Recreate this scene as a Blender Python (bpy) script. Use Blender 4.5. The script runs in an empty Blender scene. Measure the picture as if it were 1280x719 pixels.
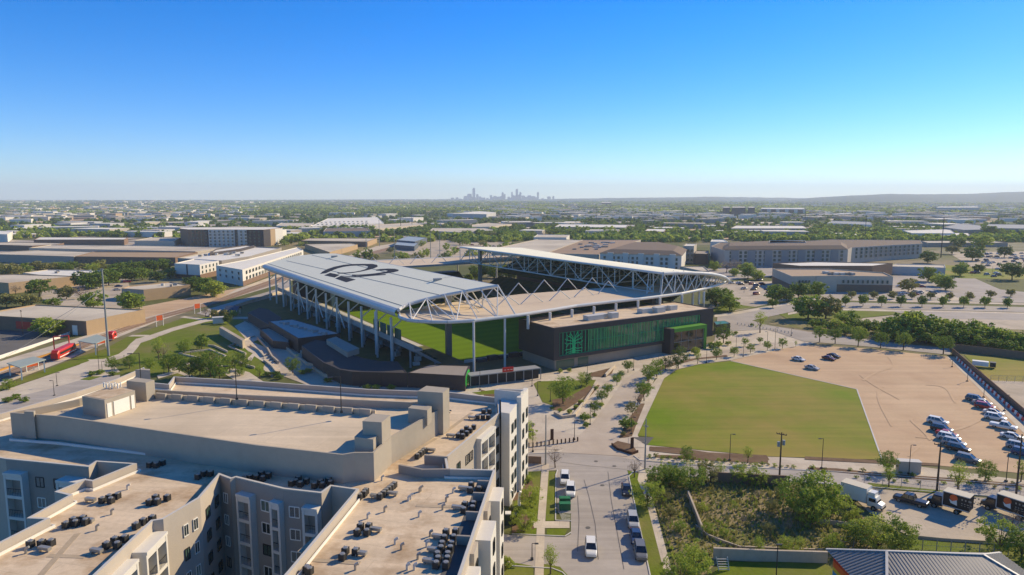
# Drone view over a stadium, a near apartment block with its parking deck and a city out to the horizon
SKY_ALT=0;SKY_AIR=.9;SKY_DUST=.1;SKY_OZ=8.;SKY_SAT=1.27;SKY_GAM=1.;SKY_STR=.138;SUN_E=4.5;EXPO=.41;HAZE=0.85e-4;HAZEC=(.84,.93,1.);SKY_HUE=.508
import bpy, math, random
import numpy as np
from mathutils import Vector
from mathutils.geometry import tessellate_polygon
random.seed(7); rng=np.random.default_rng(7)
SC=bpy.context.scene; COL=SC.collection
R=math.radians
# ---------- the camera's own numbers, used to survey where things stand ----------
F=853.;H=56.;VH=247.
PT=math.atan((359.5-VH)/F);cp,sp=math.cos(PT),math.sin(PT)
def ray(u,v):
    d=(v-359.5)/F
    return ((u-640)/F, cp-d*sp, -(sp+d*cp))
def P(u,v,h=0.):
    r=ray(u,v);t=(h-H)/r[2];return (t*r[0],t*r[1])
def P3(u,v,h=0.):
    x,y=P(u,v,h);return Vector((x,y,h))
def Q(x,y,z):
    zz=z-H;dep=y*cp-zz*sp;up=y*sp+zz*cp
    return (640+F*x/dep,359.5-F*up/dep)
def onplane(u,v,p0,n,off=0.):
    r=Vector(ray(u,v));o=Vector((0,0,H))
    t=(p0-o).dot(n)/r.dot(n);return o+r*t+n*off
# ---------- materials ----------
MATS={}
def mat(name,col,rough=.85,var=.12,scale=.4,stain=None,sscale=.05,sth=.55,spec=.3,metal=0.,emit=0,fine=6.,bump=0.,sharp=.12,hue=0.,streak=None,joint=None):
    if name in MATS: return MATS[name]
    m=bpy.data.materials.new(name);m.use_nodes=True;MATS[name]=m
    nt=m.node_tree;n=nt.nodes;l=nt.links;b=n['Principled BSDF']
    b.inputs['Roughness'].default_value=rough;b.inputs['Metallic'].default_value=metal
    b.inputs['Specular IOR Level'].default_value=spec if rough<.7 else .08
    tc=n.new('ShaderNodeTexCoord')
    def noise(s,det=4,ro=.6):
        t=n.new('ShaderNodeTexNoise');t.inputs['Scale'].default_value=s;t.inputs['Detail'].default_value=det
        t.inputs['Roughness'].default_value=ro;l.new(tc.outputs['Object'],t.inputs['Vector']);return t
    def mixc(fac,a,c,ty='MIX'):
        x=n.new('ShaderNodeMix');x.data_type='RGBA';x.blend_type=ty
        if isinstance(fac,(int,float)): x.inputs[0].default_value=fac
        else: l.new(fac,x.inputs[0])
        for i,k in ((6,a),(7,c)):
            if isinstance(k,(tuple,list)): x.inputs[i].default_value=(*k[:3],1)
            else: l.new(k,x.inputs[i])
        return x.outputs[2]
    W=(1.04,1.,.86 if name!='white_roof_panel' else .78);c=tuple(min(.86,a*b) for a,b in zip(col,W));stain=tuple(a*b for a,b in zip(stain,W)) if stain else None
    if var>0 or stain:
        n1=noise(scale,5);n2=noise(scale*fine,3)
        ad=n.new('ShaderNodeMath');ad.operation='ADD';l.new(n1.outputs['Fac'],ad.inputs[0]);l.new(n2.outputs['Fac'],ad.inputs[1])
        mr=n.new('ShaderNodeMapRange');mr.inputs[1].default_value=.6;mr.inputs[2].default_value=1.4
        mr.inputs[3].default_value=1-var;mr.inputs[4].default_value=1+var;l.new(ad.outputs[0],mr.inputs[0])
        out=mixc(1.,c,mr.outputs[0],'MULTIPLY') if False else None
        vm=n.new('ShaderNodeVectorMath');vm.operation='SCALE';vm.inputs[0].default_value=c;l.new(mr.outputs[0],vm.inputs['Scale']);out=vm.outputs[0]
        if stain:
            n3=noise(sscale,6,.65);r2=n.new('ShaderNodeMapRange');r2.inputs[1].default_value=sth-sharp;r2.inputs[2].default_value=sth+sharp
            l.new(n3.outputs['Fac'],r2.inputs[0]);out=mixc(r2.outputs[0],out,stain)
        if joint:
            mp=n.new('ShaderNodeMapping');mp.inputs['Rotation'].default_value=(0,0,joint[2]);l.new(tc.outputs['Object'],mp.inputs['Vector'])
            bt=n.new('ShaderNodeTexBrick');bt.inputs['Scale'].default_value=1.;bt.inputs['Brick Width'].default_value=joint[0];bt.inputs['Row Height'].default_value=joint[1];bt.inputs['Mortar Size'].default_value=.05;bt.inputs['Mortar Smooth'].default_value=.3
            bt.inputs['Color1'].default_value=(1,1,1,1);bt.inputs['Color2'].default_value=(1-joint[3]*.45,)*3+(1,);bt.inputs['Mortar'].default_value=(1-joint[3],)*3+(1,);l.new(mp.outputs[0],bt.inputs['Vector'])
            out=mixc(1.,out,bt.outputs['Color'],'MULTIPLY')
        if streak:
            for k,(rot,amt) in enumerate(((streak[0],streak[2]),(streak[0]+1.25,streak[2]*.7))):
                mp=n.new('ShaderNodeMapping');mp.inputs['Rotation'].default_value=(0,0,rot);mp.inputs['Scale'].default_value=(streak[1]*.05,streak[1],1);l.new(tc.outputs['Object'],mp.inputs['Vector'])
                n4=n.new('ShaderNodeTexNoise');n4.inputs['Scale'].default_value=1.;n4.inputs['Detail'].default_value=3;n4.inputs['Distortion'].default_value=.6;l.new(mp.outputs[0],n4.inputs['Vector'])
                r4=n.new('ShaderNodeMapRange');r4.inputs[1].default_value=.42;r4.inputs[2].default_value=.62;r4.inputs[3].default_value=1+amt;r4.inputs[4].default_value=1-amt;l.new(n4.outputs['Fac'],r4.inputs[0])
                v4=n.new('ShaderNodeVectorMath');v4.operation='SCALE';l.new(out,v4.inputs[0]);l.new(r4.outputs[0],v4.inputs['Scale']);out=v4.outputs[0]
        l.new(out,b.inputs['Base Color'])
        if bump:
            bp=n.new('ShaderNodeBump');bp.inputs['Strength'].default_value=bump;bp.inputs['Distance'].default_value=.3
            l.new(n2.outputs['Fac'],bp.inputs['Height']);l.new(bp.outputs[0],b.inputs['Normal'])
    else: b.inputs['Base Color'].default_value=(*c,1)
    if emit:
        b.inputs['Emission Color'].default_value=(*c,1);b.inputs['Emission Strength'].default_value=emit
    return m
def leafmat(name,c1,c2,trans=.3):
    m=bpy.data.materials.new(name);m.use_nodes=True;MATS[name]=m
    nt=m.node_tree;n=nt.nodes;l=nt.links;b=n['Principled BSDF'];out=n['Material Output']
    oi=n.new('ShaderNodeObjectInfo');tc=n.new('ShaderNodeTexCoord');ns=n.new('ShaderNodeTexNoise');ns.inputs['Scale'].default_value=.5;ns.inputs['Detail'].default_value=3
    l.new(tc.outputs['Object'],ns.inputs['Vector'])
    ad=n.new('ShaderNodeMath');ad.operation='ADD';l.new(oi.outputs['Random'],ad.inputs[0]);l.new(ns.outputs['Fac'],ad.inputs[1])
    mr=n.new('ShaderNodeMapRange');mr.inputs[1].default_value=.25;mr.inputs[2].default_value=1.25;l.new(ad.outputs[0],mr.inputs[0])
    x=n.new('ShaderNodeMix');x.data_type='RGBA';x.inputs[6].default_value=(*c1,1);x.inputs[7].default_value=(*c2,1);l.new(mr.outputs[0],x.inputs[0])
    l.new(x.outputs[2],b.inputs['Base Color']);b.inputs['Roughness'].default_value=.7;b.inputs['Specular IOR Level'].default_value=.2
    t=n.new('ShaderNodeBsdfTranslucent');l.new(x.outputs[2],t.inputs['Color'])
    ms=n.new('ShaderNodeMixShader');ms.inputs[0].default_value=trans;l.new(b.outputs[0],ms.inputs[1]);l.new(t.outputs[0],ms.inputs[2]);l.new(ms.outputs[0],out.inputs['Surface'])
    return m
# ---------- mesh builder ----------
def sarea(p): return sum(p[i][0]*p[(i+1)%len(p)][1]-p[(i+1)%len(p)][0]*p[i][1] for i in range(len(p)))/2
def ccw(p): return list(p) if sarea(p)>0 else list(p)[::-1]
def inset(poly,t):
    n=len(poly);out=[]
    for i in range(n):
        a=Vector(poly[i-1][:2]);b=Vector(poly[i][:2]);c=Vector(poly[(i+1)%n][:2])
        e1=(b-a).normalized();e2=(c-b).normalized();n1=Vector((-e1.y,e1.x));n2=Vector((-e2.y,e2.x))
        m=n1+n2;k=m.dot(n1)
        if k<.3:k=.3
        out.append(tuple(b+m*(t/k)))
    return out
def wloc(o):
    v=Vector((0,0,0))
    while o is not None: v=v+o.location;o=o.parent
    return v
class MB:
    def __init__(s): s.v=[];s.f=[];s.m=[]
    def face(s,pts,m=0):
        i=len(s.v);s.v+=[tuple(p) for p in pts];s.f.append(tuple(range(i,i+len(pts))));s.m.append(m);return s
    def prism(s,poly,z0,z1,m=0,mt=None,bottom=False):
        poly=ccw([p[:2] for p in poly]);n=len(poly)
        for i in range(n):
            a=poly[i];b=poly[(i+1)%n];s.face([(a[0],a[1],z0),(b[0],b[1],z0),(b[0],b[1],z1),(a[0],a[1],z1)],m)
        s.face([(p[0],p[1],z1) for p in poly],m if mt is None else mt)
        if bottom: s.face([(p[0],p[1],z0) for p in poly[::-1]],m)
        return s
    def box(s,c,sz,ang=0.,m=0,mt=None):
        ca,sa=math.cos(ang),math.sin(ang);x,y,z=c;w,d,h=sz
        poly=[(x+a*ca-b*sa,y+a*sa+b*ca) for a,b in ((-w/2,-d/2),(w/2,-d/2),(w/2,d/2),(-w/2,d/2))]
        return s.prism(poly,z,z+h,m,mt,True)
    def beam(s,p,q,w,h=None,m=0):
        h=h or w;p=Vector(p);q=Vector(q);d=(q-p)
        if d.length<1e-5:return s
        d.normalize();up=Vector((0,0,1)) if abs(d.z)<.95 else Vector((1,0,0))
        a=d.cross(up).normalized()*w/2;b=a.cross(d).normalized()*h/2
        c=[p-a-b,p+a-b,p+a+b,p-a+b];e=[q-a-b,q+a-b,q+a+b,q-a+b]
        for i in range(4): j=(i+1)%4;s.face([c[i],c[j],e[j],e[i]],m)
        s.face(c[::-1],m);s.face(e,m);return s
    def tube(s,p,q,r0,r1=None,n=8,m=0,cap=True):
        r1=r0 if r1 is None else r1;p=Vector(p);q=Vector(q);d=(q-p).normalized();up=Vector((0,0,1)) if abs(d.z)<.95 else Vector((1,0,0))
        a=d.cross(up).normalized();b=a.cross(d).normalized()
        c=[p+(a*math.cos(t)+b*math.sin(t))*r0 for t in [6.28318*i/n for i in range(n)]]
        e=[q+(a*math.cos(t)+b*math.sin(t))*r1 for t in [6.28318*i/n for i in range(n)]]
        for i in range(n): j=(i+1)%n;s.face([c[j],c[i],e[i],e[j]],m)
        if cap: s.face(c,m);s.face(e[::-1],m)
        return s
    def path(s,pts,r,n=8,m=0):
        for i in range(len(pts)-1): s.tube(pts[i],pts[i+1],r,r,n,m)
        return s
    def wallrun(s,pts,z0,z1,t,m=0,closed=False):
        n=len(pts)
        for i in range(n if closed else n-1):
            a=Vector((*pts[i][:2],0));b=Vector((*pts[(i+1)%n][:2],0));d=(b-a);L=d.length
            if L<.01: continue
            an=math.atan2(d.y,d.x);c=(a+b)/2
            s.box((c.x,c.y,z0),(L+t*.98,t,z1-z0+.002*(i%2)),an,m)
        return s
    def build(s,name,mats,parent=None,smooth=False):
        me=bpy.data.meshes.new(name);off=wloc(parent) if parent else Vector((0,0,0))
        vs=np.array(s.v,dtype=float).reshape(-1,3)-np.array(off)
        me.from_pydata(vs.tolist(),[],s.f)
        if not isinstance(mats,(list,tuple)): mats=[mats]
        for m in mats: me.materials.append(m)
        if len(mats)>1: me.polygons.foreach_set('material_index',np.array(s.m,dtype=np.int32))
        if smooth: me.polygons.foreach_set('use_smooth',np.ones(len(s.f),dtype=bool))
        me.update()
        o=bpy.data.objects.new(name,me);COL.objects.link(o)
        if parent: o.parent=parent
        return o
def tag(o,label,cat,group=None,kind=None):
    if label:o['label']=label
    if cat:o['category']=cat
    if group:o['group']=group
    if kind:o['kind']=kind
    return o
def thing(name,label,cat,loc=(0,0,0),group=None,rz=0):
    o=bpy.data.objects.new(name,None);COL.objects.link(o);o.empty_display_size=.5
    o.location=loc;o.rotation_euler=(0,0,rz);return tag(o,label,cat,group)
def copy_tree(o,parent=None):
    c=o.copy();COL.objects.link(c);c.parent=parent
    for ch in KIDS.get(o.name,[]): copy_tree(ch,c)
    return c
KIDS={}
def reg(o):
    KIDS[o.name]=[c for c in bpy.data.objects if c.parent==o]
    for c in KIDS[o.name]: reg(c)
    return o
def dup(proto,loc,rz=0,scale=None,label=None,cat=None,group=None):
    c=copy_tree(proto);c.location=loc;c.rotation_euler=(0,0,rz)
    if scale: c.scale=scale if isinstance(scale,(tuple,list)) else (scale,)*3
    tag(c,label,cat,group);return c
PROTOS=[]
def flat(name,px,z,m,h=0.,kind='structure',world=False,label=None,cat=None,group=None):
    pts=px if world else [P(u,v,h) for u,v in px]
    mb=MB();mb.face([(x,y,z) for x,y in ccw(pts)]);o=mb.build(name,m);o['kind']=kind
    if kind is None: del o['kind']
    if label: tag(o,label,cat,group)
    return o
def ribbon(px,w,world=False):
    pts=[Vector(p[:2]) if world else Vector(P(*p)) for p in px];L=[];Rr=[]
    for i,p in enumerate(pts):
        a=pts[max(0,i-1)];b=pts[min(len(pts)-1,i+1)];d=(b-a).normalized();n=Vector((-d.y,d.x))*w/2
        L.append(tuple(p+n));Rr.append(tuple(p-n))
    return L+Rr[::-1]
ORD=['leftmost','second from the left','third from the left','fourth from the left','fifth from the left','sixth from the left','seventh from the left','eighth from the left','ninth from the left','tenth from the left']
def ordn(i,n):
    if n==2: return ['left','right'][i]
    if i==n-1: return 'rightmost'
    if i<len(ORD): return ORD[i]
    k=n-1-i
    if k<len(ORD): return ORD[k].replace('left','right')
    return '%dth from the left'%(i+1)
# palette
concrete=mat('concrete',(.50,.43,.35),var=.12,scale=.25,stain=(.36,.31,.25),sscale=.06,sth=.56,joint=(5.,5.,.3,.12))
paleconc=mat('pale_concrete',(.60,.53,.44),var=.1,scale=.3,stain=(.47,.40,.33),sscale=.1,sth=.56,joint=(3.,3.,.1,.16))
asphalt=mat('asphalt',(.40,.365,.34),var=.08,scale=.15,stain=(.33,.30,.28),sscale=.05,sth=.56,streak=(1.5,.6,.05))
darkasph=mat('dark_asphalt',(.13,.128,.125),var=.12,scale=.2,stain=(.17,.16,.15),sscale=.04)
grass=mat('grass',(.13,.175,.012),var=.25,scale=.25,stain=(.19,.18,.055),sscale=.05,sth=.56,bump=.3)
dirt=mat('gravel',(.56,.41,.275),var=.12,scale=.12,stain=(.47,.33,.22),sscale=.06,sth=.52,fine=14,bump=.2,streak=(.9,.25,.04))
mulch=mat('mulch',(.15,.095,.06),var=.3,scale=1.,stain=(.2,.14,.09),sscale=.3)
scrub=mat('scrub_ground',(.29,.235,.135),var=.35,scale=.6,stain=(.16,.17,.04),sscale=.1,bump=.6)
roofbeige=mat('roof_membrane',(.64,.52,.39),var=.14,scale=.25,stain=(.36,.24,.14),sscale=.12,sth=.60,sharp=.10,streak=(-.25,.4,.05),joint=(22,3.,.25,.16))
deckconc=mat('deck_concrete',(.66,.55,.42),var=.08,scale=.3,stain=(.55,.46,.35),sscale=.05,sth=.56,streak=(-.25,.3,.045),joint=(9.,7.,.25,.14))
stucco=mat('stucco',(.46,.41,.36),var=.06,scale=.5,fine=10)
stuccog=mat('stucco_grey',(.31,.28,.26),var=.08,scale=.5,fine=10)
whitewall=mat('white_wall',(.66,.64,.61),var=.05,scale=.4)
coping=mat('coping',(.55,.53,.50),rough=.5,var=.05)
whitem=mat('white_paint',(.8,.79,.76),rough=.45,var=.04)
glass=mat('window_glass',(.03,.045,.045),rough=.08,var=0,spec=.8)
tealglass=mat('teal_glass',(.06,.12,.10),rough=.1,var=0,spec=.8)
darkm=mat('dark_metal',(.03,.03,.03),rough=.5,var=.1)
steelw=mat('white_steel',(.60,.61,.62),rough=.45,var=.05,scale=.2)
steelg=mat('grey_steel',(.30,.31,.32),rough=.5,var=.08)
roofw=mat('white_roof_panel',(.86,.82,.77),rough=.9,var=.03,scale=.1)
darkclad=mat('dark_cladding',(.055,.045,.042),rough=.6,var=.15,scale=.4)
darkroof=mat('dark_roofing',(.075,.07,.07),rough=.8,var=.12,scale=.3)
orange=mat('orange_paint',(.75,.13,.03),rough=.5,var=.05)
redp=mat('red_paint',(.55,.03,.02),rough=.4,var=.05)
wood=mat('wood_pole',(.10,.07,.05),var=.3,scale=2)
brick=mat('brown_brick',(.22,.15,.11),var=.15,scale=1.)
tan=mat('tan_wall',(.42,.31,.20),var=.08,scale=.5)
palewall=mat('pale_wall',(.50,.45,.38),var=.08,scale=.3)
paleroof=mat('pale_roof',(.60,.54,.45),var=.1,scale=.05,stain=(.42,.37,.31),sscale=.02,sth=.55)
whiteroof=mat('bright_roof',(.72,.70,.66),var=.08,scale=.05)
greywall=mat('grey_wall',(.34,.31,.28),var=.08,scale=.3)
brownroof=mat('shingle_roof',(.21,.165,.13),var=.12,scale=.3)
bluewall=mat('bluish_wall',(.46,.46,.47),var=.08,scale=.1)
# ================= trees =================
G=dict(
 dark=leafmat('leaves_dark',(0.078,0.121,0.019),(0.162,0.230,0.030)),
 mid=leafmat('leaves_mid',(0.128,0.196,0.022),(0.257,0.338,0.038)),
 light=leafmat('leaves_light',(0.230,0.324,0.027),(0.392,0.450,0.061),.4),
 olive=leafmat('leaves_olive',(0.203,0.196,0.054),(0.311,0.297,0.081)),
 bare=leafmat('twigs_brown',(0.230,0.162,0.115),(0.351,0.270,0.176),.1))
bark=mat('bark',(.12,.09,.065),var=.3,scale=3)
def leaf_cloud(seed,rx,rz,zc,ncl,nl,clr,leaf,shell=.55,spread=1.,lean=0):
    r=np.random.default_rng(seed)
    d=r.normal(size=(ncl,3));d/=np.linalg.norm(d,axis=1)[:,None]
    rad=shell+(1-shell)*r.random(ncl)**.6
    rad*=(.68+.52*r.random(ncl))
    c=d*rad[:,None]*np.array([rx,rx,rz]);c[:,2]+=zc
    n=ncl*nl;e=r.normal(size=(n,3));e/=np.linalg.norm(e,axis=1)[:,None]
    cs=np.repeat(c,nl,0);sz=np.repeat(clr*(.45+1.0*r.random(ncl)),nl)
    p=cs+e*(sz*(.5+.5*r.random(n)))[:,None]*np.array([1,1,.8])
    nor=e+.7*r.normal(size=(n,3))+np.array([0,0,.4]);nor/=np.linalg.norm(nor,axis=1)[:,None]
    t=np.cross(nor,r.normal(size=(n,3)));t/=np.linalg.norm(t,axis=1)[:,None];b=np.cross(nor,t)
    L=(leaf*(.6+.8*r.random(n)))[:,None]
    V=np.stack([p-t*L*.9,p-b*L*.6,p+t*L*.9,p+b*L*.6],1).reshape(-1,3)
    return V
def cloud_mesh(name,V,m,extra=None):
    """V: (4n,3) quads. extra: MB with trunk (material 1)"""
    n=len(V)//4;me=bpy.data.meshes.new(name)
    ev=np.array(extra.v).reshape(-1,3) if extra else np.zeros((0,3))
    allv=np.concatenate([V,ev]);me.vertices.add(len(allv));me.vertices.foreach_set('co',allv.astype(np.float32).ravel())
    loops=list(range(4*n));starts=list(range(0,4*n,4));tot=[4]*n
    if extra:
        for f in extra.f:
            starts.append(len(loops));tot.append(len(f));loops+= [4*n+i for i in f]
    me.loops.add(len(loops));me.loops.foreach_set('vertex_index',np.array(loops,dtype=np.int32))
    me.polygons.add(len(starts));me.polygons.foreach_set('loop_start',np.array(starts,dtype=np.int32))
    me.materials.append(m)
    if extra: me.materials.append(bark)
    mi=np.zeros(len(starts),dtype=np.int32);mi[n:]=1;me.polygons.foreach_set('material_index',mi)
    me.update(calc_edges=True);me.validate();return me
def trunk_mb(h,r,crown_r,seed,n=5,z1=None):
    rr=random.Random(seed);mb=MB();t=z1 or h*.45
    k=Vector((rr.uniform(-.1,.1)*h*.3,rr.uniform(-.1,.1)*h*.3,t));mb.tube((0,0,-.05),k,r,r*.65,7)
    for i in range(n):
        a=6.28*i/n+rr.random();e=k+Vector((math.cos(a)*crown_r*.55,math.sin(a)*crown_r*.55,(h-t)*rr.uniform(.35,.75)))
        mb.tube(k,e,r*.5,r*.15,5)
    mb.tube(k,(k.x*.5,k.y*.5,h*.9),r*.6,r*.12,5);return mb
# kinds: unit height 1 => real height by scale. (rx,rz,zc) relative to height 10
KIND={
 'oak':dict(rx=5.2,rz=4.6,zc=5.5,col='dark',tr=1.8,shell=.5),
 'elm':dict(rx=4.8,rz=4.8,zc=5.4,col='mid',tr=2.0,shell=.45),
 'round':dict(rx=4.6,rz=4.0,zc=6.0,col='mid',tr=3.6,shell=.5),
 'young':dict(rx=2.9,rz=4.1,zc=5.8,col='light',tr=2.5,shell=.2),
 'bush':dict(rx=5.6,rz=4.6,zc=4.6,col='light',tr=1.2,shell=.4),
 'dkbush':dict(rx=5.8,rz=4.6,zc=4.6,col='mid',tr=1.2,shell=.4),
 'olive':dict(rx=5.5,rz=4.4,zc=5.2,col='olive',tr=1.8,shell=.4),
 'bare':dict(rx=4.6,rz=4.2,zc=5.8,col='bare',tr=2.4,shell=.2),
}
QUAL={'n':(90,44,.95,.20),'m':(64,30,1.3,.46),'f':(20,12,1.7,.85)}
TM={}
def tree_meshes(kind,q,var):
    key=(kind,q,var)
    if key in TM: return TM[key]
    k=KIND[kind];ncl,nl,clr,leaf=QUAL[q]
    if kind in('young','bare'): ncl=int(ncl*.7);nl=int(nl*.55);leaf*=.8
    if kind=='bare': leaf*=.7
    V=leaf_cloud(hash((len(kind)*7+ord(kind[0]),ord(q),var))%9999,k['rx']*.86,k['rz']*.86,k['zc'],ncl,nl,clr,leaf,k['shell'])
    tb=trunk_mb(8.5,.28,k['rx'],var+5,z1=k['tr'])
    m=G[k['col']]
    if q=='f': TM[key]=(cloud_mesh(kind+'_tree',V,m,tb),None)
    else:
        me=cloud_mesh('crown',V,m);t=tb.build('trunk',bark);tm=t.data;bpy.data.objects.remove(t);TM[key]=(me,tm)
    return TM[key]
TREEN=0
def tree_at(x,y,h,kind,q='m',label=None,group=None,name='tree',z=0.,wide=1.):
    global TREEN;TREEN+=1
    var=TREEN%4 if q!='n' else TREEN%3
    a,b=tree_meshes(kind,q,var);s=h/10.;rz=random.random()*6.28
    if b is None:
        o=bpy.data.objects.new(name,a);COL.objects.link(o)
    else:
        o=bpy.data.objects.new(name,None);COL.objects.link(o)
        for nm,me in (('crown',a),('trunk',b)):
            c=bpy.data.objects.new(nm,me);COL.objects.link(c);c.parent=o
    o.location=(x,y,z);o.rotation_euler=(0,0,rz);o.scale=(s*wide,s*wide,s)
    tag(o,label,'bush' if 'bush' in name or 'shrub' in name else 'tree',group);return o
def tree(u,v,h,kind='round',q='m',label=None,group=None,name='tree',wide=1.,z=0.):
    x,y=P(u,v,z);return tree_at(x,y,h,kind,q,label,group,name,z=z,wide=wide)
def inpoly(x,y,poly):
    c=False;n=len(poly)
    for i in range(n):
        x1,y1=poly[i];x2,y2=poly[i-1]
        if (y1>y)!=(y2>y) and x<(x2-x1)*(y-y1)/(y2-y1)+x1: c=not c
    return c
def row_trees(pts,h,kind,q,tmpl,group,name='street_tree',**k):
    pts=sorted(pts,key=lambda p:p[0]);n=len(pts)
    for i,p in enumerate(pts):
        hh=(p[2] if len(p)>2 else h)*random.uniform(.92,1.08)
        tree(p[0],p[1],hh,kind,q,(tmpl%ordn(i,n)) if '%s' in tmpl else tmpl,group,name,**k)
# ================= world, sun, camera =================
SUN_AZ=R(34);SUN_EL=R(30)   # towards the sun, measured from +X counter-clockwise
w=bpy.data.worlds.new('World');SC.world=w;w.use_nodes=True
nt=w.node_tree;bg=nt.nodes['Background'];sky=nt.nodes.new('ShaderNodeTexSky');sky.sky_type='NISHITA';sky.sun_disc=False
sky.sun_elevation=SUN_EL;sky.sun_rotation=R(90)-SUN_AZ;sky.altitude=SKY_ALT;sky.air_density=SKY_AIR;sky.dust_density=SKY_DUST;sky.ozone_density=SKY_OZ
hs=nt.nodes.new('ShaderNodeHueSaturation');hs.inputs['Saturation'].default_value=SKY_SAT;hs.inputs['Value'].default_value=1;hs.inputs['Hue'].default_value=SKY_HUE
gm=nt.nodes.new('ShaderNodeGamma');gm.inputs['Gamma'].default_value=SKY_GAM
nt.links.new(sky.outputs[0],gm.inputs[0]);nt.links.new(gm.outputs[0],hs.inputs['Color']);nt.links.new(hs.outputs[0],bg.inputs[0]);bg.inputs[1].default_value=SKY_STR
sl=bpy.data.lights.new('sun','SUN');sl.energy=SUN_E;sl.angle=R(.5);sl.color=(1,.83,.58)
so=bpy.data.objects.new('sun',sl);COL.objects.link(so)
sd=Vector((math.cos(SUN_EL)*math.cos(SUN_AZ),math.cos(SUN_EL)*math.sin(SUN_AZ),math.sin(SUN_EL)))
so.rotation_euler=sd.to_track_quat('Z','Y').to_euler()
cd=bpy.data.cameras.new('camera');co=bpy.data.objects.new('camera',cd);COL.objects.link(co);SC.camera=co
cd.sensor_width=36;cd.lens=36*F/1280;cd.clip_start=.5;cd.clip_end=60000
co.location=(0,0,H);co.rotation_euler=(R(90)-PT,0,0)
SC.view_settings.view_transform='Standard';SC.view_settings.look='None';SC.view_settings.gamma=1;SC.view_settings.exposure=EXPO
SC.cycles.max_bounces=6;SC.cycles.transparent_max_bounces=4;SC.cycles.volume_bounces=1;SC.cycles.use_denoising=True
SC.cycles.diffuse_bounces=3;SC.cycles.glossy_bounces=2;SC.cycles.transmission_bounces=2
# ================= stadium frame =================
OX,OY=-38.,228.;Bx,By=.842,.54
def S(b,a): return (OX+Bx*b-By*a, OY+By*b+Bx*a)
def S3(b,a,z): x,y=S(b,a);return Vector((x,y,z))
PZ=-6.
# ================= ground =================
terr=mat('terrain_soil',(.12,.13,.045),var=.3,scale=.02,stain=(.26,.22,.15),sscale=.004,sth=.53,sharp=.05,fine=20)
hole=[S(19,-12),S(106,-12),S(110,150),S(19,150)]
outer=[(-16000,-300),(16000,-300),(16000,16000),(-16000,16000)]
tv=[Vector((*p,0)) for p in outer];th=[Vector((*p,0)) for p in hole]
tr=tessellate_polygon([tv,th]);allp=tv+th
mb=MB()
for t in tr:
    q=[allp[i] for i in t];q=q if sarea(q)>0 else q[::-1];mb.face(q)
g=mb.build('ground',terr);g['kind']='structure'
mb=MB();hp=ccw(hole)
for i in range(4):
    a=hp[i];b=hp[(i+1)%4];mb.face([(b[0],b[1],PZ-.5),(a[0],a[1],PZ-.5),(a[0],a[1],0),(b[0],b[1],0)])
mb.face([(p[0],p[1],PZ-.3) for p in hp])
o=mb.build('pitch_bowl',mat('bowl_green',(.05,.085,.02)));o['kind']='structure'
# pitch with mown stripes
pg=bpy.data.materials.new('pitch_turf');pg.use_nodes=True
nn=pg.node_tree.nodes;ll=pg.node_tree.links;b_=nn['Principled BSDF'];tc=nn.new('ShaderNodeTexCoord')
mp=nn.new('ShaderNodeMapping');mp.inputs['Rotation'].default_value=(0,0,-math.atan2(Bx,-By)+0);ll.new(tc.outputs['Object'],mp.inputs['Vector'])
wv=nn.new('ShaderNodeTexWave');wv.inputs['Scale'].default_value=.035;wv.bands_direction='X';ll.new(mp.outputs[0],wv.inputs['Vector'])
mr=nn.new('ShaderNodeMapRange');mr.inputs[1].default_value=.4;mr.inputs[2].default_value=.6;ll.new(wv.outputs['Fac'],mr.inputs[0])
mx=nn.new('ShaderNodeMix');mx.data_type='RGBA';mx.inputs[6].default_value=(.115,.19,.002,1);mx.inputs[7].default_value=(.13,.212,.003,1);ll.new(mr.outputs[0],mx.inputs[0]);ll.new(mx.outputs[2],b_.inputs['Base Color']);b_.inputs['Roughness'].default_value=.9;b_.inputs['Specular IOR Level'].default_value=.05
flat('pitch',[S(20,-11),S(105.5,-11),S(109.4,149.5),S(20,149.5)],0,pg,world=True).location.z=PZ
LC=[0]
def Lr(name,px,z,m):
    LC[0]+=1;o=flat(name,px,0,m);o.location.z=z*1.6+LC[0]*.0007;return o
# --- near plaza and streets ---
Lr('plaza',[(540,520),(560,487),(600,476),(688,466),(890,429),(905,412),(960,408),(1040,424),(1010,431),(912,449),(870,454),(838,462),(818,474),(792,546),(812,557),(960,571),(1100,577),(1300,603),(1300,612),(850,579),(800,575),(655,576),(560,560)],.012,paleconc)
Lr('street',[(655,568),(700,566),(770,571),(800,576),(850,580),(1045,589),(1300,609),(1330,635),(1232,620.5),(1097,610.5),(1000,603),(860,597),(800,589),(786,596),(812.6,719),(818,745),(714,745),(714,642),(697,641),(695,594),(697,588),(655,590),(500,600),(400,560)],.024,asphalt)
Lr('street_left',[(714,719.01),(714.01,718),(714,668),(706,672),(640,669),(560,665),(560,711),(640,708),(690,712),(702,716),(714,724)],.028,asphalt)
mb=MB()
for pl in ([(714.3,642),(714.3,745)],):
    a=P3(*pl[0],.034);b=P3(*pl[1],.034);mb.beam(a,b,.12,.01)
mb.build('road_marking',whitem)['kind']='structure'
mb=MB()
for i in range(7): mb.beam(P3(699+i*.5,641+i*1.3,.09),P3(713,638.5+i*1.9,.09),.1,.01)
mb.build('bay_hatching',whitem)['kind']='structure'
for u,v in ((745,577),(753,607),(768,583),(735,660)):
    x,y=P(u,v);mb=MB();mb.tube((x,y,.06),(x,y,.082),.42,.42,14);mb.build('manhole_cover',darkasph)['kind']='structure'
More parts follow.
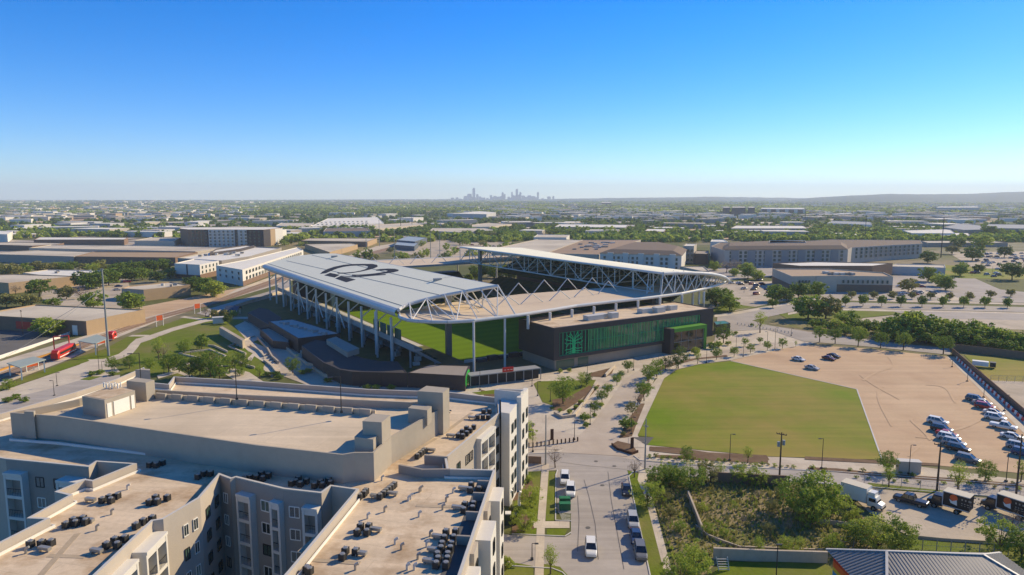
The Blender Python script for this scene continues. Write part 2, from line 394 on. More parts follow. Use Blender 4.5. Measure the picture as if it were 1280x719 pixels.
for i,(pxs) in enumerate(([(730,600),(736,620),(744,655),(748,700)],[(760,590),(764,625),(772,668),(780,712)],[(700,578),(730,582),(770,586),(800,590)],[(722,690),(724,650),(722,620)])):
    o=flat('asphalt_patch',ribbon(pxs,.09),0,mat('crack_seal',(.17,.16,.155),var=.2),world=True);o.location.z=.078+.001*i
# grass and walks beside the near building
Lr('verge_grass',[(655,586),(676,587),(671,671),(648,671),(640,640)],.020,grass)
Lr('verge_grass',[(684,590),(694.5,590),(694,651),(682,651)],.020,grass)
Lr('verge_grass',[(647,661),(671,661),(671,671.5),(640,671.5)],.024,grass)
Lr('verge_grass',[(684,661),(710,661),(706,669),(695,671.5),(683,671.5)],.024,grass)
Lr('verge_grass',[(678,705),(700,709),(712,722),(712,745),(676,745)],.034,grass)
Lr('verge_grass',[(620,712),(645,704),(666,708),(668,745),(612,745)],.034,grass)
Lr('sidewalk',[(677.5,580),(686.5,580),(681,660),(679,745),(667,745),(671,660)],.040,paleconc)
Lr('sidewalk',[(640,652),(712,652),(712,660.5),(640,660.5)],.036,paleconc)
Lr('planting_bed',[(652,600),(664,598),(668,612),(660,625),(640,626)],.03,mulch)
Lr('planting_bed',[(640,655),(655,640),(664,650),(668,661),(640,667)],.042,mulch)
Lr('verge_grass',[(784,588),(797,592),(806,600),(812,625),(831,719),(836,745),(819,745),(812.9,719),(786.4,596)],.034,grass)
Lr('sidewalk',[(800,583),(812,590),(808,603),(817.5,630),(841,719),(848,745),(836,745),(831,719),(807.5,627),(797,600)],.040,paleconc)
# kerbs
mb=MB()
def kerb(px,w=.18,h=.13,m=0,mbx=None):
    pts=[P(u,v) for u,v in px]
    for i in range(len(pts)-1):
        a=Vector((*pts[i],.02+h/2));b=Vector((*pts[i+1],.02+h/2));(mbx or mb).beam(a,b,w,h,m)
kerb([(786,596),(812.6,719),(818,745)]);kerb([(697,588),(694.8,594),(694.5,651),(714,652)]);kerb([(714,666),(706,671),(640,668)])
kerb([(640,708),(690,711),(703,716),(714,727)]);kerb([(786,596),(792,590),(860,596.5),(1000,602.5),(1097,610),(1232,620),(1330,634)])
kerb([(800,576),(850,581),(1045,590),(1300,609)]);kerb([(792,570),(800,576)])
kerb([(655,568),(700,566)])
mb.build('kerb',coping)['kind']='structure'
# lawn and gravel lot
LAWN=[(797,545),(817.5,547),(809,556.5),(960,571),(1099,575),(1101,571),(1071,487),(913,451.5),(874,456),(846,463),(830,474)]
lawnm=mat('lawn_grass',(.14,.21,.008),var=.16,scale=.12,stain=(.275,.225,.055),sscale=.022,sth=.50,sharp=.13,fine=16,bump=.1,streak=(.9,.35,.05))
Lr('lawn',LAWN,.045,lawnm)
Lr('gravel_lot',[(913,451),(985,434.5),(1010,431.5),(1070,435),(1185,446),(1200,457),(1300,560),(1300,594),(1180,583),(1100,573.5),(1071,487)],.03,dirt)
Lr('path',[(786,560),(786,548),(813,484),(822,472),(838,460),(872,452),(914,446.5),(985,432),(987,434.6),(914,450.5),(874,455.5),(845,462.5),(830,473.5),(797,544.5),(806,560)],.048,paleconc)
Lr('paved_apron',[(790,547),(817.5,547),(809,556.5)],.055,darkasph)
Lr('path',[(1183,446),(1193,446),(1300,548),(1300,562)],.05,paleconc)
Lr('side_road',[(1194,446),(1200,445),(1300,532),(1300,548)],.045,asphalt)
mb=MB();kerb([(913,451.5),(1071,487),(1101,571),(1103,575)],.3,.12);mb.build('kerb',coping)['kind']='structure'
Lr('planting_bed',[(812,558.5),(850,560.5),(885,566),(958,569.5),(962,575.5),(935,575),(880,571.5),(812,564)],.052,mulch)
Lr('planting_bed',[(820,569),(860,570),(960,575),(960,580),(860,574.5),(818,572)],.056,mulch)
Lr('planting_bed',[(1006,571),(1045,573),(1120,577),(1175,580),(1175,583),(1120,581),(1006,575)],.056,mulch)
Lr('planting_bed',[(1010,584.5),(1045,586),(1100,592),(1200,599),(1300,607.5),(1300,611),(1200,603),(1100,596),(1045,590.5),(1010,588)],.056,mulch)
Lr('planting_bed',[(765,556),(772,552),(790,556),(797,566),(790,568),(772,562)],.08,mulch)
Lr('planting_bed',[(774,548),(790,546),(799,522),(806,505),(801,505),(784,526)],.06,mulch)
Lr('planting_bed',[(800,505),(808,489),(815,481),(806,482),(796,500)],.06,mulch)
Lr('planting_bed',[(809,478),(820,466),(836,459),(870,450),(910,446),(908,444),(862,449),(826,458),(808,470)],.06,mulch)
trk=mat('tyre_track',(.54,.392,.262),var=.1,scale=.3);rt=random.Random(4)
for i in range(9):
    u=rt.uniform(1080,1200);v=rt.uniform(450,560);du=rt.uniform(-60,60);dv=rt.uniform(20,60)*rt.choice([-1,1])
    pts=[(u+du*t+14*math.sin(t*3+i),v+dv*t*t) for t in [k/8 for k in range(9)]]
    gp=[(913,455),(1010,436),(1070,439),(1180,449),(1270,545),(1280,588),(1180,579),(1106,569),(1076,485)]
    pts=[q for q in pts if inpoly(q[0],q[1],gp)]
    if len(pts)<3: continue
    o=flat('tyre_track',ribbon(pts,rt.uniform(.4,.9)),0,trk,world=True);o.location.z=.125+.0008*i
# brick lane through the plaza
brickpave=mat('lane_paving',(.50,.43,.36),var=.1,scale=.5,stain=(.42,.35,.29),sscale=.06)
Lr('plaza_lane',[(700,566),(740,530),(757,508),(780,475),(800,462),(840,452),(905,438),(960,428),(985,432),(914,444),(840,457),(812,468),(795,500),(778,533),(772,556),(785,571)],.03,brickpave)
Lr('plaza_lane',[(655,545),(700,540),(740,548),(770,552),(700,562),(655,563)],.026,brickpave)
Lr('plaza_lawn',[(667,480),(672,477),(745,475),(737,490),(724,500),(700,503),(690,507),(678,503)],.03,grass)
Lr('plaza_lawn',[(590,491),(622,487),(626,492),(600,494)],.03,grass)
Lr('planting_bed',[(690,500),(712,496),(737,482),(742,486),(722,503),(705,514),(692,513)],.04,mulch)
Lr('planting_bed',[(715,512),(727,500),(744,481),(750,482),(733,501),(722,514)],.04,mulch)
Lr('planting_bed',[(736,467),(768,459),(765,467),(757,472),(738,471)],.04,mulch)
Lr('plaza_lawn',[(600,487),(648,560),(656,560),(655,530),(652,500)],.02,mulch)
# vacant lot
Lr('vacant_lot',[(812,594),(860,598.5),(1000,604),(1060,609),(1075,640),(1110,680),(1030,700),(905,697),(850,745),(848,719),(818,628),(810,604)],.030,scrub)
Lr('back_lawn',[(905,703),(1032,703),(1080,760),(850,760)],.05,grass)
Lr('truck_lot',[(1050,606),(1097,612),(1232,623),(1340,637),(1360,690),(1290,684),(1130,668),(1085,640)],.045,concrete)
Lr('verge_grass',[(1085,604),(1180,614),(1175,618),(1085,609)],.05,grass)
Lr('back_verge',[(1100,672),(1340,690),(1400,745),(1200,730)],.03,grass)
# --- beyond: behind the gravel lot ---
Lr('park_grass',[(1205,444),(1340,455),(1340,480),(1240,478)],.04,lawnm)
Lr('works_yard',[(1238,476),(1340,480),(1340,560),(1290,530)],.045,concrete)
Lr('scrub_belt',[(960,405),(985,401),(1040,402),(1110,404),(1340,412),(1340,452),(1190,438),(1100,424),(1010,413)],.03,scrub)
Lr('road',[(893,428),(897,394),(930,389),(985,379),(1020,377),(1340,386),(1340,392),(1020,384.5),(985,391),(940,401),(960,407),(1010,415),(1100,427),(1188,436),(1188,444),(1090,434),(1005,427),(960,412),(915,414)],.05,asphalt)
Lr('sidewalk',[(985,391.5),(1020,385),(1340,392.5),(1340,395),(1020,387.5),(985,394)],.055,paleconc)
Lr('sidewalk',[(893,394),(920,390),(960,383),(1020,373),(1340,381),(1340,383),(1020,375),(965,385),(925,392.5),(893,397)],.055,paleconc)
Lr('corner_lawn',[(974,393),(1020,388),(1115,388),(1130,392),(1075,398),(1010,402),(985,400)],.05,grass)
Lr('paved_lot',[(1070,402),(1080,398),(1132,393),(1110,388.5),(1340,395),(1340,414),(1180,410),(1110,405)],.05,concrete)
Lr('paved_lot',[(1115,389),(1340,394),(1340,402),(1150,398)],.055,asphalt)
Lr('parking_lot',[(885,385),(905,365),(880,352),(1000,352),(1000,372),(920,389)],.03,concrete)
Lr('parking_lot',[(880,392),(905,379),(945,384),(900,391)],.04,grass)
Lr('parking_lot',[(1110,345),(1200,340),(1250,362),(1340,372),(1340,380),(1020,374),(1020,362)],.035,asphalt)
Lr('parking_lot',[(1185,316),(1300,314),(1340,330),(1220,337)],.04,concrete)
Lr('verge_grass',[(1110,330),(1180,331),(1300,341),(1300,350),(1200,348),(1120,338)],.04,lawnm)
Lr('paved_lot',[(1160,368),(1200,360),(1340,369),(1340,380),(1230,377)],.045,asphalt)
Lr('sidewalk',[(1130,361),(1145,361),(1210,375),(1190,376)],.05,paleconc)
# --- left: railway, paths, park ---
Lr('rail_corridor',[(-60,505),(-60,470),(0,452),(80,428),(140,410),(200,390),(262,374),(345,344),(430,322),(470,308),(530,298),(533,300),(480,312),(440,327),(355,354),(240,388),(200,401),(150,421),(80,452),(0,482)],.03,paleconc)
railb=mat('rail_ballast',(.30,.22,.17),var=.25,scale=.6)
Lr('rail_bed',[(-60,497),(-60,483),(0,468),(80,437),(150,411),(200,394),(262,378),(345,348),(430,324),(530,298),(531,299),(440,327),(352,352.5),(262,382.5),(200,399),(150,416),(80,445),(0,477)],.045,railb)
Lr('verge_grass',[(-60,510),(-60,500),(0,484),(88,451),(108,449),(112,451.5),(40,476),(0,489)],.05,grass)
Lr('park_grass',[(90,449),(130,437),(160,421),(232,397),(300,396),(312,410),(335,430),(330,470),(150,470),(112,465),(106,450)],.022,grass)
Lr('park_path',[(106,450),(130,449),(148,443),(158,436),(163,430),(170,424),(187,419.5),(215,410),(256,399),(277,396),(310,396.5),(310,399),(278,399.5),(258,402.5),(217,414),(191,424),(176,429),(172,435),(166,442),(153,448),(133,453.5),(100,456)],.035,paleconc)
Lr('park_path',[(160,421),(185,421),(187,419),(166,419)],.04,paleconc)
Lr('park_path',[(224,397),(256,401),(258,399),(231,395.5)],.04,paleconc)
Lr('station_plaza',[(-60,530),(-60,512),(0,490),(112,452),(140,455),(150,465),(120,475),(60,492),(0,515)],.04,paleconc)
Lr('road',[(-40,530),(20,497),(65,486),(110,473),(150,469),(150,477),(100,489),(30,512)],.05,asphalt)
Lr('verge_grass',[(100,475),(112,471),(128,471),(112,476)],.06,grass)
Lr('yard',[(-100,445),(-100,425),(0,405),(60,408),(75,425),(0,447)],.04,darkasph)
Lr('yard',[(165,386),(300,360),(270,375),(200,393),(170,400)],.03,dirt)
Lr('yard',[(60,350),(100,340),(160,350),(165,372),(150,395),(90,394),(50,372)],.03,concrete)
Lr('road',[(245,392),(262,386),(345,362),(350,352),(362,352),(362,366),(280,388),(262,396)],.03,asphalt)
# zigzag walk west of the dark annex
Lr('zigzag_walk',[(293,408),(306,402),(313,405),(333,421),(316,428),(345,440),(338,448),(352,462),(340,472),(318,452),(308,450),(316,442),(294,432),(308,425)],.045,paleconc)
Lr('zigzag_walk',[(278,466),(290,460),(312,466),(330,478),(300,480)],.045,paleconc)
Lr('annex_court',[(310,402),(330,406),(378,435),(420,468),(480,478),(560,489),(560,500),(420,495),(352,470),(340,440)],.035,concrete)

Lr('planting_bed',[(210,452),(232,446),(256,453),(262,462),(240,474),(215,470)],.05,grass)
Lr('garden_terrace',[(262,441),(284,446),(278,460),(262,455)],.055,mulch)
Lr('park_path',[(212,462),(238,452),(262,461),(262,463.5),(238,455),(214,465)],.06,paleconc)
Lr('park_path',[(196,470),(222,463),(250,474),(248,477),(222,467),(198,474)],.06,paleconc)
Lr('garden_terrace',[(300,430),(312,441),(306,452),(292,440)],.06,grass)
Lr('garden_terrace',[(318,446),(332,455),(326,466),(312,456)],.10,grass)
def lerpl(pts,n):
    d=[0]
    for i in range(len(pts)-1): d.append(d[-1]+(pts[i+1]-pts[i]).length)
    out=[]
    for k in range(n):
        t=d[-1]*k/(n-1);i=max(j for j in range(len(d)) if d[j]<=t+1e-6);i=min(i,len(pts)-2)
        f=(t-d[i])/max(1e-6,d[i+1]-d[i]);out.append(pts[i].lerp(pts[i+1],f))
    return out
# ================= stadium =================
st=thing('stadium','large open stadium with pale sloping canopies and a ring of white trusses','stadium',(*S(83,60),0))
gteal=mat('teal_glazing',(.05,.12,.09),rough=.15,var=.1,spec=.6)
def plane3(a,b,c):
    n=(b-a).cross(c-a).normalized()
    if n.z<0:n=-n
    return a,n
def canopy(edges,ON,IN_,far_in,marks=False):
    pass
ON=P3(498,388,19);OF=P3(330,331,19);INl=P3(622,357,26);pl,nl_=plane3(ON,OF,INl)
top=[(498,386),(503,382.4),(510,379.4),(520,376.2),(531.4,373.2),(542,370.7),(552.5,368.5),(564,366.2),(576.4,364),(589,361.8),(601.7,359.6),(612,357.9),(622,356.4)]
farp=[(420,317),(408,317),(396,317.3),(370,320),(348,325),(331,330.5)]
T=[onplane(u,v,pl,nl_) for u,v in top];Fp=[onplane(u,v,pl,nl_) for u,v in farp]
ring=T+Fp
seam=mat('panel_seam',(.10,.10,.10),var=.1)
def slab(name,ringpts,n,th,m):
    mb=MB();lo=[p-Vector((0,0,th)) for p in ringpts];k=len(ringpts)
    mb.face(ringpts if n.z>0 and sarea(ringpts)>0 else ringpts[::-1]);mb.face(lo[::-1] if sarea(ringpts)>0 else lo)
    for i in range(k): j=(i+1)%k;mb.face([lo[i],lo[j],ringpts[j],ringpts[i]])
    return mb.build(name,m,st)
o=slab('east_canopy',ring,nl_,.5,roofw)
mb=MB()
for (a,b_2) in (((552.5,369.4),(358,326)),((585,363.5),(390,319)),((505,383),(335,329.5))):
    p=onplane(*a,pl,nl_,.03);q=onplane(*b_2,pl,nl_,.03);mb.beam(p,q,.3,.04)
for (a,b_2) in (((530,352.3),(575,343.5)),):
    mb.beam(onplane(*a,pl,nl_,.02),onplane(*b_2,pl,nl_,.02),.15,.03)
mb.build('roof_seam',seam,o)
# painted mark on the canopy
inkm=mat('roof_lettering',(.045,.045,.05),rough=.7,var=.15,scale=.8)
def ink(px):
    mb=MB();pts=[onplane(u,v,pl,nl_,.035) for u,v in px]
    if sarea(pts)<0: pts=pts[::-1]
    tri=tessellate_polygon([pts])
    for t in tri:
        q=[pts[i] for i in t];q=q if sarea(q)>0 else q[::-1];mb.face(q)
    return mb
m1=MB()
def sc7(l,ox,oy,s=7.11): return [(ox+x/s,oy+y/s) for x,y in l]
shapes=[sc7([(710,303),(735,280),(780,258),(840,238),(920,222),(1000,215),(1100,213),(1180,214),(1218,222),(1225,237),(1200,250),(1150,265),(1080,281),(1000,294),(930,300),(875,300),(862,291),(940,291),(1010,285),(1070,274),(1110,262),(1135,248),(1138,236),(1110,228),(1050,227),(980,231),(920,240),(870,253),(830,268),(795,283),(765,296)],300,300),
 sc7([(748,315),(800,293),(888,311),(842,335)],300,300),sc7([(846,343),(898,319),(1030,353),(945,377)],300,300),
 sc7([(900,316),(960,324),(1030,324),(1120,316),(1200,308),(1290,304),(1300,311),(1200,318),(1120,325),(1040,332),(970,333)],300,300),
 sc7([(0,237),(60,238),(130,234),(200,227),(260,218),(310,209),(318,203),(300,200),(250,203),(215,202),(210,194),(250,188),(320,184),(380,186),(415,195),(412,206),(370,217),(310,226),(230,236),(150,243),(70,248),(0,250)],440,310)]
for s_ in shapes:
    k=ink(s_);i0=len(m1.v);m1.v+=k.v;m1.f+=[tuple(i+i0 for i in f) for f in k.f];m1.m+=k.m
m1.build('roof_lettering',inkm,o)
mb=MB()
for u,v in ((418,321.5),(547,350.5)): 
    p=onplane(u,v,pl,nl_);mb.box((p.x,p.y,p.z-.3),(3,1.6,1.1),.5)
mb.build('roof_hatch',steelg,o)
# rounded outer fascia
mb=MB();axis=(OF-ON);prof=[(0,0),(-.9,-.4),(-1.4,-1.2),(-1.1,-2.2),(-.2,-3.0),(1.2,-3.3)]
bn=Vector((Bx,By,0))
A0=T[0]+(ON-T[0])*0;
for i in range(len(prof)-1):
    def pp(base,k): return base+bn*prof[k][0]+Vector((0,0,prof[k][1]))
    mb.face([pp(Fp[-1],i),pp(A0,i),pp(A0,i+1),pp(Fp[-1],i+1)])
mb.build('fascia',steelw,o,smooth=True)
# west canopy
RON=P3(911,350,18.5);RIN=P3(829,341,26);RIF=P3(575,308.5,26);ROF=RIF+(RON-RIN)+Vector((0,0,4));pr,nr=plane3(RIN,RIF,RON)
tw=[(829,340.3),(846,340.2),(865,341),(882,342.5),(897,345.2),(907,348)]
TW=[onplane(u,v,pr,nr) for u,v in tw]+[RON]
# keep ordering and spread the near edge from inner to outer by real distance
TW=[RIN]+[RIN.lerp(RON,k)+Vector((Bx*0,0,0))+Vector((By,-Bx,0))*7*math.sin(3.1416*k)*(.6) for k in (.15,.3,.45,.6,.75,.9)]+[RON]
for i_ in range(1,7): TW[i_].z+=.4+1.7*math.sin(3.1416*(i_/7.)**1.2)
ringw=TW+[ROF]+[ROF.lerp(RIF,k)+Vector((-By,Bx,0))*5*math.sin(3.14*k) for k in (.3,.5,.7)]+[RIF]
ow=slab('west_canopy',ringw,nr,.5,roofw)
# ring chord
chord=[(498,390),(500,397),(510,400.4),(524,401.8),(540,402.6),(559.5,402.8),(592,401),(620,397.5),(645,394.5),(690,387.5),(720,382.5),(760,377.8),(800,373.8),(830,370),(851,367.3),(870,363.5),(886,359.5),(900,355.5),(909,352.3)]
CH=[P3(u,v,17) for u,v in chord]
mb=MB();pts=[T[0]+Vector((0,0,-.4))]+[Vector(p) for p in CH]+[RON+Vector((0,0,-.5))]
mb.path(pts,.58,10)
# far side chord
FC=[S3(-1,176,17),S3(10,186,17),S3(40,190,17),S3(80,188,17),S3(120,184,17),S3(150,178,17),S3(163,172,17)];mb.path(FC,.5,8)
# top edge tubes
mb.path([p+Vector((0,0,-.4)) for p in lerpl(T,20)],.6,10);mb.path([p+Vector((0,0,-.35)) for p in ring[len(T)-1:len(T)+1]],.4,8)
mb.path([p+Vector((0,0,-.35)) for p in TW],.7,10);mb.path([RIN+Vector((0,0,-.35)),RIF+Vector((0,0,-.35))],.5,8)
mb.path([RIF+Vector((0,0,-.3)),ROF+Vector((0,0,-.3))],.5,8)
mb.build('ring_chord',steelw,st,smooth=True)
# north and south end canopies (flat, low)
inner=[(880,366),(850,354),(800,354),(790,359),(740,361),(700,364),(650,368),(610,374),(585,380),(560,386),(540,388),(515,392)]
beige=mat('end_canopy_membrane',(.62,.52,.41),var=.06,scale=.1,stain=(.54,.44,.34),sscale=.05,sth=.6)
mb=MB();poly=[Vector(p) for p in CH]+[P3(u,v,17) for u,v in ((885,352),(850,352),(790,358),(740,361),(700,364),(650,368),(610,373),(575,377),(540,381))]
poly=[(p.x,p.y) for p in poly];mb.prism(poly,16.5,17.05,0,bottom=True);nc=mb.build('north_canopy',beige,st)
sp_=[S(1,180),S(10,186),S(40,190),S(80,188),S(120,184),S(150,178),S(160,150),S(110,147),S(83,146),S(50,147),S(22,150),S(2,160)]
mb=MB();mb.prism(sp_,16.5,17.05,0,bottom=True);mb.build('south_canopy',beige,st)
mb=MB();mb.wallrun([S(22,149.6),S(50,146.6),S(83,145.6),S(110,146.6),S(158,149)],16.2,17.3,.4);mb.build('south_canopy_edge',steelg,st)
# A-frames over the end canopies: inverted V pipes
def aframe(c,d,h=4.2,w=4.6):
    mb=MB();p=Vector((*c,17.1));ap=p+Vector((0,0,h));dd=Vector((d[0],d[1],0))
    mb.tube(p-dd*w,ap,.19,.19,7);mb.tube(ap,p+dd*w,.19,.19,7);o=mb.build('brace_frame',steelw,st);return o
for u,v in ((648,369),(680,364.5),(709,362.5),(740,361.5),(760,366),(617,376)):
    x,y=P(u,v,17.2);aframe((x,y),(Bx,By),5.0,5.2)
for u,v in ((635,382),(665,378.5),(700,374.5),(730,370),(602,384)):
    x,y=P(u,v,17.2);aframe((x,y),(Bx,By),3.6,5.0)
for b in (38,52,66,80,94): x,y=S(b,158);aframe((x,y),(Bx,By),5,5)
# truss on the near ends
def zig(mb,tops,bots,r=.22,verts=True):
    for i in range(len(tops)):
        if verts: mb.tube(tops[i],bots[i],r,r,6)
        if i<len(tops)-1:
            if i%2: mb.tube(tops[i],bots[i+1],r,r,6)
            else: mb.tube(bots[i],tops[i+1],r,r,6)
mb=MB();tt=lerpl(T,7);cc=lerpl(CH[1:9],7)
for i in range(1,7): mb.tube(tt[i],cc[i],.2,.2,6)
for i in range(1,6): mb.tube(cc[i] if i%2 else tt[i],(tt if i%2 else cc)[i+1],.18,.18,6)
for i in range(1,6): mb.tube(tt[i]+Vector((-By,Bx,0))*1,cc[i+1]+Vector((-By,Bx,0))*12,.13,.13,6)
mb.tube(T[-1],CH[8],.28,.28,6);mb.build('north_end_truss',steelw,st)
mb=MB();tws=lerpl(TW,9);cws=lerpl([P3(826,370.4,17)]+CH[14:],9)
zig(mb,tws[:8],cws[:8],.22)
for i in range(7): mb.tube(tws[i] if i%2==0 else cws[i],(cws if i%2==0 else tws)[i+1],.18,.18,6)
zig(mb,[t+Vector((-By,Bx,0))*8 for t in tws[:8]],[t+Vector((-By,Bx,0))*8 for t in cws[:8]],.18)
mb.build('north_end_truss',steelw,st)
# long inner trusses
def longtruss(b,a0,a1,ztop,zb,n,r=.25,slope=0):
    mb=MB();t=[S3(b,a0+(a1-a0)*i/(n-1),ztop) for i in range(n)];lo=[S3(b,a0+(a1-a0)*i/(n-1),zb) for i in range(n)]
    zig(mb,t,lo,r);mb.path(lo,r*1.4,8);mb.path(t,r*1.2,8);return mb.build('inner_truss',steelw,st)
longtruss(109.5,-8,160,25.4,17,15,.24);longtruss(29.5,-5,148,25,17,14)
for k in range(8): # cross trusses under the west canopy
    a=5+k*20;mb=MB();n=6
    t=[S3(110+52*i/(n-1),a,25.2-7.2*i/(n-1)) for i in range(n)];lo=[S3(110+52*i/(n-1),a,17) for i in range(n)]
    zig(mb,t[:-1],lo[:-1],.2);mb.path(lo,.25,6);mb.build('cross_truss',steelw,st)
for k in range(8):
    a=5+k*20;mb=MB();n=4
    t=[S3(29-27*i/(n-1),a,25.2-7.2*i/(n-1)) for i in range(n)];lo=[S3(29-27*i/(n-1),a,17) for i in range(n)]
    zig(mb,t[:-1],lo[:-1],.2);mb.path(lo,.22,6);mb.build('cross_truss',steelw,st)
# big grey columns
for b,a,zt in ((22.5,8,21),(133,12,22),(118,150,24.5),(24,146,24)):
    mb=MB();mb.box((*S(b,a),PZ),(2.0,1.6,zt-PZ),R(32.7));mb.build('main_column',steelg,st)
# slim outer columns, east side and north end
def slim(x,y,z0,z1,r=.38): mb=MB();mb.tube((x,y,z0),(x,y,z1),r,r,8);return mb.build('column',steelw,st)
for u,v in ((592,401),(470.5,386.5)):
    x,y=P(u,v+1,17);slim(x,y,0,17)
x,y=P(631,396,17);slim(x,y,0,16.7)
for k in range(13):
    a=2+k*14.2;mb=MB();p=S3(-2.4,a,0);mb.box((p.x,p.y,0),(.6,.9,15.6),R(32.7));mb.beam(S3(-2.4,a,11.5),S3(5,a,17),.35);mb.build('column',steelw,st)
for k in (2,4,6):
    mb=MB();a=2+k*14.2+20;mb.tube(S3(-2.2,a,4),S3(-2.2,a+10,13),.25,.25,6);mb.tube(S3(-2.2,a+21,4),S3(-2.2,a+11,13),.25,.25,6);mb.build('brace',steelw,st)
for k in range(9):
    x,y=P(660+k*27.5,395-k*3.7,16.5);slim(x,y,12,16.7,.5)
for b,a in ((136,-9),(131,-10)): slim(*S(b,a),10,17,.5)
for k in range(9): slim(*S(163,12+k*20),0,18,.4)
for b in (15,50,85,120,150): slim(*S(b,183),0,17,.5)
# stands
seatg=mat('seat_green',(.022,.055,.02),rough=.7,var=.3,scale=.7,fine=4)
def stand(name,prof,a0,a1,m,ax='b'):
    mb=MB()
    for i in range(len(prof)-1):
        (b0,z0),(b1,z1)=prof[i],prof[i+1]
        if ax=='b': q=[S3(b0,a0,z0),S3(b0,a1,z0),S3(b1,a1,z1),S3(b1,a0,z1)]
        else: q=[S3(a0,b0,z0),S3(a1,b0,z0),S3(a1,b1,z1),S3(a0,b1,z1)]
        mb.face(q);mb.face([p-Vector((0,0,.6)) for p in q[::-1]])
        if ax=='b':
            for a in (a0,a1): mb.face([S3(b0,a,z0),S3(b1,a,z1),S3(b1,a,z1-.6),S3(b0,a,z0-.6)])
    return mb.build(name,m,st)
def steps(b0,z0,b1,z1,n):
    out=[]
    for i in range(n):
        b=b0+(b1-b0)*i/n;bb=b0+(b1-b0)*(i+1)/n;z=z0+(z1-z0)*i/n;zz=z0+(z1-z0)*(i+1)/n;out+= [(b,z),(b,zz),(bb,zz)]
    return out
stand('east_stand',steps(21,-5.5,1,7,18),-2,158,seatg)
stand('west_stand',steps(110,-5,134,7,22),8,152,seatg);stand('west_upper_stand',steps(137,9,158,19,18),8,160,seatg)
stand('south_stand',steps(150,-5,172,9,20),15,115,seatg,'a')
mb=MB();mb.prism([S(150,34),S(158,34),S(158,158),S(150,158)],0,14);mb.prism([S(12,172),S(115,172),S(115,180),S(12,180)],0,9);mb.build('rear_wall',darkclad,st)

mb=MB();mb.prism([S(-1.4,-14),S(1.6,-14),S(1.6,160),S(-1.4,160)],6.6,7.4,bottom=True);mb.wallrun([S(-1.3,-14),S(-1.3,160)],7.4,8.5,.2);mb.build('stand_walkway',steelg,st)
for k in range(12):
    a=-8+k*14.2;mb=MB();mb.beam(S3(.5,a,6.3),S3(20,a,-5.8),.5,.9);mb.beam(S3(0,a,0),S3(0,a,6.6),.6,.6);mb.beam(S3(9,a,-.2),S3(9,a,1),.5);mb.build('raker_beam',steelg,st)
mb=MB();mb.prism([S(6,20),S(18,20),S(18,150),S(6,150)],-.5,.02);
for k in range(30):
    a=-6+k*5.4;mb.box((*S(3+ (k%3)*3,a),0),(2.2,1.2,1.1+.5*(k%2)),R(30+k*7))
mb.build('concourse_counter',coping,st)
mb=MB()  # glazed screen above east walkway
for k in range(4): mb.beam(S3(-1,-3+k*6.5,10),S3(-1,2.5+k*6.5,10),.12,4.0)
mb.build('glass_screen',gteal,st)
# clutter by the north goal: small seating blocks, pitchside boards
mb=MB()
for k in range(16): mb.box((*S(24+k*4.4,-13.6+ (k%3)*.3),0.02),(3.4,2.,1.0+.6*(k%2)),R(32.7))
mb.build('pitchside_seating',darkclad,st)
mb=MB();mb.wallrun([S(18,-12.3),S(106,-12.3)],0,1.1,.2);mb.build('pitch_parapet',coping,st)
# ---- annexes ----
def annex(name,label,px,h,wm,rm,par=.3,cat='building',extra=None,base=0):
    poly=ccw([P(u,v,h) for u,v in px]);cx=sum(p[0] for p in poly)/len(poly);cy=sum(p[1] for p in poly)/len(poly)
    r=thing(name,label,cat,(cx,cy,0))
    bodyroof(r,poly,h,wm,rm,par,base);return r
def bodyroof(r,poly,h,wm,rm,par=.5,base=0,t=.3,cop=None):
    poly=ccw(poly);n=len(poly);ins=inset(poly,t);mb=MB();mc=1 if cop else 0
    for i in range(n):
        j=(i+1)%n;a,b=poly[i],poly[j];c,d=ins[i],ins[j]
        mb.face([(a[0],a[1],base),(b[0],b[1],base),(b[0],b[1],h),(a[0],a[1],h)])
        mb.face([(a[0],a[1],h),(b[0],b[1],h),(d[0],d[1],h),(c[0],c[1],h)],mc)
        mb.face([(c[0],c[1],h),(d[0],d[1],h),(d[0],d[1],h-par),(c[0],c[1],h-par)])
    mb.build('wall',[wm]+([cop] if cop else []),r)
    mb=MB();pts=[Vector((p[0],p[1],h-par)) for p in ins]
    for tr_ in tessellate_polygon([pts]):
        q=[pts[i] for i in tr_];q=q if sarea(q)>0 else q[::-1];mb.face(q)
    return mb.build('roof',rm,r)
a1=annex('stadium_annex','low dark annex curving along the near side of the stadium, with roof plant',[(377,432),(404,453),(425,462),(440,464.5),(509,466.3),(497,452),(472,451),(454,447.5),(430,440.5),(410,427),(395,424.5)],4.5,darkclad,darkroof,.1)
mb=MB();mb.prism([P(u,v,6) for u,v in ((408,425),(434,441),(449,436),(420,421.5))],4.3,6.2);mb.build('plant_screen',greywall,a1)
a2=annex('ticket_annex','flat dark box end building with a green painted disc on its end wall',[(509.5,466),(537,455.8),(587,457.2),(581.4,469.9)],4.6,darkclad,mat('annex_roof_grey',(.30,.27,.25),var=.08),.1)
cA=P3(581.4,469.9,4.6);cB=P3(587,457.2,4.6);d_=(cB-cA);d_.z=0;L_=d_.length;d_.normalize();nrm=Vector((d_.y,-d_.x,0))
greenp=mat('club_green',(.03,.42,.06),rough=.4,var=.05)
mb=MB();c_=(cA+cB)/2+nrm*.08;c_.z=2.4
ringp=[c_+d_*math.cos(t)*L_*.47+Vector((0,0,math.sin(t)*2.2)) for t in [6.283*i/20 for i in range(20)]];mb.face(ringp);mb.face([p-nrm*.06 for p in ringp[::-1]])
gd=mb.build('green_disc',greenp,a2)
mb=MB()
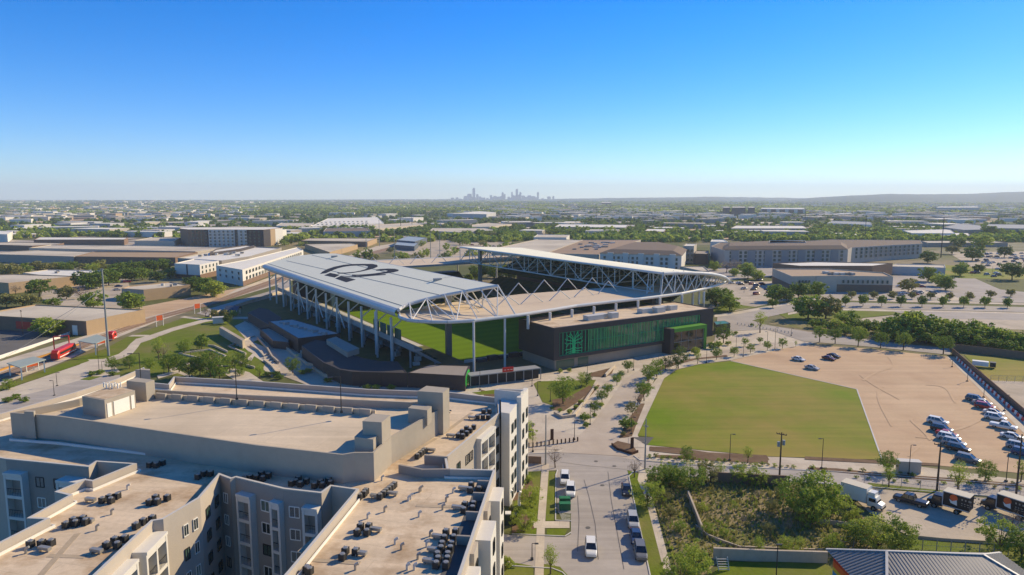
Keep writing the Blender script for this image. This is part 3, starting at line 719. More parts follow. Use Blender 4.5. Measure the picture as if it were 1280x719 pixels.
for r_ in (.62,.3):
    rp=[c_+nrm*.02+d_*math.cos(t)*L_*.47*r_+Vector((0,0,math.sin(t)*2.2*r_)) for t in [6.283*i/20 for i in range(21)]];mb.path(rp,.09,5)
mb.build('disc_ring',mat('deep_green',(.01,.13,.03),var=0),gd)
a3=annex('roofed_gate_block','low dark block with a flat pale roof beside the stadium columns',[(336,401.4),(372.6,423),(425,416.8),(392,406.5),(365.7,399)],5.5,darkclad,mat('annex_roof_pale',(.42,.42,.42),var=.08,scale=.5),.15)
mb=MB()
for i in range(10):
    x,y=P(352+i*6,404+ (i*1.6),5.5);mb.box((x,y,5.35),(1.6+(i%3)*.6,1.2,.7+.4*(i%2)),i)
mb.build('roof_plant',steelg,a3)
a4=annex('gabled_annex','dark low shed nearest the zigzag walk, at the far corner of the stadium',[(310,391),(336,406),(345,410),(352,397.5),(336,387),(324.5,384.6)],4.2,darkclad,darkroof,.05)
a5=annex('terrace_bar','small dark terrace pavilion with pale tables on top, below the flat roofed block',[(324.5,411),(341,426),(361,428),(361,421),(338,408.5)],3,darkclad,greywall,.4)
a6=annex('retaining_wall','bare concrete retaining wall stepping down beside the park lawn',[(274,409),(278,408),(306,424),(303,426)],3.2,concrete,concrete,.01,'wall')
# ---- club building ----
CF=P(692.6,410.5,14.2);CE=P(892,385.5,14.2);cfd=Vector((CE[0]-CF[0],CE[1]-CF[1],0));CL=cfd.length;cfd.normalize();cn=Vector((cfd.y,-cfd.x,0));ang=math.atan2(cfd.y,cfd.x)
CF=Vector((*CF,0))
def C3(s,d,z): p=CF+cfd*s-cn*d;return Vector((p.x,p.y,z))
club=thing('club_building','dark clad glass fronted building with green fins and a tree emblem','building',tuple(C3(CL/2,10,0)))
ftree=[(C3(0,0,0).x,C3(0,0,0).y),tuple(C3(CL,0,0)[:2]),tuple(C3(CL,20,0)[:2]),tuple(C3(0,21,0)[:2])]
conw=mat('board_concrete',(.33,.28,.23),var=.12,scale=.4)
mb=MB();mb.prism([tuple(C3(1,.9,0)[:2]),tuple(C3(CL-6,.9,0)[:2]),tuple(C3(CL-6,19,0)[:2]),tuple(C3(1,20,0)[:2])],0,3.6);mb.build('base_wall',conw,club)
# dark box as frame around recessed glass
mb=MB();g0,g1,z0,z1=2.2,CL-7,4.6,12.4
mb.prism([tuple(C3(a,b,0)[:2]) for a,b in ((0,1.0),(CL,1.0),(CL,20),(0,21))],3.5,13.9,0,bottom=True)
for (sa,sb,za,zb) in ((0,CL,z1,14.2),(0,CL,3.5,z0),(0,g0,z0,z1),(g1,CL,z0,z1)):
    a=C3(sa,0,za);b=C3(sb,0,za);c=C3(sb,1.0,za);d=C3(sa,1.0,za);mb.prism([tuple(p[:2]) for p in (a,b,c,d)],za,zb,0,bottom=True)
mb.wallrun([tuple(C3(0.2,1,0)[:2]),tuple(C3(.2,20.8,0)[:2]),tuple(C3(CL-.2,19.8,0)[:2]),tuple(C3(CL-.2,1,0)[:2])],13.9,14.2,.4)
mb.build('dark_box',darkclad,club)
mb=MB();mb.prism([tuple(C3(a,b,0)[:2]) for a,b in ((.5,1.2),(CL-.5,1.2),(CL-.5,19.5),(.5,20.5))],13.9,13.96);mb.build('roof',roofbeige,club)
glassg=mat('curtain_glass',(.05,.19,.11),rough=.06,var=.5,scale=.12,spec=1.)
mb=MB();mb.face([C3(g0,.7,z0),C3(g1,.7,z0),C3(g1,.7,z1),C3(g0,.7,z1)]);mb.build('curtain_glass',glassg,club)
mb=MB();mb.face([C3(g0,.62,z0),C3(14.6,.62,z0),C3(14.6,.62,z1),C3(g0,.62,z1)]);mb.build('emblem_panel',mat('emblem_backing',(.02,.03,.03),rough=.4,var=.1),club)
fin=mat('green_fin',(.06,.34,.12),rough=.5,var=.2,scale=.2);fint=mat('teal_fin',(.02,.33,.16),rough=.5,var=.1)
mb=MB();x=14.5;rr=random.Random(3)
while x<g1-.3:
    zz=z0+.1
    mb.beam(C3(x,.35,zz),C3(x+ (0 if x<44 else rr.uniform(-.8,.8)),.35,z1-.1),.08,.3);x+=rr.uniform(.8,2.0)
mb.build('green_fin',fin,club)
mb=MB()
for x in [2.4,3.9,5.4,7.0,8.5,10.1,11.7,13.2,14.6]: mb.beam(C3(x,.4,z0),C3(x,.4,z1),.12,.3)
mb.beam(C3(g0,.4,z0+.05),C3(g1,.4,z0+.05),.12,.3);mb.beam(C3(g0,.4,z1-.05),C3(g1,.4,z1-.05),.12,.3);mb.beam(C3(14.6,.5,8.6),C3(g1,.5,8.6),.1,.15)
mb.build('mullion',fint,club)
# tree emblem
em=mat('emblem_green',(.03,.62,.24),rough=.4,var=.05)
mb=MB();ec=8.2
def E(x,z): return C3(ec+x,.12,z)
def curve(pts,w0,w1):
    n=10;out=[]
    for i in range(n+1):
        t=i/n
        # quadratic / cubic bezier
        q=pts[:]
        while len(q)>1: q=[(q[j][0]*(1-t)+q[j+1][0]*t,q[j][1]*(1-t)+q[j+1][1]*t) for j in range(len(q)-1)]
        out.append(q[0])
    for i in range(n):
        a,b=out[i],out[i+1];mb.beam(E(*a),E(*b),.14,.62*(w0+(w1-w0)*i/n))
for o_ in (-.45,0,.45): curve([(o_,5.0),(o_*.7,7.5),(o_*1.3,9.3)],.55,.4)
for s_ in (-1,1):
    curve([(s_*.3,8.6),(s_*1.2,10.0),(s_*2.9,9.0),(s_*3.6,10.2)],.4,.22);curve([(s_*.3,9.0),(s_*.9,11.2),(s_*2.2,10.2),(s_*2.9,11.4)],.38,.2)
    curve([(s_*.2,9.2),(s_*.4,11.2),(s_*1.3,11.0),(s_*1.5,12.2)],.35,.2);curve([(s_*.4,8.0),(s_*1.6,8.9),(s_*3.0,7.8),(s_*3.7,8.9)],.36,.2)
    curve([(s_*2.3,9.5),(s_*2.9,9.9),(s_*2.6,10.6)],.22,.18);curve([(s_*1.4,10.6),(s_*2.0,11.0),(s_*1.6,11.7)],.22,.18);curve([(s_*2.4,8.3),(s_*2.6,7.5),(s_*3.3,7.4)],.22,.16)
    curve([(s_*.4,7.0),(s_*1.6,5.8),(s_*3.0,7.0),(s_*3.6,6.3)],.45,.2);curve([(s_*.4,6.2),(s_*1.2,5.2),(s_*2.4,6.0),(s_*3.4,5.2)],.4,.2)
    curve([(s_*.3,5.6),(s_*.8,4.9),(s_*1.7,5.4),(s_*2.2,4.8)],.35,.2)
mb.build('tree_emblem',em,club)
# entrance portal
mb=MB();s0,s1=CL*.72,CL*.93;
s0=CL-25;s1=CL-7
mb.prism([tuple(C3(a,b,0)[:2]) for a,b in ((s0-.6,-3.2),(s0+1.2,-3.2),(s0+1.2,1),(s0-.6,1))],0,9.3);mb.prism([tuple(C3(a,b,0)[:2]) for a,b in ((s0+1.2,-2.6),(s1,-2.6),(s1,.5),(s0+1.2,.5))],0,.4)
mb.build('portal_side',darkclad,club)
fg=mat('frame_green',(.10,.30,.03),rough=.5,var=.05)
mb=MB();mb.prism([tuple(C3(a,b,0)[:2]) for a,b in ((s0+1.2,-3.3),(s1,-3.3),(s1,1),(s0+1.2,1))],7.9,9.2,0,bottom=True)
mb.prism([tuple(C3(a,b,0)[:2]) for a,b in ((s1-1.2,-3.3),(s1,-3.3),(s1,1),(s1-1.2,1))],0,7.9,0);mb.build('green_frame',fg,club)
dk=mat('dark_glass',(.012,.018,.016),rough=.08,var=0,spec=1.)
mb=MB();mb.face([C3(s0+1.2,-2.9,.4),C3(s1-1.2,-2.9,.4),C3(s1-1.2,-2.9,7.9),C3(s0+1.2,-2.9,7.9)]);mb.build('portal_glass',dk,club)
mb=MB()
for i in range(5): x=s0+1.2+(s1-s0-2.7)*i/4;mb.beam(C3(x,-3.0,.4),C3(x,-3.0,7.9),.08,.1)
mb.beam(C3(s0+1.2,-3.0,4.1),C3(s1-1.2,-3.0,4.1),.1,.12);mb.build('portal_mullion',steelg,club)
mb=MB()
mb.face([C3(1.6,.85,.3),C3(9,.85,.3),C3(9,.85,3),C3(1.6,.85,3)]);mb.face([C3(10.5,.85,.3),C3(15,.85,.3),C3(15,.85,3),C3(10.5,.85,3)]);mb.build('lobby_glass',gteal,club)
mb=MB()
for (s_,d,w_,l_,h_) in ((22,7,7,3,1.6),(27,9,4,3,1.3),(30,6,3,2.5,1.9),(47,8,5,3,1.6),(52,6,4,3,1.9),(56,9,5,2.6,1.5),(60,7,3.5,2,1.7)): mb.box(tuple(C3(s_,d,13.95)),(w_,l_,h_),ang)
mb.build('rooftop_unit',coping,club)
a7=annex('teal_bus_shelter','teal roofed shelter beside the far end of the club building',[(892,402),(906,401),(913,404),(895,406)],4,darkclad,mat('teal_roof',(.03,.20,.19),rough=.5,var=.1),.05,'shelter')
# entrance canopy with red letters, gate fence
ga=thing('gate_canopy','low dark entrance gates with a thin canopy and small red sign at the stadium corner','gate',(*P(640,468),0))
gA=P3(588,470,3.6);gB=P3(676,460,3.6);gd_=(gB-gA).normalized();gn=Vector((-gd_.y,gd_.x,0))
mb=MB();mb.prism([tuple((gA)[:2]),tuple(gB[:2]),tuple((gB+gn*4)[:2]),tuple((gA+gn*4)[:2])],3.3,3.6,0,bottom=True);mb.build('canopy',steelg,ga)
mb=MB();mb.prism([tuple((gA+gn*1.5)[:2]),tuple((gB+gn*1.5)[:2]),tuple((gB+gn*1.7)[:2]),tuple((gA+gn*1.7)[:2])],0,3.3);mb.build('gate_screen',darkm,ga)
mb=MB()
for i in range(9): p=gA+(gB-gA)*i/8;mb.beam((p.x,p.y,0),(p.x,p.y,3.3),.25)
mb.build('post',steelg,ga)
sx=gA+(gB-gA)*.52+gn*-.1
mb=MB()
mb.box((sx.x,sx.y,3.62),(3.6,.25,1.4),math.atan2(gd_.y,gd_.x));sgn=mb.build('red_sign',redp,ga)
mb=MB()
for k in (-1,0,1):
    p=sx+gd_*k*1.05-gn*.16;mb.beam(p+Vector((0,0,.75-.05)),p+Vector((0,0,.78-.05)),.6,.6);
mb.build('sign_lettering',whitem,sgn)
# ================= near apartment block and parking deck =================
HP=17.3
APX=[(-80,560),(7.5,573.6),(111,583.6),(121,577),(165.6,580),(116,600),(107,598.6),(67.7,614.7),(86,619),(33,647.8),(56,648.8),(0,677),(-90,722),(-130,800),(60,775),(119.5,719),(191,651),(204,649),(250,622),(274.6,593.5),(288,598.5),(294.5,596.5),(354,611),(402,616.4),(414,607.6),(445,612),(360,713),(300,782),(552,790),(576,719),(619.5,587),(561,585.5),(558.5,572),(625,516),(624,497),(590,493.4),(562,490),(460,486.3),(310,475.7),(217,470.7),(210,480),(188,478),(180,459),(144,474),(94,490),(0,517),(-100,543)]
AP=ccw([P(u,v,HP) for u,v in APX])
apt=thing('apartment_building','beige and grey flat roofed apartment block wrapped around a parking deck','building',(*P(300,590,0),0))
bodyroof(apt,AP,HP,stucco,roofbeige,1.3,0,.35,coping)
# skirting band at the foot of parapets
mb=MB()
def wallpx(px,h0,h1,t,m=0,hp=HP): mb.wallrun([P(u,v,hp) for u,v in px],h0,h1,t,m)
wallpx([(500,581),(528,586.5),(561,586.2)],15.9,HP,.35);wallpx([(532,570),(558.5,572)],15.9,HP+.15,.35)
mb.build('parapet',stuccog,apt)
mb=MB();n=len(AP);ins=inset(AP,.62)
for i in range(n):
    a=Vector((*ins[i],15.98));b=Vector((*ins[(i+1)%n],15.98));mb.beam(a+Vector((0,0,.17)),b+Vector((0,0,.17)),.14,.36)
mb.build('roof_flashing',whitem,apt)
# roof seams
PD=[0]
mb=MB()
for (a,b) in (((97,667),(51,719)),((60,694.5),(107,696)),((520,632),(575,634)),((500,574),(545,548)),((548,546),(590,516)),((392,700),(450,704)),((375,690),(400,668))):
    PD[0]+=1;mb=MB();mb.beam(P3(*a,16.01+.004*PD[0]),P3(*b,16.01+.004*PD[0]),.7,.02);mb.build('roof_walkway_pad',mat('roof_pad',(.43,.35,.26),var=.15),apt)
# --- far corner tower ---
def boxpx(parent,name,px,h,z0,m,mroof=None,par=0,t=.25):
    poly=ccw([P(u,v,h) for u,v in px])
    if par:
        r_=parent;bodyroof(r_,poly,h,m,mroof or roofbeige,par,z0,t,coping)
    else:
        mb=MB();mb.prism(poly,z0,h,0,bottom=True);return mb.build(name,m,parent)
boxpx(apt,'tower',[(618,487),(651,490.5),(655.5,488),(656,487),(625,485.5)],19.2,0,whitewall,roofbeige,1.2)
TB=[P(u,v,17.6) for u,v in ((626.5,515.5),(637,517),(656,491),(626,491))]
mb=MB();mb.prism(TB,0,17.6);mb.build('corner_block',whitewall,apt)
# ---- facades ----
unitw=MB()
unitw.beam((-.5,-.05,-.5),(.5,-.05,-.5),.1,.08,0);unitw.beam((-.5,-.05,.5),(.5,-.05,.5),.1,.08,0);unitw.beam((-.5,-.05,-.5),(-.5,-.05,.5),.1,.07,0);unitw.beam((.5,-.05,-.5),(.5,-.05,.5),.1,.07,0);unitw.beam((.02,-.05,-.5),(.02,-.05,.5),.08,.05,0)
unitw.face([(-.5,-.02,-.5),(.5,-.02,-.5),(.5,-.02,.5),(-.5,-.02,.5)],1)
_w=unitw.build('window',[whitem,glass]);WM=_w.data;bpy.data.objects.remove(_w)
winlit=mat('pale_curtain_glass',(.22,.27,.22),rough=.2,var=.3,scale=.5,spec=.6)
_w=unitw.build('window',[whitem,winlit]);WM2=_w.data;bpy.data.objects.remove(_w)
_w=unitw.build('window',[darkm,tealglass]);WM3=_w.data;bpy.data.objects.remove(_w)
def win(root,p,out,w,h,me=None):
    """p: centre on the wall, out: outward unit vector"""
    o=bpy.data.objects.new('window',me or WM);COL.objects.link(o);o.parent=root;rl=wloc(root)
    o.location=Vector(p)-rl+Vector((out[0],out[1],0))*.04;o.rotation_euler=(0,0,math.atan2(out[1],out[0])+R(90));o.scale=(w,1,h);return o
def outv(a,b):
    d=(b-a);d.z=0;d.normalize();return d,Vector((d.y,-d.x,0))
LV=[14.2,11.0,7.8,4.6,1.7]
def winrow(root,a,b,fr,zs,w=1.5,h=1.5,me=None):
    """a->b runs left to right as seen from outside"""
    d,n=outv(a,b);L=(b-a).length
    for f in fr:
        for z in zs:
            p=a+d*(f*L);p.z=z;win(root,p,n,w,h,me if me else random.choice([WM,WM,WM2,WM3]))
rail_m=darkm
def bay(root,a,b,f0,f1,ztop,zbot,rows,dep=1.1,frame=whitewall,cols=1):
    """projecting white balcony bay with open dark cells"""
    d,n=outv(a,b);L=(b-a).length;s0,s1=f0*L,f1*L
    def A(s,o,z): p=a+d*s+n*o;return Vector((p.x,p.y,z))
    mb=MB();t=.35
    def bx(sa,sb,oa,ob,za,zb,m=0): mb.prism([tuple(A(s,o,0)[:2]) for s,o in ((sa,oa),(sb,oa),(sb,ob),(sa,ob))],za,zb,m,bottom=True)
    bx(s0,s0+t,0,dep,zbot,ztop);bx(s1-t,s1,0,dep,zbot,ztop);bx(s0,s1,-.01,dep+.1,ztop,ztop+.35)
    H_=(ztop-zbot)/rows
    for i in range(rows+1):
        z=zbot+i*H_;zb=max(zbot,z-.3);zt=min(z+.15,ztop) 
        if i<rows: bx(s0+t,s1-t,0,dep-.02,zb,zt)
    bx(s0+t,s1-t,dep-.3,dep-.04,ztop-.7,ztop)
    if cols==2: m_=(s0+s1)/2;bx(m_-t/2,m_+t/2,0,dep-.03,zbot,ztop)
    fr=mb.build('balcony_bay',frame,root)
    mb=MB()
    for i in range(rows):
        z=zbot+i*H_+.2;mb.face([A(s0+t,.03,z),A(s1-t,.03,z),A(s1-t,.03,z+H_-.5),A(s0+t,.03,z+H_-.5)])
    mb.build('balcony_door',glass,fr)
    mb=MB()
    for i in range(rows):
        z=zbot+i*H_+.15;mb.beam(A(s0+t,dep-.12,z+1.05),A(s1-t,dep-.12,z+1.05),.06)
        k=int((s1-s0)/.35)
        for j in range(k+1): s=s0+t+(s1-s0-2*t)*j/k;mb.beam(A(s,dep-.12,z),A(s,dep-.12,z+1.05),.03)
    mb.build('balcony_rail',darkm,fr)
def seg(u0,v0,u1,v1,h=HP): return P3(u0,v0,h),P3(u1,v1,h)
# south wall of right court (shade, facing the camera)
a,b=seg(294.5,596.5,402,616.4);mb=MB();d,nn_=outv(a,b);d2,_=outv(a,b)
# dark paint panels on the courtyard fronts
def clad(root,a,b,z0,z1,m,t=.06):
    d,n=outv(a,b);mb=MB();mb.prism([tuple(p[:2]) for p in (a,b,b+n*t,a+n*t)],z0,z1,0,bottom=True);return mb.build('dark_cladding',m,root)
a=P3(294.5,596.5,HP);m_=P3(354,611,HP);b=P3(402,616.4,HP)
clad(apt,a,m_,0,HP-.2,stuccog);clad(apt,m_,b,0,HP-.2,stuccog)
bay(apt,a,m_,.12,.42,15.2,1.8,4);winrow(apt,a,m_,[.62],LV[:4],1.5,1.5)
a2_,b2_=m_,b;bay(apt,a,m_,.80,1.0,15.2,1.8,4,dep=.9);winrow(apt,m_,b,[.28],LV[:4],1.5,1.5);bay(apt,m_,b,.58,.98,15.2,1.8,4)
a,b=seg(274.6,593.5,288,598.5);clad(apt,a,b,0,HP-.2,stuccog);winrow(apt,a,b,[.5],LV[:4],.9,1.4)
a,b=seg(250,622,274.6,593.5);winrow(apt,a,b,[.3,.75],LV[:4],1.3,1.4,WM3)
# left court
a,b=seg(7.5,573.6,111,583.6);clad(apt,a,b,0,HP-.2,stuccog)
bay(apt,a,b,.03,.26,15.3,2,4);winrow(apt,a,b,[.40,.62],LV[:4],1.4,1.5);bay(apt,a,b,.72,.98,15.3,2,4,dep=1.8)
# ML east face with bays
a,b=seg(119.5,719,191,651);bay(apt,a,b,.15,.50,15.4,1,4,dep=1.2);bay(apt,a,b,.58,1.0,15.6,1,4,dep=1.6,cols=2)
a,b=seg(204,649,250,622);winrow(apt,a,b,[.55,.82],LV[:4],.8,1.5)
# RW east facade
a,b=seg(558.5,572,625,516);clad(apt,a,b,0,HP-1.0,stucco)
winrow(apt,a,b,[.18,.33,.40,.86,.93],LV,1.3,1.5,WM3);bay(apt,a,b,.50,.80,16,2.6,4,dep=.9,cols=2);
# tower faces
A_=Vector((*TB[0],17));B_=Vector((*TB[1],17));C_=Vector((*TB[2],17))
winrow(apt,B_,C_,[.16,.34],LV,1.2,1.6,WM3);winrow(apt,B_,C_,[.62,.74,.90],LV,1.1,1.7,WM3)
d,n=outv(B_,C_)
mb=MB();mb.prism([tuple((B_+(C_-B_)*f+n*o)[:2]) for f,o in ((.5,-.2),(1.0,-.2),(1.0,.7),(.5,.7))],0,18.6,0,bottom=True);mb.build('projecting_bay',whitewall,apt)
A1=B_+(C_-B_)*.5+n*.7;C1=C_+n*.7;winrow(apt,A1,C1,[.25,.75],LV,1.2,1.7,WM3)
# RB east face
a,b=seg(576,719,619.5,587);mb=MB()
d,n=outv(a,b);L=(b-a).length
for i,(f0,f1,o,zt) in enumerate(((.02,.16,1.4,15.8),(.20,.30,.5,16.6),(.34,.52,1.8,16.2),(.58,.68,.5,16.6),(.74,.9,1.5,15.9))):
    mb=MB();mb.prism([tuple((a+d*f*L+n*oo)[:2]) for f,oo in ((f0,0),(f1,0),(f1,o),(f0,o))],0,zt,0,bottom=True);mb.build('facade_bay',[whitewall,stucco][i%2],apt)
    q0=a+d*f0*L+n*o;q1=a+d*f1*L+n*o;winrow(apt,q0,q1,[.5],LV,1.3,1.6,WM3)
# notch boxes along RB east parapet
for f in (.30,.52,.72,.86):
    q=a+d*f*L-n*1.1;mb=MB();mb.beam(Vector((q.x-n.x*.9,q.y-n.y*.9,16.7)),Vector((q.x+n.x*1.0,q.y+n.y*1.0,16.7)),.3,1.1);mb.build('parapet',stuccog,apt)
# inner parapets running a bit inside: dark lined gutter on the right
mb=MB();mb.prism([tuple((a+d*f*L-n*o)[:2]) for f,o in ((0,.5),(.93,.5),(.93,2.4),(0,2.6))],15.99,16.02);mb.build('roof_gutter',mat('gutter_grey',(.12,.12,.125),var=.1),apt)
# parapet bits at left of ML (inner step blocks) and lower-left ledge
# -------- parking deck --------
GX=[(12.6,516),(74,520.5),(320,556.6),(428,568.5),(443,566),(467,566),(489,546),(558,507),(553,500),(513,502.5),(460,500),(310,493.5),(194,487),(150,484),(98,499)]
GP=ccw([P(u,v,20.3) for u,v in GX])
gar=thing('parking_garage','concrete parking deck rising behind the apartment roof, empty top level','building',(*P(280,540,0),0))
garw=mat('garage_concrete',(.40,.36,.31),var=.06,scale=.15,stain=(.33,.30,.26),sscale=.08,sth=.6)
bodyroof(gar,GP,20.3,garw,deckconc,1.25,15.5,.3)
mb=MB();mb.wallrun([P(u,v,16) for u,v in ((14,551),(74,555.5),(320,585),(400,593),(430,591),(466,596),(500,566),(561,515))],15.95,16.35,.35);mb.build('base_flashing',whitem,gar)
# corner piece at left and gap box
boxpx(gar,'corner_pier',[(30,514.5),(42,515),(44,513),(33,512.5)],20.9,16,garw)
# stair towers
boxpx(gar,'stair_tower',[(443,546),(466.5,549.5),(487,528),(466,525)],21.6,15.5,garw)
boxpx(gar,'stair_tower',[(453,526.5),(477,528),(488,519),(466,517)],23.6,19,garw)
boxpx(gar,'stair_tower',[(521.8,489),(553.5,491),(561.5,485),(533,482.3)],23.4,15.5,garw)
boxpx(gar,'stair_tower',[(510,510),(534,513),(539.5,508),(517,505)],21.6,19,garw)
boxpx(gar,'stair_tower',[(158,476),(182,478.5),(193,475),(170,472)],22.6,17,garw)
boxpx(gar,'wall_fin',[(169,462),(181,461),(187.3,461.3),(187.5,463)],19.5,16,garw)
sh=thing('deck_shed','square concrete shed with white shutters on the left end of the parking deck','shed',(*P(130,500,19),19.05))
sp4=[P(u,v,22.2) for u,v in ((102.5,495.5),(130.5,500.5),(168.7,488),(141,481.5))];
mb=MB();mb.prism(sp4,19.0,22.2);mb.build('wall',garw,sh);mb=MB();mb.prism(inset(ccw(sp4),.3),22.2,22.25);mb.build('roof',roofbeige,sh)
a,b=Vector((*sp4[1],0)),Vector((*sp4[2],0));d,n=outv(a,b);L=(b-a).length
for f0,f1,nm in ((.06,.2,'door'),(.27,.78,'shutter'),(.84,.95,'door')):
    mb=MB();mb.prism([tuple((a+d*L*f+n*o)[:2]) for f,o in ((f0,0),(f1,0),(f1,.08),(f0,.08))],19.1,21.5);mb.build(nm,whitem,sh)
mb=MB()
for i in range(7):
    p=P3(130+i*3.5,484+ (i%2)*1.5,22.25);mb.tube(p,p+Vector((0,0,.9)),.12,.12,6)
    if i<6: q=P3(133.5+i*3.5,484+((i+1)%2)*1.5,22.25);mb.beam(p+Vector((0,0,.7)),q+Vector((0,0,.7)),.08)
mb.build('vent_pipe',whitem,sh)
# row of barrier walls on the deck, with low rail between
ra=P3(192,498,19.1);rb=P3(468,520,19.1)
br=thing('deck_barrier','row of short concrete barrier walls dividing the parking deck','barrier',tuple(ra))
d=(rb-ra);L=d.length;d.normalize();an=math.atan2(d.y,d.x);n_=13
for i in range(n_):
    p=ra+d*(L*(i+.5)/n_);mb=MB();mb.box((p.x,p.y,19.05),(L/n_*.62,.5,1.15),an);mb.build('barrier_panel',garw,br)
mb=MB();nb=Vector((-d.y,d.x,0));mb.beam(ra+nb*.5+Vector((0,0,.4)),rb+nb*.5+Vector((0,0,.4)),.3,.9);mb.build('low_wall',deckconc,br)
# lamps on the deck
def lamp_mesh(h,arm=1.6,two=False,m=None,r=.09):
    mb=MB();mb.tube((0,0,0),(0,0,h),r,r*.7,8);mb.box((0,0,0),(.45,.45,.3));
    return mb
def lamp(x,y,z,h,label,ang=0.,arm=1.6,two=False,group=None,m=None,r=.09,head=(.8,.35,.14)):
    t=thing('street_lamp',label,'lamp',(x,y,z),group,ang);mb=lamp_mesh(h,r=r)
    mb.beam((-arm if two else 0,0,h),(arm,0,h),.07);
    def bl(mb,nm,m_):
        me=bpy.data.meshes.new(nm);me.from_pydata(mb.v,[],mb.f);me.materials.append(m_);o=bpy.data.objects.new(nm,me);COL.objects.link(o);o.parent=t
    bl(mb,'pole',m or darkm)
    for s_ in ((-1,1) if two else (1,)):
        k=MB();k.box((s_*arm,0,h-.08),head);bl(k,'lamp_head',m or darkm)
    return t
for u,v,l in ((177,487,'dark lamp pole on the parking deck beside the small stair box'),(296.5,506,'dark lamp pole standing on the deck barrier, its shadow falling left'),(427,523,'dark lamp pole near the right end of the deck barrier')):
    x,y=P(u,v,19.2);lamp(x,y,20.2,6.2,l,R(200))
# --- air conditioners ---
acb=mat('ac_black',(.035,.035,.035),rough=.5,var=.2);acf=mat('ac_fan',(.38,.37,.35),rough=.4,var=.1,metal=.5)
mb=MB()
for i in range(4):
    t=R(45+90*i);mb.beam((.4*math.cos(t)*1.3,.4*math.sin(t)*1.3,0),(.4*math.cos(t)*1.3,.4*math.sin(t)*1.3,1.05),.08)
mb.box((0,0,.08),(.86,.86,.88));pr0=thing('air_conditioner',None,None);mb.build('body',acb,pr0)
mb=MB();mb.tube((0,0,.96),(0,0,1.08),.38,.36,14);mb.tube((0,0,1.08),(0,0,1.10),.12,.12,8);mb.build('fan_grille',acf,pr0);reg(pr0);PROTOS.append(pr0)
def grp(px,h,lab,rot=-.25):
    n=len(px);lab=lab.replace(' the ',' ').replace(' black','')
    for i,(u,v) in enumerate(sorted(px)):
        x,y=P(u,v,16);dup(pr0,(x,y,15.99),rot,.8,(lab%ordn(i,n)),'air conditioner','air conditioners on the apartment roof')
def cr5(l): return [(x/4.015,540+y/4.015) for x,y in l]
def cr6(l): return [(180+x/4.015,540+y/4.015) for x,y in l]
def cr7(l): return [(360+x/4.52,560+y/4.52) for x,y in l]
def cr8(l): return [(500+x/4.52,560+y/4.52) for x,y in l]
def cr4(l): return [(450+x/5.99,470+y/5.99) for x,y in l]
grp(cr5([(515,357),(550,343),(558,358),(590,335)]),16,'%s black unit in the cluster at the middle back of the left roof wing')
grp(cr5([(333,482),(370,460),(380,474),(417,452),(430,466)]),16,'%s black unit in the five at the centre of the left roof wing')
grp(cr5([(155,578),(210,575),(258,572)]),16,'%s black unit in the row of three beside the left parapet')
grp(cr5([(537,585),(578,560),(590,585),(626,552)]),16,'%s black unit in the four at the front right of the left roof wing')
grp(cr5([(684,487),(720,465),(765,450)]),16,'%s black unit in the three beside the right parapet of the left wing')
grp(cr5([(752,368),(782,345),(790,365)]+[(840,345)]),16,'%s black unit in the four at the right back of the left roof wing')
grp(cr6([(30,178),(62,180),(93,168)]),16,'%s black unit of three in shade at the foot of the deck wall')
grp(cr6([(272,238),(302,222),(334,222)]),16,'%s black unit of three by the head of the right court')
grp(cr6([(532,243),(565,243),(597,248),(590,225),(625,232)]),16,'%s black unit of five above the court balconies')
grp(cr7([(20,215),(45,208),(72,220),(60,190),(105,203)]),16,'%s black unit of five in front of the deck wall')
grp(cr7([(150,228),(185,210),(195,225),(230,200),(240,215)]),16,'%s black unit of five nearest the court corner')
grp(cr7([(405,290),(430,275),(440,262)]),16,'%s black unit of three by the head of the long parapet')
grp(cr7([(520,290),(540,275),(555,262),(570,250),(585,238),(600,225)]),16,'%s black unit in the slanting row of six on the right wing')
grp(cr7([(392,495),(410,462),(446,495),(457,462)]),16,'%s black unit in the square of four on the right wing')
grp(cr7([(308,635),(325,600),(383,605)]),16,'%s black unit in the three near the long left parapet')
grp(cr7([(108,705),(122,715)]),16,'%s black unit of the pair at the bottom of the long parapet')
grp(cr8([(397,255),(403,225),(447,250),(453,222)]),16,'%s black unit of four by the back right parapet')
grp(cr8([(360,370),(366,338),(410,360),(415,335)]),16,'%s black unit of four in the second group by the right parapet')
grp(cr8([(250,530),(260,495),(303,528),(314,492)]),16,'%s black unit at the top of the large right hand bank')
grp(cr8([(232,590),(238,565),(285,590),(292,565),(212,625),(270,625)]),16,'%s black unit in the middle of the large right hand bank')
grp(cr8([(205,680),(215,650),(260,682),(268,650)]),16,'%s black unit at the bottom of the large right hand bank')
grp(cr4([(430,620),(452,603),(467,590),(482,577)]),16,'%s black unit in the small row on the street wing')
grp(cr4([(735,465),(765,435),(797,410),(770,470),(800,448),(826,425),(852,400)]),16,'%s black unit in the double row on the street wing')
grp(cr4([(880,325),(920,325),(960,325),(925,282),(970,280)]),16,'%s black unit in the group at the far end of the street wing')
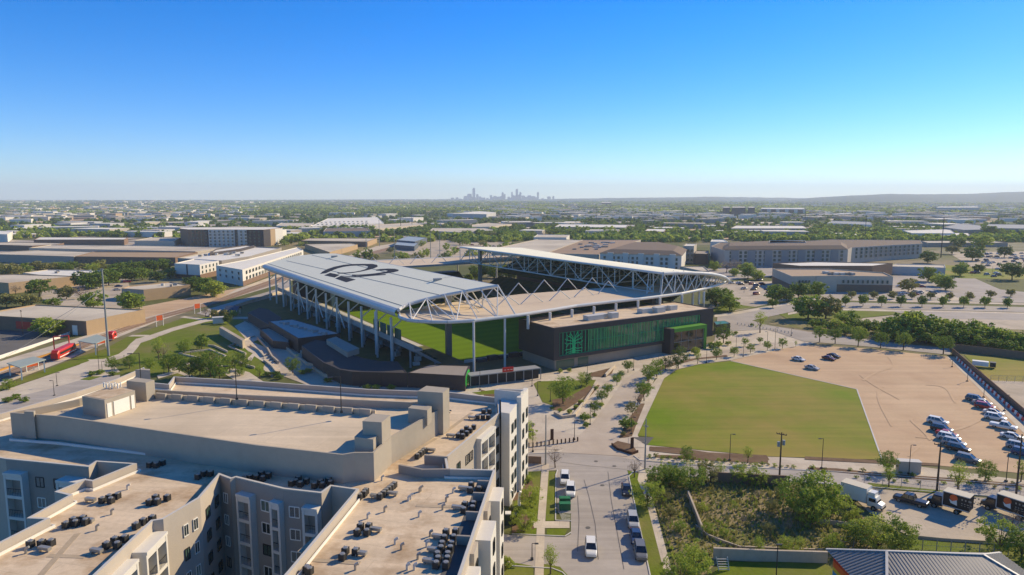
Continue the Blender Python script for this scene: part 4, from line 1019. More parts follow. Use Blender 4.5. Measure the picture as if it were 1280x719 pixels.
# ducts, curbs, vents
mb0=[]
vn=0
for i,(u,v) in enumerate(cr7([(450,400),(545,362),(605,545),(640,575),(680,300),(750,245),(740,390),(380,690),(530,185)])+cr8([(110,250),(60,290),(240,350),(300,255),(170,500),(150,560),(100,630),(80,690),(260,305),(40,690)])+cr5([(485,495),(640,290),(130,610),(520,690),(560,415),(330,350)])):
    x,y=P(u,v,16);mb=MB();mb.tube((x,y,15.98),(x,y,16.6),.14,.14,8);mb.beam((x,y,16.6),(x+.35,y+.1,16.75),.26,.22);mb.build('roof_vent',acf if i%2 else coping,apt)
for i,(u,v) in enumerate(cr5([(455,352),(225,600),(485,610),(445,455)])+cr6([(520,240),(755,265)])+cr7([(590,270),(495,285),(410,610),(495,475)])+cr8([(215,515),(190,590),(165,655),(325,350),(360,240)])+cr4([(680,460),(840,325),(530,570)])):
    x,y=P(u,v,16);mb=MB();mb.box((x,y,16.25),(1.5,.5,.35),R(-15));mb.box((x-.5,y,15.98),(.12,.5,.3));mb.box((x+.5,y,15.98),(.12,.5,.3));mb.build('conduit_box',acf,apt)
# ladder stair at NE of deck
mb=MB()
for i in range(6): p=P3(553+i*1.4,527-i*2.6,16.1+i*.35);mb.box(tuple(p),(1.2,.5,.12),.3)
mb.build('roof_step',darkm,apt)
# ================= vehicles =================
def paint(n,c,r=.3): return mat('car_'+n,c,rough=r,var=0,spec=.6)
PAINT=dict(white=(.75,.75,.73),silver=(.42,.43,.44),black=(.02,.02,.022),grey=(.16,.165,.17),red=(.35,.02,.02),maroon=(.12,.015,.02),blue=(.03,.06,.16),green=(.05,.12,.05),tan=(.4,.35,.27))
carglass=mat('car_glass',(.015,.018,.02),rough=.08,var=0,spec=.9);tyre=mat('tyre',(.015,.015,.015),rough=.8,var=0);rimm=mat('rim',(.4,.4,.4),rough=.3,var=0,metal=.8)
lampw=mat('headlight_lens',(.7,.7,.68),rough=.1,var=0);lampr=mat('tail_lens',(.35,.01,.01),rough=.2,var=0)
def loft(mb,st,m=0,bev=.12):
    """st: list of (x,z0,z1,hw)"""
    S_=[]
    for x,z0,z1,hw in st:
        S_.append([(x,-hw*.93,z0),(x,-hw,z0+(z1-z0)*.35),(x,-hw*.98,z1-bev),(x,-hw*.82,z1),(x,hw*.82,z1),(x,hw*.98,z1-bev),(x,hw,z0+(z1-z0)*.35),(x,hw*.93,z0)])
    for i in range(len(S_)-1):
        for k in range(8): j=(k+1)%8;mb.face([S_[i][k],S_[i+1][k],S_[i+1][j],S_[i][j]][::-1],m)
    mb.face(S_[0],m);mb.face(S_[-1][::-1],m)
CARP={}
def car_proto(kind,colr,lod=0):
    key=(kind,colr,lod)
    if key in CARP: return CARP[key]
    t=thing('parked_car' if kind!='pickup' else 'pickup_truck',None,None,(0,0,-50));pm=paint(colr,PAINT[colr])
    def bl(mb,nm,mm,par=t):
        me=bpy.data.meshes.new(nm);me.from_pydata(mb.v,[],mb.f)
        for q in (mm if isinstance(mm,list) else [mm]): me.materials.append(q)
        if isinstance(mm,list): me.polygons.foreach_set('material_index',np.array(mb.m,dtype=np.int32))
        o=bpy.data.objects.new(nm,me);COL.objects.link(o);o.parent=par;return o
    mb=MB()
    if kind=='sedan':
        loft(mb,[(-2.35,.42,.86,.74),(-2.15,.28,.96,.86),(-1.2,.24,.99,.91),(.95,.24,.95,.91),(1.9,.27,.82,.88),(2.3,.34,.68,.76)]);cab=(-1.75,1.15,-1.0,.3,.93,1.43,.84,.62)
    elif kind=='suv':
        loft(mb,[(-2.35,.45,1.05,.8),(-2.25,.32,1.12,.9),(-1.2,.28,1.1,.94),(1.1,.28,1.06,.94),(2.0,.32,.98,.9),(2.35,.42,.85,.78)]);cab=(-2.2,1.25,-1.9,.45,1.05,1.72,.87,.70)
    else:
        loft(mb,[(-2.8,.5,1.08,.9),(-2.7,.42,1.12,.96),(-.8,.4,1.12,.97),(1.2,.4,1.12,.97),(2.5,.42,1.05,.95),(2.8,.5,.9,.85)]);cab=(-.8,1.5,-.5,.85,1.1,1.85,.9,.72)
        mb.box((-1.78,0,1.13),(1.75,1.5,.02),0,0)
    bl(mb,'body',pm)
    b0,b1,r0,r1,zb,zt,hb,hr=cab
    A_=[(b0,-hb,zb),(b1,-hb,zb),(b1,hb,zb),(b0,hb,zb)];T_=[(r0,-hr,zt),(r1,-hr,zt),(r1,hr,zt),(r0,hr,zt)]
    mb=MB()
    for i in range(4): j=(i+1)%4;mb.face([A_[i],A_[j],T_[j],T_[i]])
    bl(mb,'window',carglass)
    mb=MB();mb.face([(x,y,z+.03) for x,y,z in T_])
    for i in range(4):
        j=(i+1)%4;mb.face([(T_[i][0],T_[i][1],zt-.07),(T_[j][0],T_[j][1],zt-.07),(T_[j][0],T_[j][1],zt+.03),(T_[i][0],T_[i][1],zt+.03)])
        mb.beam(A_[i],T_[i],.09)
    xm=(b0+b1)/2-.15
    for s_ in (-1,1): mb.beam((xm,s_*hb,zb),(xm,s_*hr,zt),.07)
    if kind=='suv':
        for s_ in (-1,1): mb.beam((-1.35,s_*hb,zb),(-1.3,s_*hr,zt),.12)
    bl(mb,'roof',pm)
    wx=(1.4,-1.4) if kind!='pickup' else (1.75,-1.7);rw=.34 if kind=='sedan' else .38
    for x in wx:
        for s_ in (-1,1):
            mb=MB();mb.tube((x,s_*.72,rw),(x,s_*.94,rw),rw,rw,12);wo=bl(mb,'wheel',tyre)
            if not lod: mb=MB();mb.tube((x,s_*.90,rw),(x,s_*.955,rw),rw*.6,rw*.6,10);bl(mb,'rim',rimm,wo)
    if not lod:
        L_=2.3 if kind!='pickup' else 2.78
        for s_ in (-1,1):
            mb=MB();mb.box((L_-.02,s_*.6,.66),(.12,.32,.14));bl(mb,'headlight',lampw)
            mb=MB();mb.box((-L_-.01,s_*.68,.8),(.1,.22,.16));bl(mb,'tail_light',lampr)
    reg(t);CARP[key]=t;PROTOS.append(t);return t
def headpx(u,v,du,dv): a=P(u-du,v-dv);b=P(u+du,v+dv);return math.atan2(b[1]-a[1],b[0]-a[0])
def car(u,v,kind,colr,label,ang,group=None,lod=0,cat=None,z=.05):
    x,y=P(u,v);return dup(car_proto(kind,colr,lod),(x,y,z),ang,None,label,cat or ('car' if kind!='pickup' else 'pickup truck'),group)
sa=math.atan2(-1,-.085)
for u,v,k,c,l in ((706,602,'suv','white','white car parked at the left kerb, farther of the two in front of the bins'),(713,617,'suv','white','white car at the left kerb, nearer of the two beside the green bins'),(738.5,690,'suv','white','white car driving alone down the middle of the street'),
  (783,616,'sedan','black','dark car parked in shade at the right kerb, farthest of the four'),(791,655.5,'suv','silver','silver car parked at the right kerb, second of the four'),(795,675,'sedan','blue','dark blue car parked at the right kerb between silver and grey cars'),(800.5,694,'suv','grey','grey car parked at the right kerb, nearest of the four')):
    car(u,v,k,c,l,sa if u<760 else sa+math.pi*0,'cars along the near street' if u!=738.5 else None,z=.03)
ga_=headpx(1210,575,11,2.6)
for u,v,k,c,l in ((998,451,'sedan','white','white and dark car parked alone at the upper left of the gravel lot'),(1015,462,'sedan','silver','silver car parked alone in the middle left of the gravel lot'),(1036,450,'sedan','maroon','maroon car at the back of the gravel lot'),(1042,447,'sedan','black','black car behind the maroon car at the back of the gravel lot'),
 (1172,530,'suv','white','white car at the head of the left row in the gravel lot'),(1177,539.5,'suv','black','black car second in the left gravel row'),(1184,545.5,'sedan','red','red car hidden third in the left gravel row'),(1186,550.5,'suv','white','white car fourth in the left gravel row'),(1192.5,557,'suv','silver','silver car fifth in the left gravel row'),(1197.5,564,'suv','black','black car sixth in the left gravel row'),(1209.6,577.5,'suv','grey','grey car parked alone at the front of the left gravel row'),
 (1219,501.5,'suv','grey','dark grey car at the head of the right gravel row'),(1228,506,'sedan','silver','silver car squeezed behind the red car in the right gravel row'),(1231,511,'suv','red','red car third in the right gravel row'),(1242,518.5,'sedan','white','white low car behind the long white car in the right gravel row'),(1244,525,'suv','white','long white car fifth in the right gravel row'),(1254,536,'pickup','white','white pickup in the right gravel row'),(1265,548.5,'sedan','white','white low car below the pickup in the right gravel row'),(1273,561.5,'suv','silver','silver car near the frame edge in the right gravel row'),(1280,570,'suv','blue','dark blue car cut by the frame edge in the gravel lot')):
    car(u,v,k,c,l,ga_ if u>1100 else headpx(u,v,9,2),'cars parked on the gravel lot',z=.04)
# trucks
def box_truck(u0,v0,u1,v1,body,label,boxm,white=False):
    a=Vector((*P(u1,v1),0));b=Vector((*P(u0,v0),0));d=b-a;L=d.length;an=math.atan2(d.y,d.x);c=(a+b)/2
    t=thing('box_truck',label,'truck',(c.x,c.y,.05),None,an);hl=L/2
    def bl(mb,nm,mm,par=t):
        me=bpy.data.meshes.new(nm);me.from_pydata(mb.v,[],mb.f);me.materials.append(mm);o=bpy.data.objects.new(nm,me);COL.objects.link(o);o.parent=par;return o
    cl=2.6;bx0,bx1=-hl,hl-cl
    mb=MB();mb.box(((bx0+bx1)/2,0,1.15),(bx1-bx0,2.45,2.55));bo=bl(mb,'cargo_box',boxm)
    mb=MB();mb.box(((bx0+bx1)/2,0,3.7),(bx1-bx0+.04,2.5,.06));bl(mb,'roof_panel',mat('truck_roof',(.62,.58,.5) if not white else (.8,.8,.8),var=.05),bo)
    mb=MB()
    for s_ in (-1,1):
        mb.beam((bx0,s_*1.23,1.15),(bx1,s_*1.23,1.15),.08,.14);mb.beam((bx1,s_*1.23,1.15),(bx1,s_*1.23,3.7),.1);mb.beam((bx0,s_*1.23,3.68),(bx1,s_*1.23,3.68),.08,.1)
    bl(mb,'box_trim',steelw,bo)
    mb=MB();loft(mb,[(bx1+.1,.6,2.5,1.05),(hl-1.0,.6,2.45,1.05),(hl-.75,.6,1.55,1.02),(hl,.6,1.3,.92)]);bl(mb,'cab',body)
    mb=MB();mb.face([(hl-1.02,-.9,2.3),(hl-1.02,.9,2.3),(hl-.72,.95,1.58),(hl-.72,-.95,1.58)][::-1])
    for s_ in (-1,1): mb.face([(bx1+.4,s_*1.055,1.6),(hl-1.0,s_*1.055,1.6),(hl-1.1,s_*1.05,2.25),(bx1+.4,s_*1.05,2.25)])
    bl(mb,'window',carglass)
    if white: mb=MB();mb.box((bx1+.7,0,2.5),(1.2,1.6,.7));bl(mb,'wind_deflector',body)
    mb=MB();mb.box((-.4,0,.7),(L-1.2,1.0,.45));mb.box((hl-.02,0,.5),(.2,2.1,.35));bl(mb,'chassis',darkm)
    for x in (hl-1.3,-hl+1.9):
        for s_ in (-1,1):
            mb=MB();mb.tube((x,s_*.75,.45),(x,s_*1.15,.45),.48,.48,14);wo=bl(mb,'wheel',tyre);mb=MB();mb.tube((x,s_*1.12,.45),(x,s_*1.17,.45),.26,.26,10);bl(mb,'rim',rimm,wo)
    if not white:
        for s_ in (-1,1):
            mb=MB();mb.tube((bx1-1.7,s_*1.24,2.95),(bx1-1.7,s_*1.255,2.95),.62,.62,16);bl(mb,'orange_graphic',orange,bo)
            mb=MB();mb.face([(bx1-2.3,s_*1.262,1.7),(bx1-1.3,s_*1.262,1.9),(bx1-1.0,s_*1.262,2.6),(bx1-1.5,s_*1.262,2.3),(bx1-2.2,s_*1.262,2.7)]);bl(mb,'white_graphic',whitem,bo)
            mb=MB()
            for r_,(z,n_,h_) in enumerate(((2.9,6,.3),(2.3,8,.14),(1.95,7,.1))):
                for i in range(n_):
                    x=bx1-2.9-i*(2.6/n_)-.1*(i%3);mb.face([(x,s_*1.262,z),(x-.22,s_*1.262,z),(x-.22,s_*1.262,z+h_),(x,s_*1.262,z+h_)])
            bl(mb,'lettering',mat('faded_lettering',(.35,.33,.3),var=0),bo)
    return t
blk=paint('black',PAINT['black']);wht=paint('white',PAINT['white'])
box_truck(1160,630,1213,646,blk,'black box truck with orange round graphic, beside the black pickup',mat('truck_black',(.02,.018,.018),rough=.35,var=.05))
box_truck(1228,633,1292,655,blk,'second black box truck, cut off by the right frame edge',mat('truck_black',(.02,.018,.018)))
box_truck(1104,640,1053,624,wht,'white box truck with cab facing right, beside the big green bush',mat('truck_white',(.72,.75,.78),rough=.4,var=.04),True)
car(1138,630,'pickup','black','black pickup with pale bed cover between the white and black trucks',headpx(1138,630,-10,-2.8),None)
# bins
bn_=mat('bin_green',(.02,.13,.06),rough=.5,var=.1)
for i,(u,v,l) in enumerate(((706,630,'farther green rubbish container by the kerb'),(706,637,'nearer green rubbish container by the kerb'))):
    x,y=P(u,v);t=thing('rubbish_container',l,'container',(x,y,.03));mb=MB();mb.box((x,y,.05),(2.0,1.2,1.15),.05);mb.build('body',bn_,t);mb=MB();mb.beam((x-1,y-.3,1.28),(x+1,y-.3,1.28),.6,.08);mb.beam((x-1,y+.32,1.24),(x+1,y+.32,1.24),.6,.08);mb.build('lid',mat('bin_lid',(.03,.17,.09),var=.05),t)
# ================= lamps, poles =================
def hgt(u,v,vt,z=0):
    x,y=P(u,v,z);h=1.
    for h in np.arange(1,60,.1):
        if Q(x,y,z+h)[1]<=vt: break
    return float(h)
LAMPS=[(718,550,526,'lamp at the plaza behind the row of bollards'),(665,483,464,'lamp between the plaza lawn and the end building'),(672,495,477,'dark lamp at the left corner of the plaza lawn'),(688,502,486,'dark lamp at the lower edge of the plaza lawn'),(737.6,531,505,'lamp beside the small bush on the plaza walk'),(883,454,437,'lamp in front of the glass entrance portal'),(920,437,421,'lamp on the walk right of the glass entrance'),(929,446,430,'lamp behind the bend of the lawn path'),(968.5,437,410,'tall dark lamp at the right end of the plaza'),(959,430,415,'lamp in the middle of the right plaza'),(989,420,411,'small lamp by the road corner'),(792,463,447,'lamp before the concrete base of the club building'),(823,461,444,'lamp left of the entrance portal'),(734,480,458,'lamp beside the triangular bed'),
 (912,576,543,'slim dark lamp in front of the lawn, near its middle'),(1027,586,549,'slim dark lamp in front of the right end of the lawn'),(1136,593,557,'dark lamp beside the white utility box'),(1257.5,602,566,'dark lamp at the right front of the gravel lot'),(789,543,522,'short dark lamp beside the round bush at the lane end'),
 (1190,459,450,'first short lamp along the barrier road'),(1209,477,461,'second lamp along the barrier road'),(1229.5,497,478,'third lamp along the barrier road'),(1255.5,514,494,'fourth lamp along the barrier road'),
 (68,495,476,'dark lamp beside the left access road'),(71.5,483,466,'grey lamp on the station plaza'),(124,465,430,'tall dark lamp beside the station plaza'),(128,466,452,'short dark lamp beside the tall one at the station'),(425,468,452,'dark lamp against the curved annex wall'),(450,484,467,'dark lamp near the foot of the curved annex'),(477,484,469,'dark lamp in front of the box annex'),(600,488,461,'dark lamp beside the green disc'),(205,467,447,'dark lamp in the park behind the deck'),(240,470,440,'slim lamp above the park trees'),(666,565,540,'thin lamp beside the corner tower'),(665,700,680,'small post lamp on the drive')]
for i,(u,v,vt,l) in enumerate(LAMPS):
    x,y=P(u,v);lamp(x,y,.02,max(2.5,hgt(u,v,vt)),l,R([0,180][i%2]),.7,False,'lamp posts',r=.08,head=(.6,.3,.12))
def pole(u,v,vt,label,m,r=.25,arms=(),name='utility_pole',cat='pole',box=False):
    x,y=P(u,v);h=hgt(u,v,vt);t=thing(name,label,cat,(x,y,0));mb=MB();mb.tube((x,y,0),(x,y,h),r,r*.55,10);mb.build('pole',m,t)
    for z,w_ in arms: mb=MB();mb.beam((x-w_*.8,y+w_*.55,h-z),(x+w_*.8,y-w_*.55,h-z),.14,.16);[mb.tube((x+s*w_*.8,y-s*w_*.55,h-z),(x+s*w_*.8,y-s*w_*.55,h-z+.3),.06,.06,5) for s in (-.95,-.4,.4,.95)];mb.build('cross_arm',m,t)
    if box: mb=MB();mb.tube((x+.5,y,h-2.6),(x+.5,y,h-1.6),.28,.28,10);mb.tube((x-.5,y,h-2.9),(x-.5,y,h-1.9),.28,.28,10);mb.build('transformer',steelg,t)
    return t,Vector((x,y,h))
galv=mat('galvanised',(.30,.31,.31),rough=.5,var=.08)
pole(136,445,336,'tall grey steel pole with white head beside the station',galv,.42,((.3,1.2),))
pole(806,587,524,'grey steel pole by the corner of the lawn, small camera box on it',galv,.2,((1.6,.5),),box=False)
pole(682,581,519,'grey steel pole at the left corner of the junction',galv,.2)
pole(974,601,541,'wooden pole with transformers in front of the lawn',wood,.2,((.4,1.0),),box=True)
pole(1171,614,553,'dark wooden pole beside the black box truck',wood,.22,((.6,1.1),))
pole(1270,619,543,'dark wooden pole with cross arm at the right frame edge',wood,.2,((.8,1.2),))
pole(29,421,388,'wooden pole in front of the left warehouse',wood,.14,((.4,.8),))
for u,v,vt,l in ((458,316,278,'left tall grey floodlight mast behind the east canopy'),(474.5,308,275,'second grey mast behind the east canopy'),(493.5,325,288,'third grey mast behind the east canopy'),(538.5,328,291,'thin mast above the south canopy'),(550,327,290,'thin mast beside the one above the south canopy')): pole(u,v,vt,l,galv,.35,((.2,1.5),),name='floodlight_mast',cat='mast')
for u,v,vt,l in ((1176,322,271,'tall dark power mast by the right parking lots'),(1081,300,270,'dark power mast behind the grey apartments'),(1005.5,290,262,'dark power mast among the far trees, right of centre'),(853.5,285,260,'far dark power mast right of the stadium'),(745,285,258,'far dark power mast behind the brown roof'),(515,286,262,'far dark mast left of the skyline'),(501,288,266,'shorter far dark mast left of the skyline'),(532,275,258,'small far mast below the skyline'),(185,270,250,'thin far mast over the left woods')): pole(u,v,vt,l,darkm,.5,((.8,3.),(3,3.)),name='power_mast',cat='mast')
for i,(u,v,vt) in enumerate(((1215,345,332),(1265,340,325),(930,366,351),(1014,372,357),(1193,357,340),(1240,345,333))): pole(u,v,vt,['thin lamp mast beside the far right car park','lamp mast at the right edge of the far car park','lamp mast in the car park behind the stadium','lamp mast in front of the beige building','lamp mast behind the concrete lot','lamp mast between the far parked cars'][i],darkm,.1,name='lamp_mast',cat='lamp')
# cables at the left
mb=MB()
for z0,z1 in ((12.5,21),(12,20)):
    a=P3(-20,462 if z0>12.2 else 440,6);b=P3(136,445,0);b.z=z1+4
    for i in range(12):
        def q(t): p=a.lerp(b,t);p.z-=1.6*math.sin(3.14*t);return p
        mb.tube(q(i/12),q((i+1)/12),.05,.05,4)
tag(mb.build('power_cable',galv),'two sagging pale cables running from the tall steel pole out of frame','cable')
# bollards
k=0
for i in range(14):
    f=i/13;u=656+f*66;v=560-f*8;x,y=P(u,v)
    mb=MB();mb.box((x,y,.01),(.28,.28,1.0),.1);mb.box((x,y,1.01),(.2,.2,.06),.1);tag(mb.build('bollard',mat('corten',(.09,.05,.035),var=.2)),'%s rusty bollard of the row at the plaza edge'%ordn(i,14),'bollard','bollards at the plaza edge')
for i in range(16):
    f=i/15;u=922+f*68;v=406+f*12;x,y=P(u,v)
    mb=MB();mb.tube((x,y,0),(x,y,1.),.16,.16,8);mb.tube((x,y,1.),(x,y,1.06),.12,.1,8);tag(mb.build('bollard',coping),'%s pale bollard of the curved row by the road'%ordn(i,16),'bollard','bollards by the road corner')
# plaza walls and signs
def wallt(name,label,px,h,t,m,cat='wall',z=0):
    mb=MB();mb.wallrun([P(u,v) for u,v in px],z,h,t,m=0);o=mb.build(name,m);return tag(o,label,cat)
corten=mat('corten',(.09,.05,.035))
wallt('seat_wall','low concrete seat wall at the foot of the planted bed',[(694,518),(703,523),(718,521)],.7,.6,concrete)
wallt('seat_wall','long slanting concrete edge beside the plaza bed',[(716,521),(731,503),(746,481)],.6,.5,paleconc)
wallt('seat_wall','low concrete wall behind the bollards on the left',[(655,535),(666,533)],.9,.5,concrete)
wallt('seat_wall','short pale wall at the tip of the triangular bed',[(757,471),(768,459)],1.0,.5,paleconc)
wallt('screen_wall','brown slatted screen beside the corner tower',[(655,579),(676,580)],1.6,.2,brick,'fence')
wallt('planter_edge','dark steel edged planter at the junction corner',[(765,557),(772,563),(790,568.5),(797,566)],.6,.25,corten,'planter')
for i,(u,v,l) in enumerate(((790,561,'dark upright totem sign at the junction corner'),(690,550,'brown upright totem sign behind the bollards'))):
    x,y=P(u,v);mb=MB();mb.box((x,y,0),(.7,.3,2.6),.3);mb.box((x,y,0),(.95,.5,.15),.3);tag(mb.build('totem_sign',corten),l,'sign')
# white pylons by the near building
for i,(u,v) in enumerate(((638,630),(649,632))):
    x,y=P(u,v);mb=MB();mb.tube((x,y,0),(x,y,2.2),.35,.18,5);mb.tube((x,y,2.2),(x+.25,y,2.7),.2,.3,5);tag(mb.build('garden_sculpture',whitem),['left white garden sculpture on the lawn by the building','right white garden sculpture on the lawn by the building'][i],'sculpture')
x,y=P(638,655);t=thing('utility_cabinet','dark utility cabinet with white tops beside the drive','cabinet',(x,y,0));mb=MB();mb.box((x,y,0),(2.2,1.2,1.9));mb.build('body',mat('cab_green',(.03,.045,.035),var=.1),t);mb=MB();mb.box((x-.4,y,1.9),(1.,1.1,.2));mb.build('cap',whitem,t)
x,y=P(1135,590);t=thing('utility_cabinet','large white utility box in front of the gravel lot','cabinet',(x,y,0),None);mb=MB();mb.box((x,y,0),(4.2,1.6,2.4),-.15);mb.build('body',palewall,t);mb=MB();mb.box((x,y,2.4),(4.4,1.8,.1),-.15);mb.build('roof',coping,t)
# ---- vacant lot walls ----
wallt('lot_wall','slanting concrete wall inside the overgrown lot',[(860,622),(869,645),(878,668)],1.3,.3,concrete)
wallt('lot_wall','long low concrete wall along the front of the overgrown lot',[(893,699),(960,702),(1032,704)],1.9,.4,concrete)
wallt('lot_kerb','broken low kerb curving through the scrub',[(870,660),(885,672),(905,680),(925,687),(1035,691)],.6,.25,concrete,'kerb')
wallt('lot_wall','brown timber wall behind the shrubs along the road',[(888,603),(935,606),(982,608)],2.2,.25,brick,'fence')
wallt('lot_wall','low wall beyond the big bush by the parked lorries',[(1025,655),(1060,659),(1080,662)],.9,.25,concrete)
wallt('lot_wall','retaining wall at the front edge of the lorry yard',[(1128,671),(1180,676),(1260,681),(1340,690)],.5,.3,concrete)
# chain link fences
def chain(label,px,h=1.8,n=None,post=.05):
    pts=[P3(u,v) for u,v in px];t=thing('chain_fence',label,'fence',tuple(pts[0]));L=sum((pts[i+1]-pts[i]).length for i in range(len(pts)-1));n=n or int(L/3)
    pp=lerpl(pts,n+1)
    for p in pp: mb=MB();mb.tube(p,p+Vector((0,0,h)),post,post,6);mb.build('post',galv,t)
    mb=MB()
    for z in (.1,h*.5,h): mb.path([p+Vector((0,0,z)) for p in pp],.025,4)
    for i in range(n):
        for k_ in range(4): a=pp[i].lerp(pp[i+1],k_/4);b=pp[i].lerp(pp[i+1],(k_+1)/4);mb.beam(a+Vector((0,0,.1)),b+Vector((0,0,h)),.012);mb.beam(a+Vector((0,0,h)),b+Vector((0,0,.1)),.012)
    mb.build('wire_mesh',galv,t)
chain('thin wire fence between the road and the lorry yard',[(1080,604),(1180,616),(1300,630)],1.9)
chain('wire fence with white posts behind the striped roof',[(1050,684),(1130,687),(1260,695)],1.9,12,.07)
# red and white barriers
A_=Vector((*P(1195.5,449),0));B_=Vector((*P(1290,537),0));d=B_-A_;L=d.length;d.normalize();an=math.atan2(d.y,d.x);n_=int(L/1.9)
for i in range(n_):
    p=A_+d*(i+.5)*L/n_;mb=MB();mb.box((p.x,p.y,.045),(1.75,.55,.35),an);mb.box((p.x,p.y,.395),(1.6,.3,.6),an)
    tag(mb.build('traffic_barrier',redp if i%2 else whitem),'%s water filled barrier in the line along the brown fence'%('red' if i%2 else 'white'),'barrier','red and white barriers')
wallt('timber_fence','brown timber fence behind the red and white barriers',[(1190,443),(1240,487),(1300,540)],2.3,.15,brick,'fence')
wallt('timber_fence','long brown timber fence below the tree belt on the right',[(1187,438),(1240,444),(1340,457)],2.6,.15,brick,'fence')
chain('pale green screen fence around the works yard',[(1238,477),(1340,481)],2.,10)
x,y=P(1225,459);t=thing('utility_trailer','white and black trailer on the grass behind the barriers','trailer',(x,y,0));mb=MB();mb.box((x,y,.6),(4.5,2,1.5),-.6);mb.build('body',whitem,t);mb=MB();mb.box((x+3.2,y-1.4,.5),(1.6,2,1.5),-.6);mb.build('cab',darkm,t)
# ---- striped roof shed, bottom right ----
R1=P3(1108.4,689.4,7);R2=P3(1229,693.8,7);FL=P3(1032.5,687,4.6);FR=P3(1262,700,4.6)
FRx=Vector((R2.x+ (R1.x-FL.x),FL.y-1,4.6));dwn=Vector((0,-1,0))
NL=Vector((FL.x+.2,R1.y-(FL.y-R1.y)-1.5,4.6)) if FL.y>R1.y else Vector((FL.x+.3,R1.y-11,4.6))
NL=Vector((FL.x+.3,FL.y-16,4.6));NR=Vector((FRx.x,FRx.y-16,4.6))
shd=thing('metal_roof_building','building with a ribbed grey metal hip roof and a painted wall','building',((FL.x+FRx.x)/2,FL.y-8,0))
ribm=mat('ribbed_metal',(.42,.40,.37),rough=.75,var=.05,metal=.2);ribd=mat('rib_dark_grey',(.17,.17,.175),rough=.5,var=.05)  # roof sheet, and a darker grey for its raised ribs
mb=MB()
for f in ([FL,NL,R1],[NL,NR,R2,R1],[NR,FRx,R2],[FRx,FL,R1,R2]): mb.face(f)
rf=mb.build('roof',ribm,shd)
def ribs(name,e0,e1,r0,r1,n,w=.2,h=.1):
    mb=MB()
    for i in range(n):
        t=(i+.5)/n;e=e0.lerp(e1,t)
        rr_=r0.lerp(r1,t) if (r0-r1).length>0.1 else r0
        mb.beam(e+Vector((0,0,.05)),rr_+Vector((0,0,.05)),w,h)
    mb.build(name,ribd,rf)
def clipribs(E0,E1,A,B,n,name):
    """ribs perpendicular to eave E0-E1 on a face whose ridge is A-B (trapezoid or triangle)"""
    mb=MB();d=(E1-E0);L=d.length;d.normalize();sa_=(A-E0).dot(d);sb_=(B-E0).dot(d)
    top=(A-E0)-d*sa_
    for i in range(n):
        s=L*(i+.5)/n
        if s<sa_: k=s/sa_
        elif s>sb_: k=(L-s)/(L-sb_)
        else: k=1
        e=E0+d*s;mb.beam(e+Vector((0,0,.04)),e+top*k*.99+Vector((0,0,.04)),.22,.1)
    mb.build(name,ribd,rf)
clipribs(NL,NR,R1,R2,50,'roof_rib');clipribs(FL,NL,R1,R1,26,'roof_rib');clipribs(NR,FRx,R2,R2,26,'roof_rib')
mb=MB()
for a,b in ((R1,R2),(R1,FL),(R1,NL),(R2,NR),(R2,FRx)): mb.beam(a+Vector((0,0,.1)),b+Vector((0,0,.1)),.35,.12)
mb.build('ridge_cap',coping,rf)
wl=[(FL.x+.8,FL.y-.8),(NL.x+.8,NL.y+.5),(NR.x-.8,NR.y+.5),(FRx.x-.8,FRx.y-.8)]
mb=MB();mb.prism(wl,0,4.5);mb.build('wall',stuccog,shd)
for i,(c,z0,z1) in enumerate(((redp,3.4,4.4),(orange,2.5,3.4),(mat('mural_yellow',(.7,.5,.05),var=.05),1.9,2.5),(mat('mural_blue',(.08,.3,.5),var=.1),0,1.9))):
    mb=MB();mb.prism([(FL.x+.72,FL.y-.9),(FL.x+.79,FL.y-.9),(NL.x+.79,NL.y+.6),(NL.x+.72,NL.y+.6)],z0,z1,0,bottom=True);mb.build('mural_band',c,shd)
x,y=P(905,714);t=thing('wooden_frame','small leaning timber frame by the low wall','frame',(x,y,0));mb=MB();mb.beam((x-.8,y,0),(x-1.1,y+.5,2),.12);mb.beam((x+.8,y,0),(x+.6,y+.5,2),.12)
for i in range(5): mb.beam((x-.8-i*.06,y+.1*i,.3+i*.35),(x+.8-i*.04,y+.1*i,.3+i*.35),.1)
mb.build('ladder',coping,t)
x,y=P(970,725);lamp(x,y,.05,5.5,'slim dark lamp on the lawn at the bottom edge',0,.2)
# ================= station =================
gcan=mat('station_canopy',(.33,.38,.35),rough=.6,var=.06)
for l,px in (('nearer grey green station canopy on white posts, at the left edge',[(8.3,454.4),(25,460),(57.5,449.7),(42,446.3)]),('farther grey green station canopy beside the tall steel pole',[(97,426.6),(119,430.3),(135,423.3),(121,418.5)])):
    pts=[P3(u,v,4.2) for u,v in px];c=sum(pts,Vector())/4;t=thing('station_canopy',l,'canopy',(c.x,c.y,0));mb=MB();mb.prism([tuple(p[:2]) for p in pts],4.1,4.35,0,bottom=True);mb.build('roof',gcan,t)
    for i in range(4):
        p=pts[i]*.88+c*.12;mb=MB();mb.box((p.x,p.y,0),(.35,.35,4.1),.6);mb.build('post',whitem,t)
def osign(u,v,w_,h_,z,label):
    x,y=P(u,v);t=thing('station_sign',label,'sign',(x,y,0));a_=R(55)
    mb=MB();dx,dy=math.cos(a_)*w_/2,math.sin(a_)*w_/2
    mb.beam((x-dx,y-dy,0),(x-dx,y-dy,z+h_),.2);mb.beam((x+dx,y+dy,0),(x+dx,y+dy,z+h_),.2);mb.build('frame',whitem,t);mb=MB();mb.box((x,y,z),(w_-.2,.15,h_),a_);mb.build('orange_panel',orange,t)
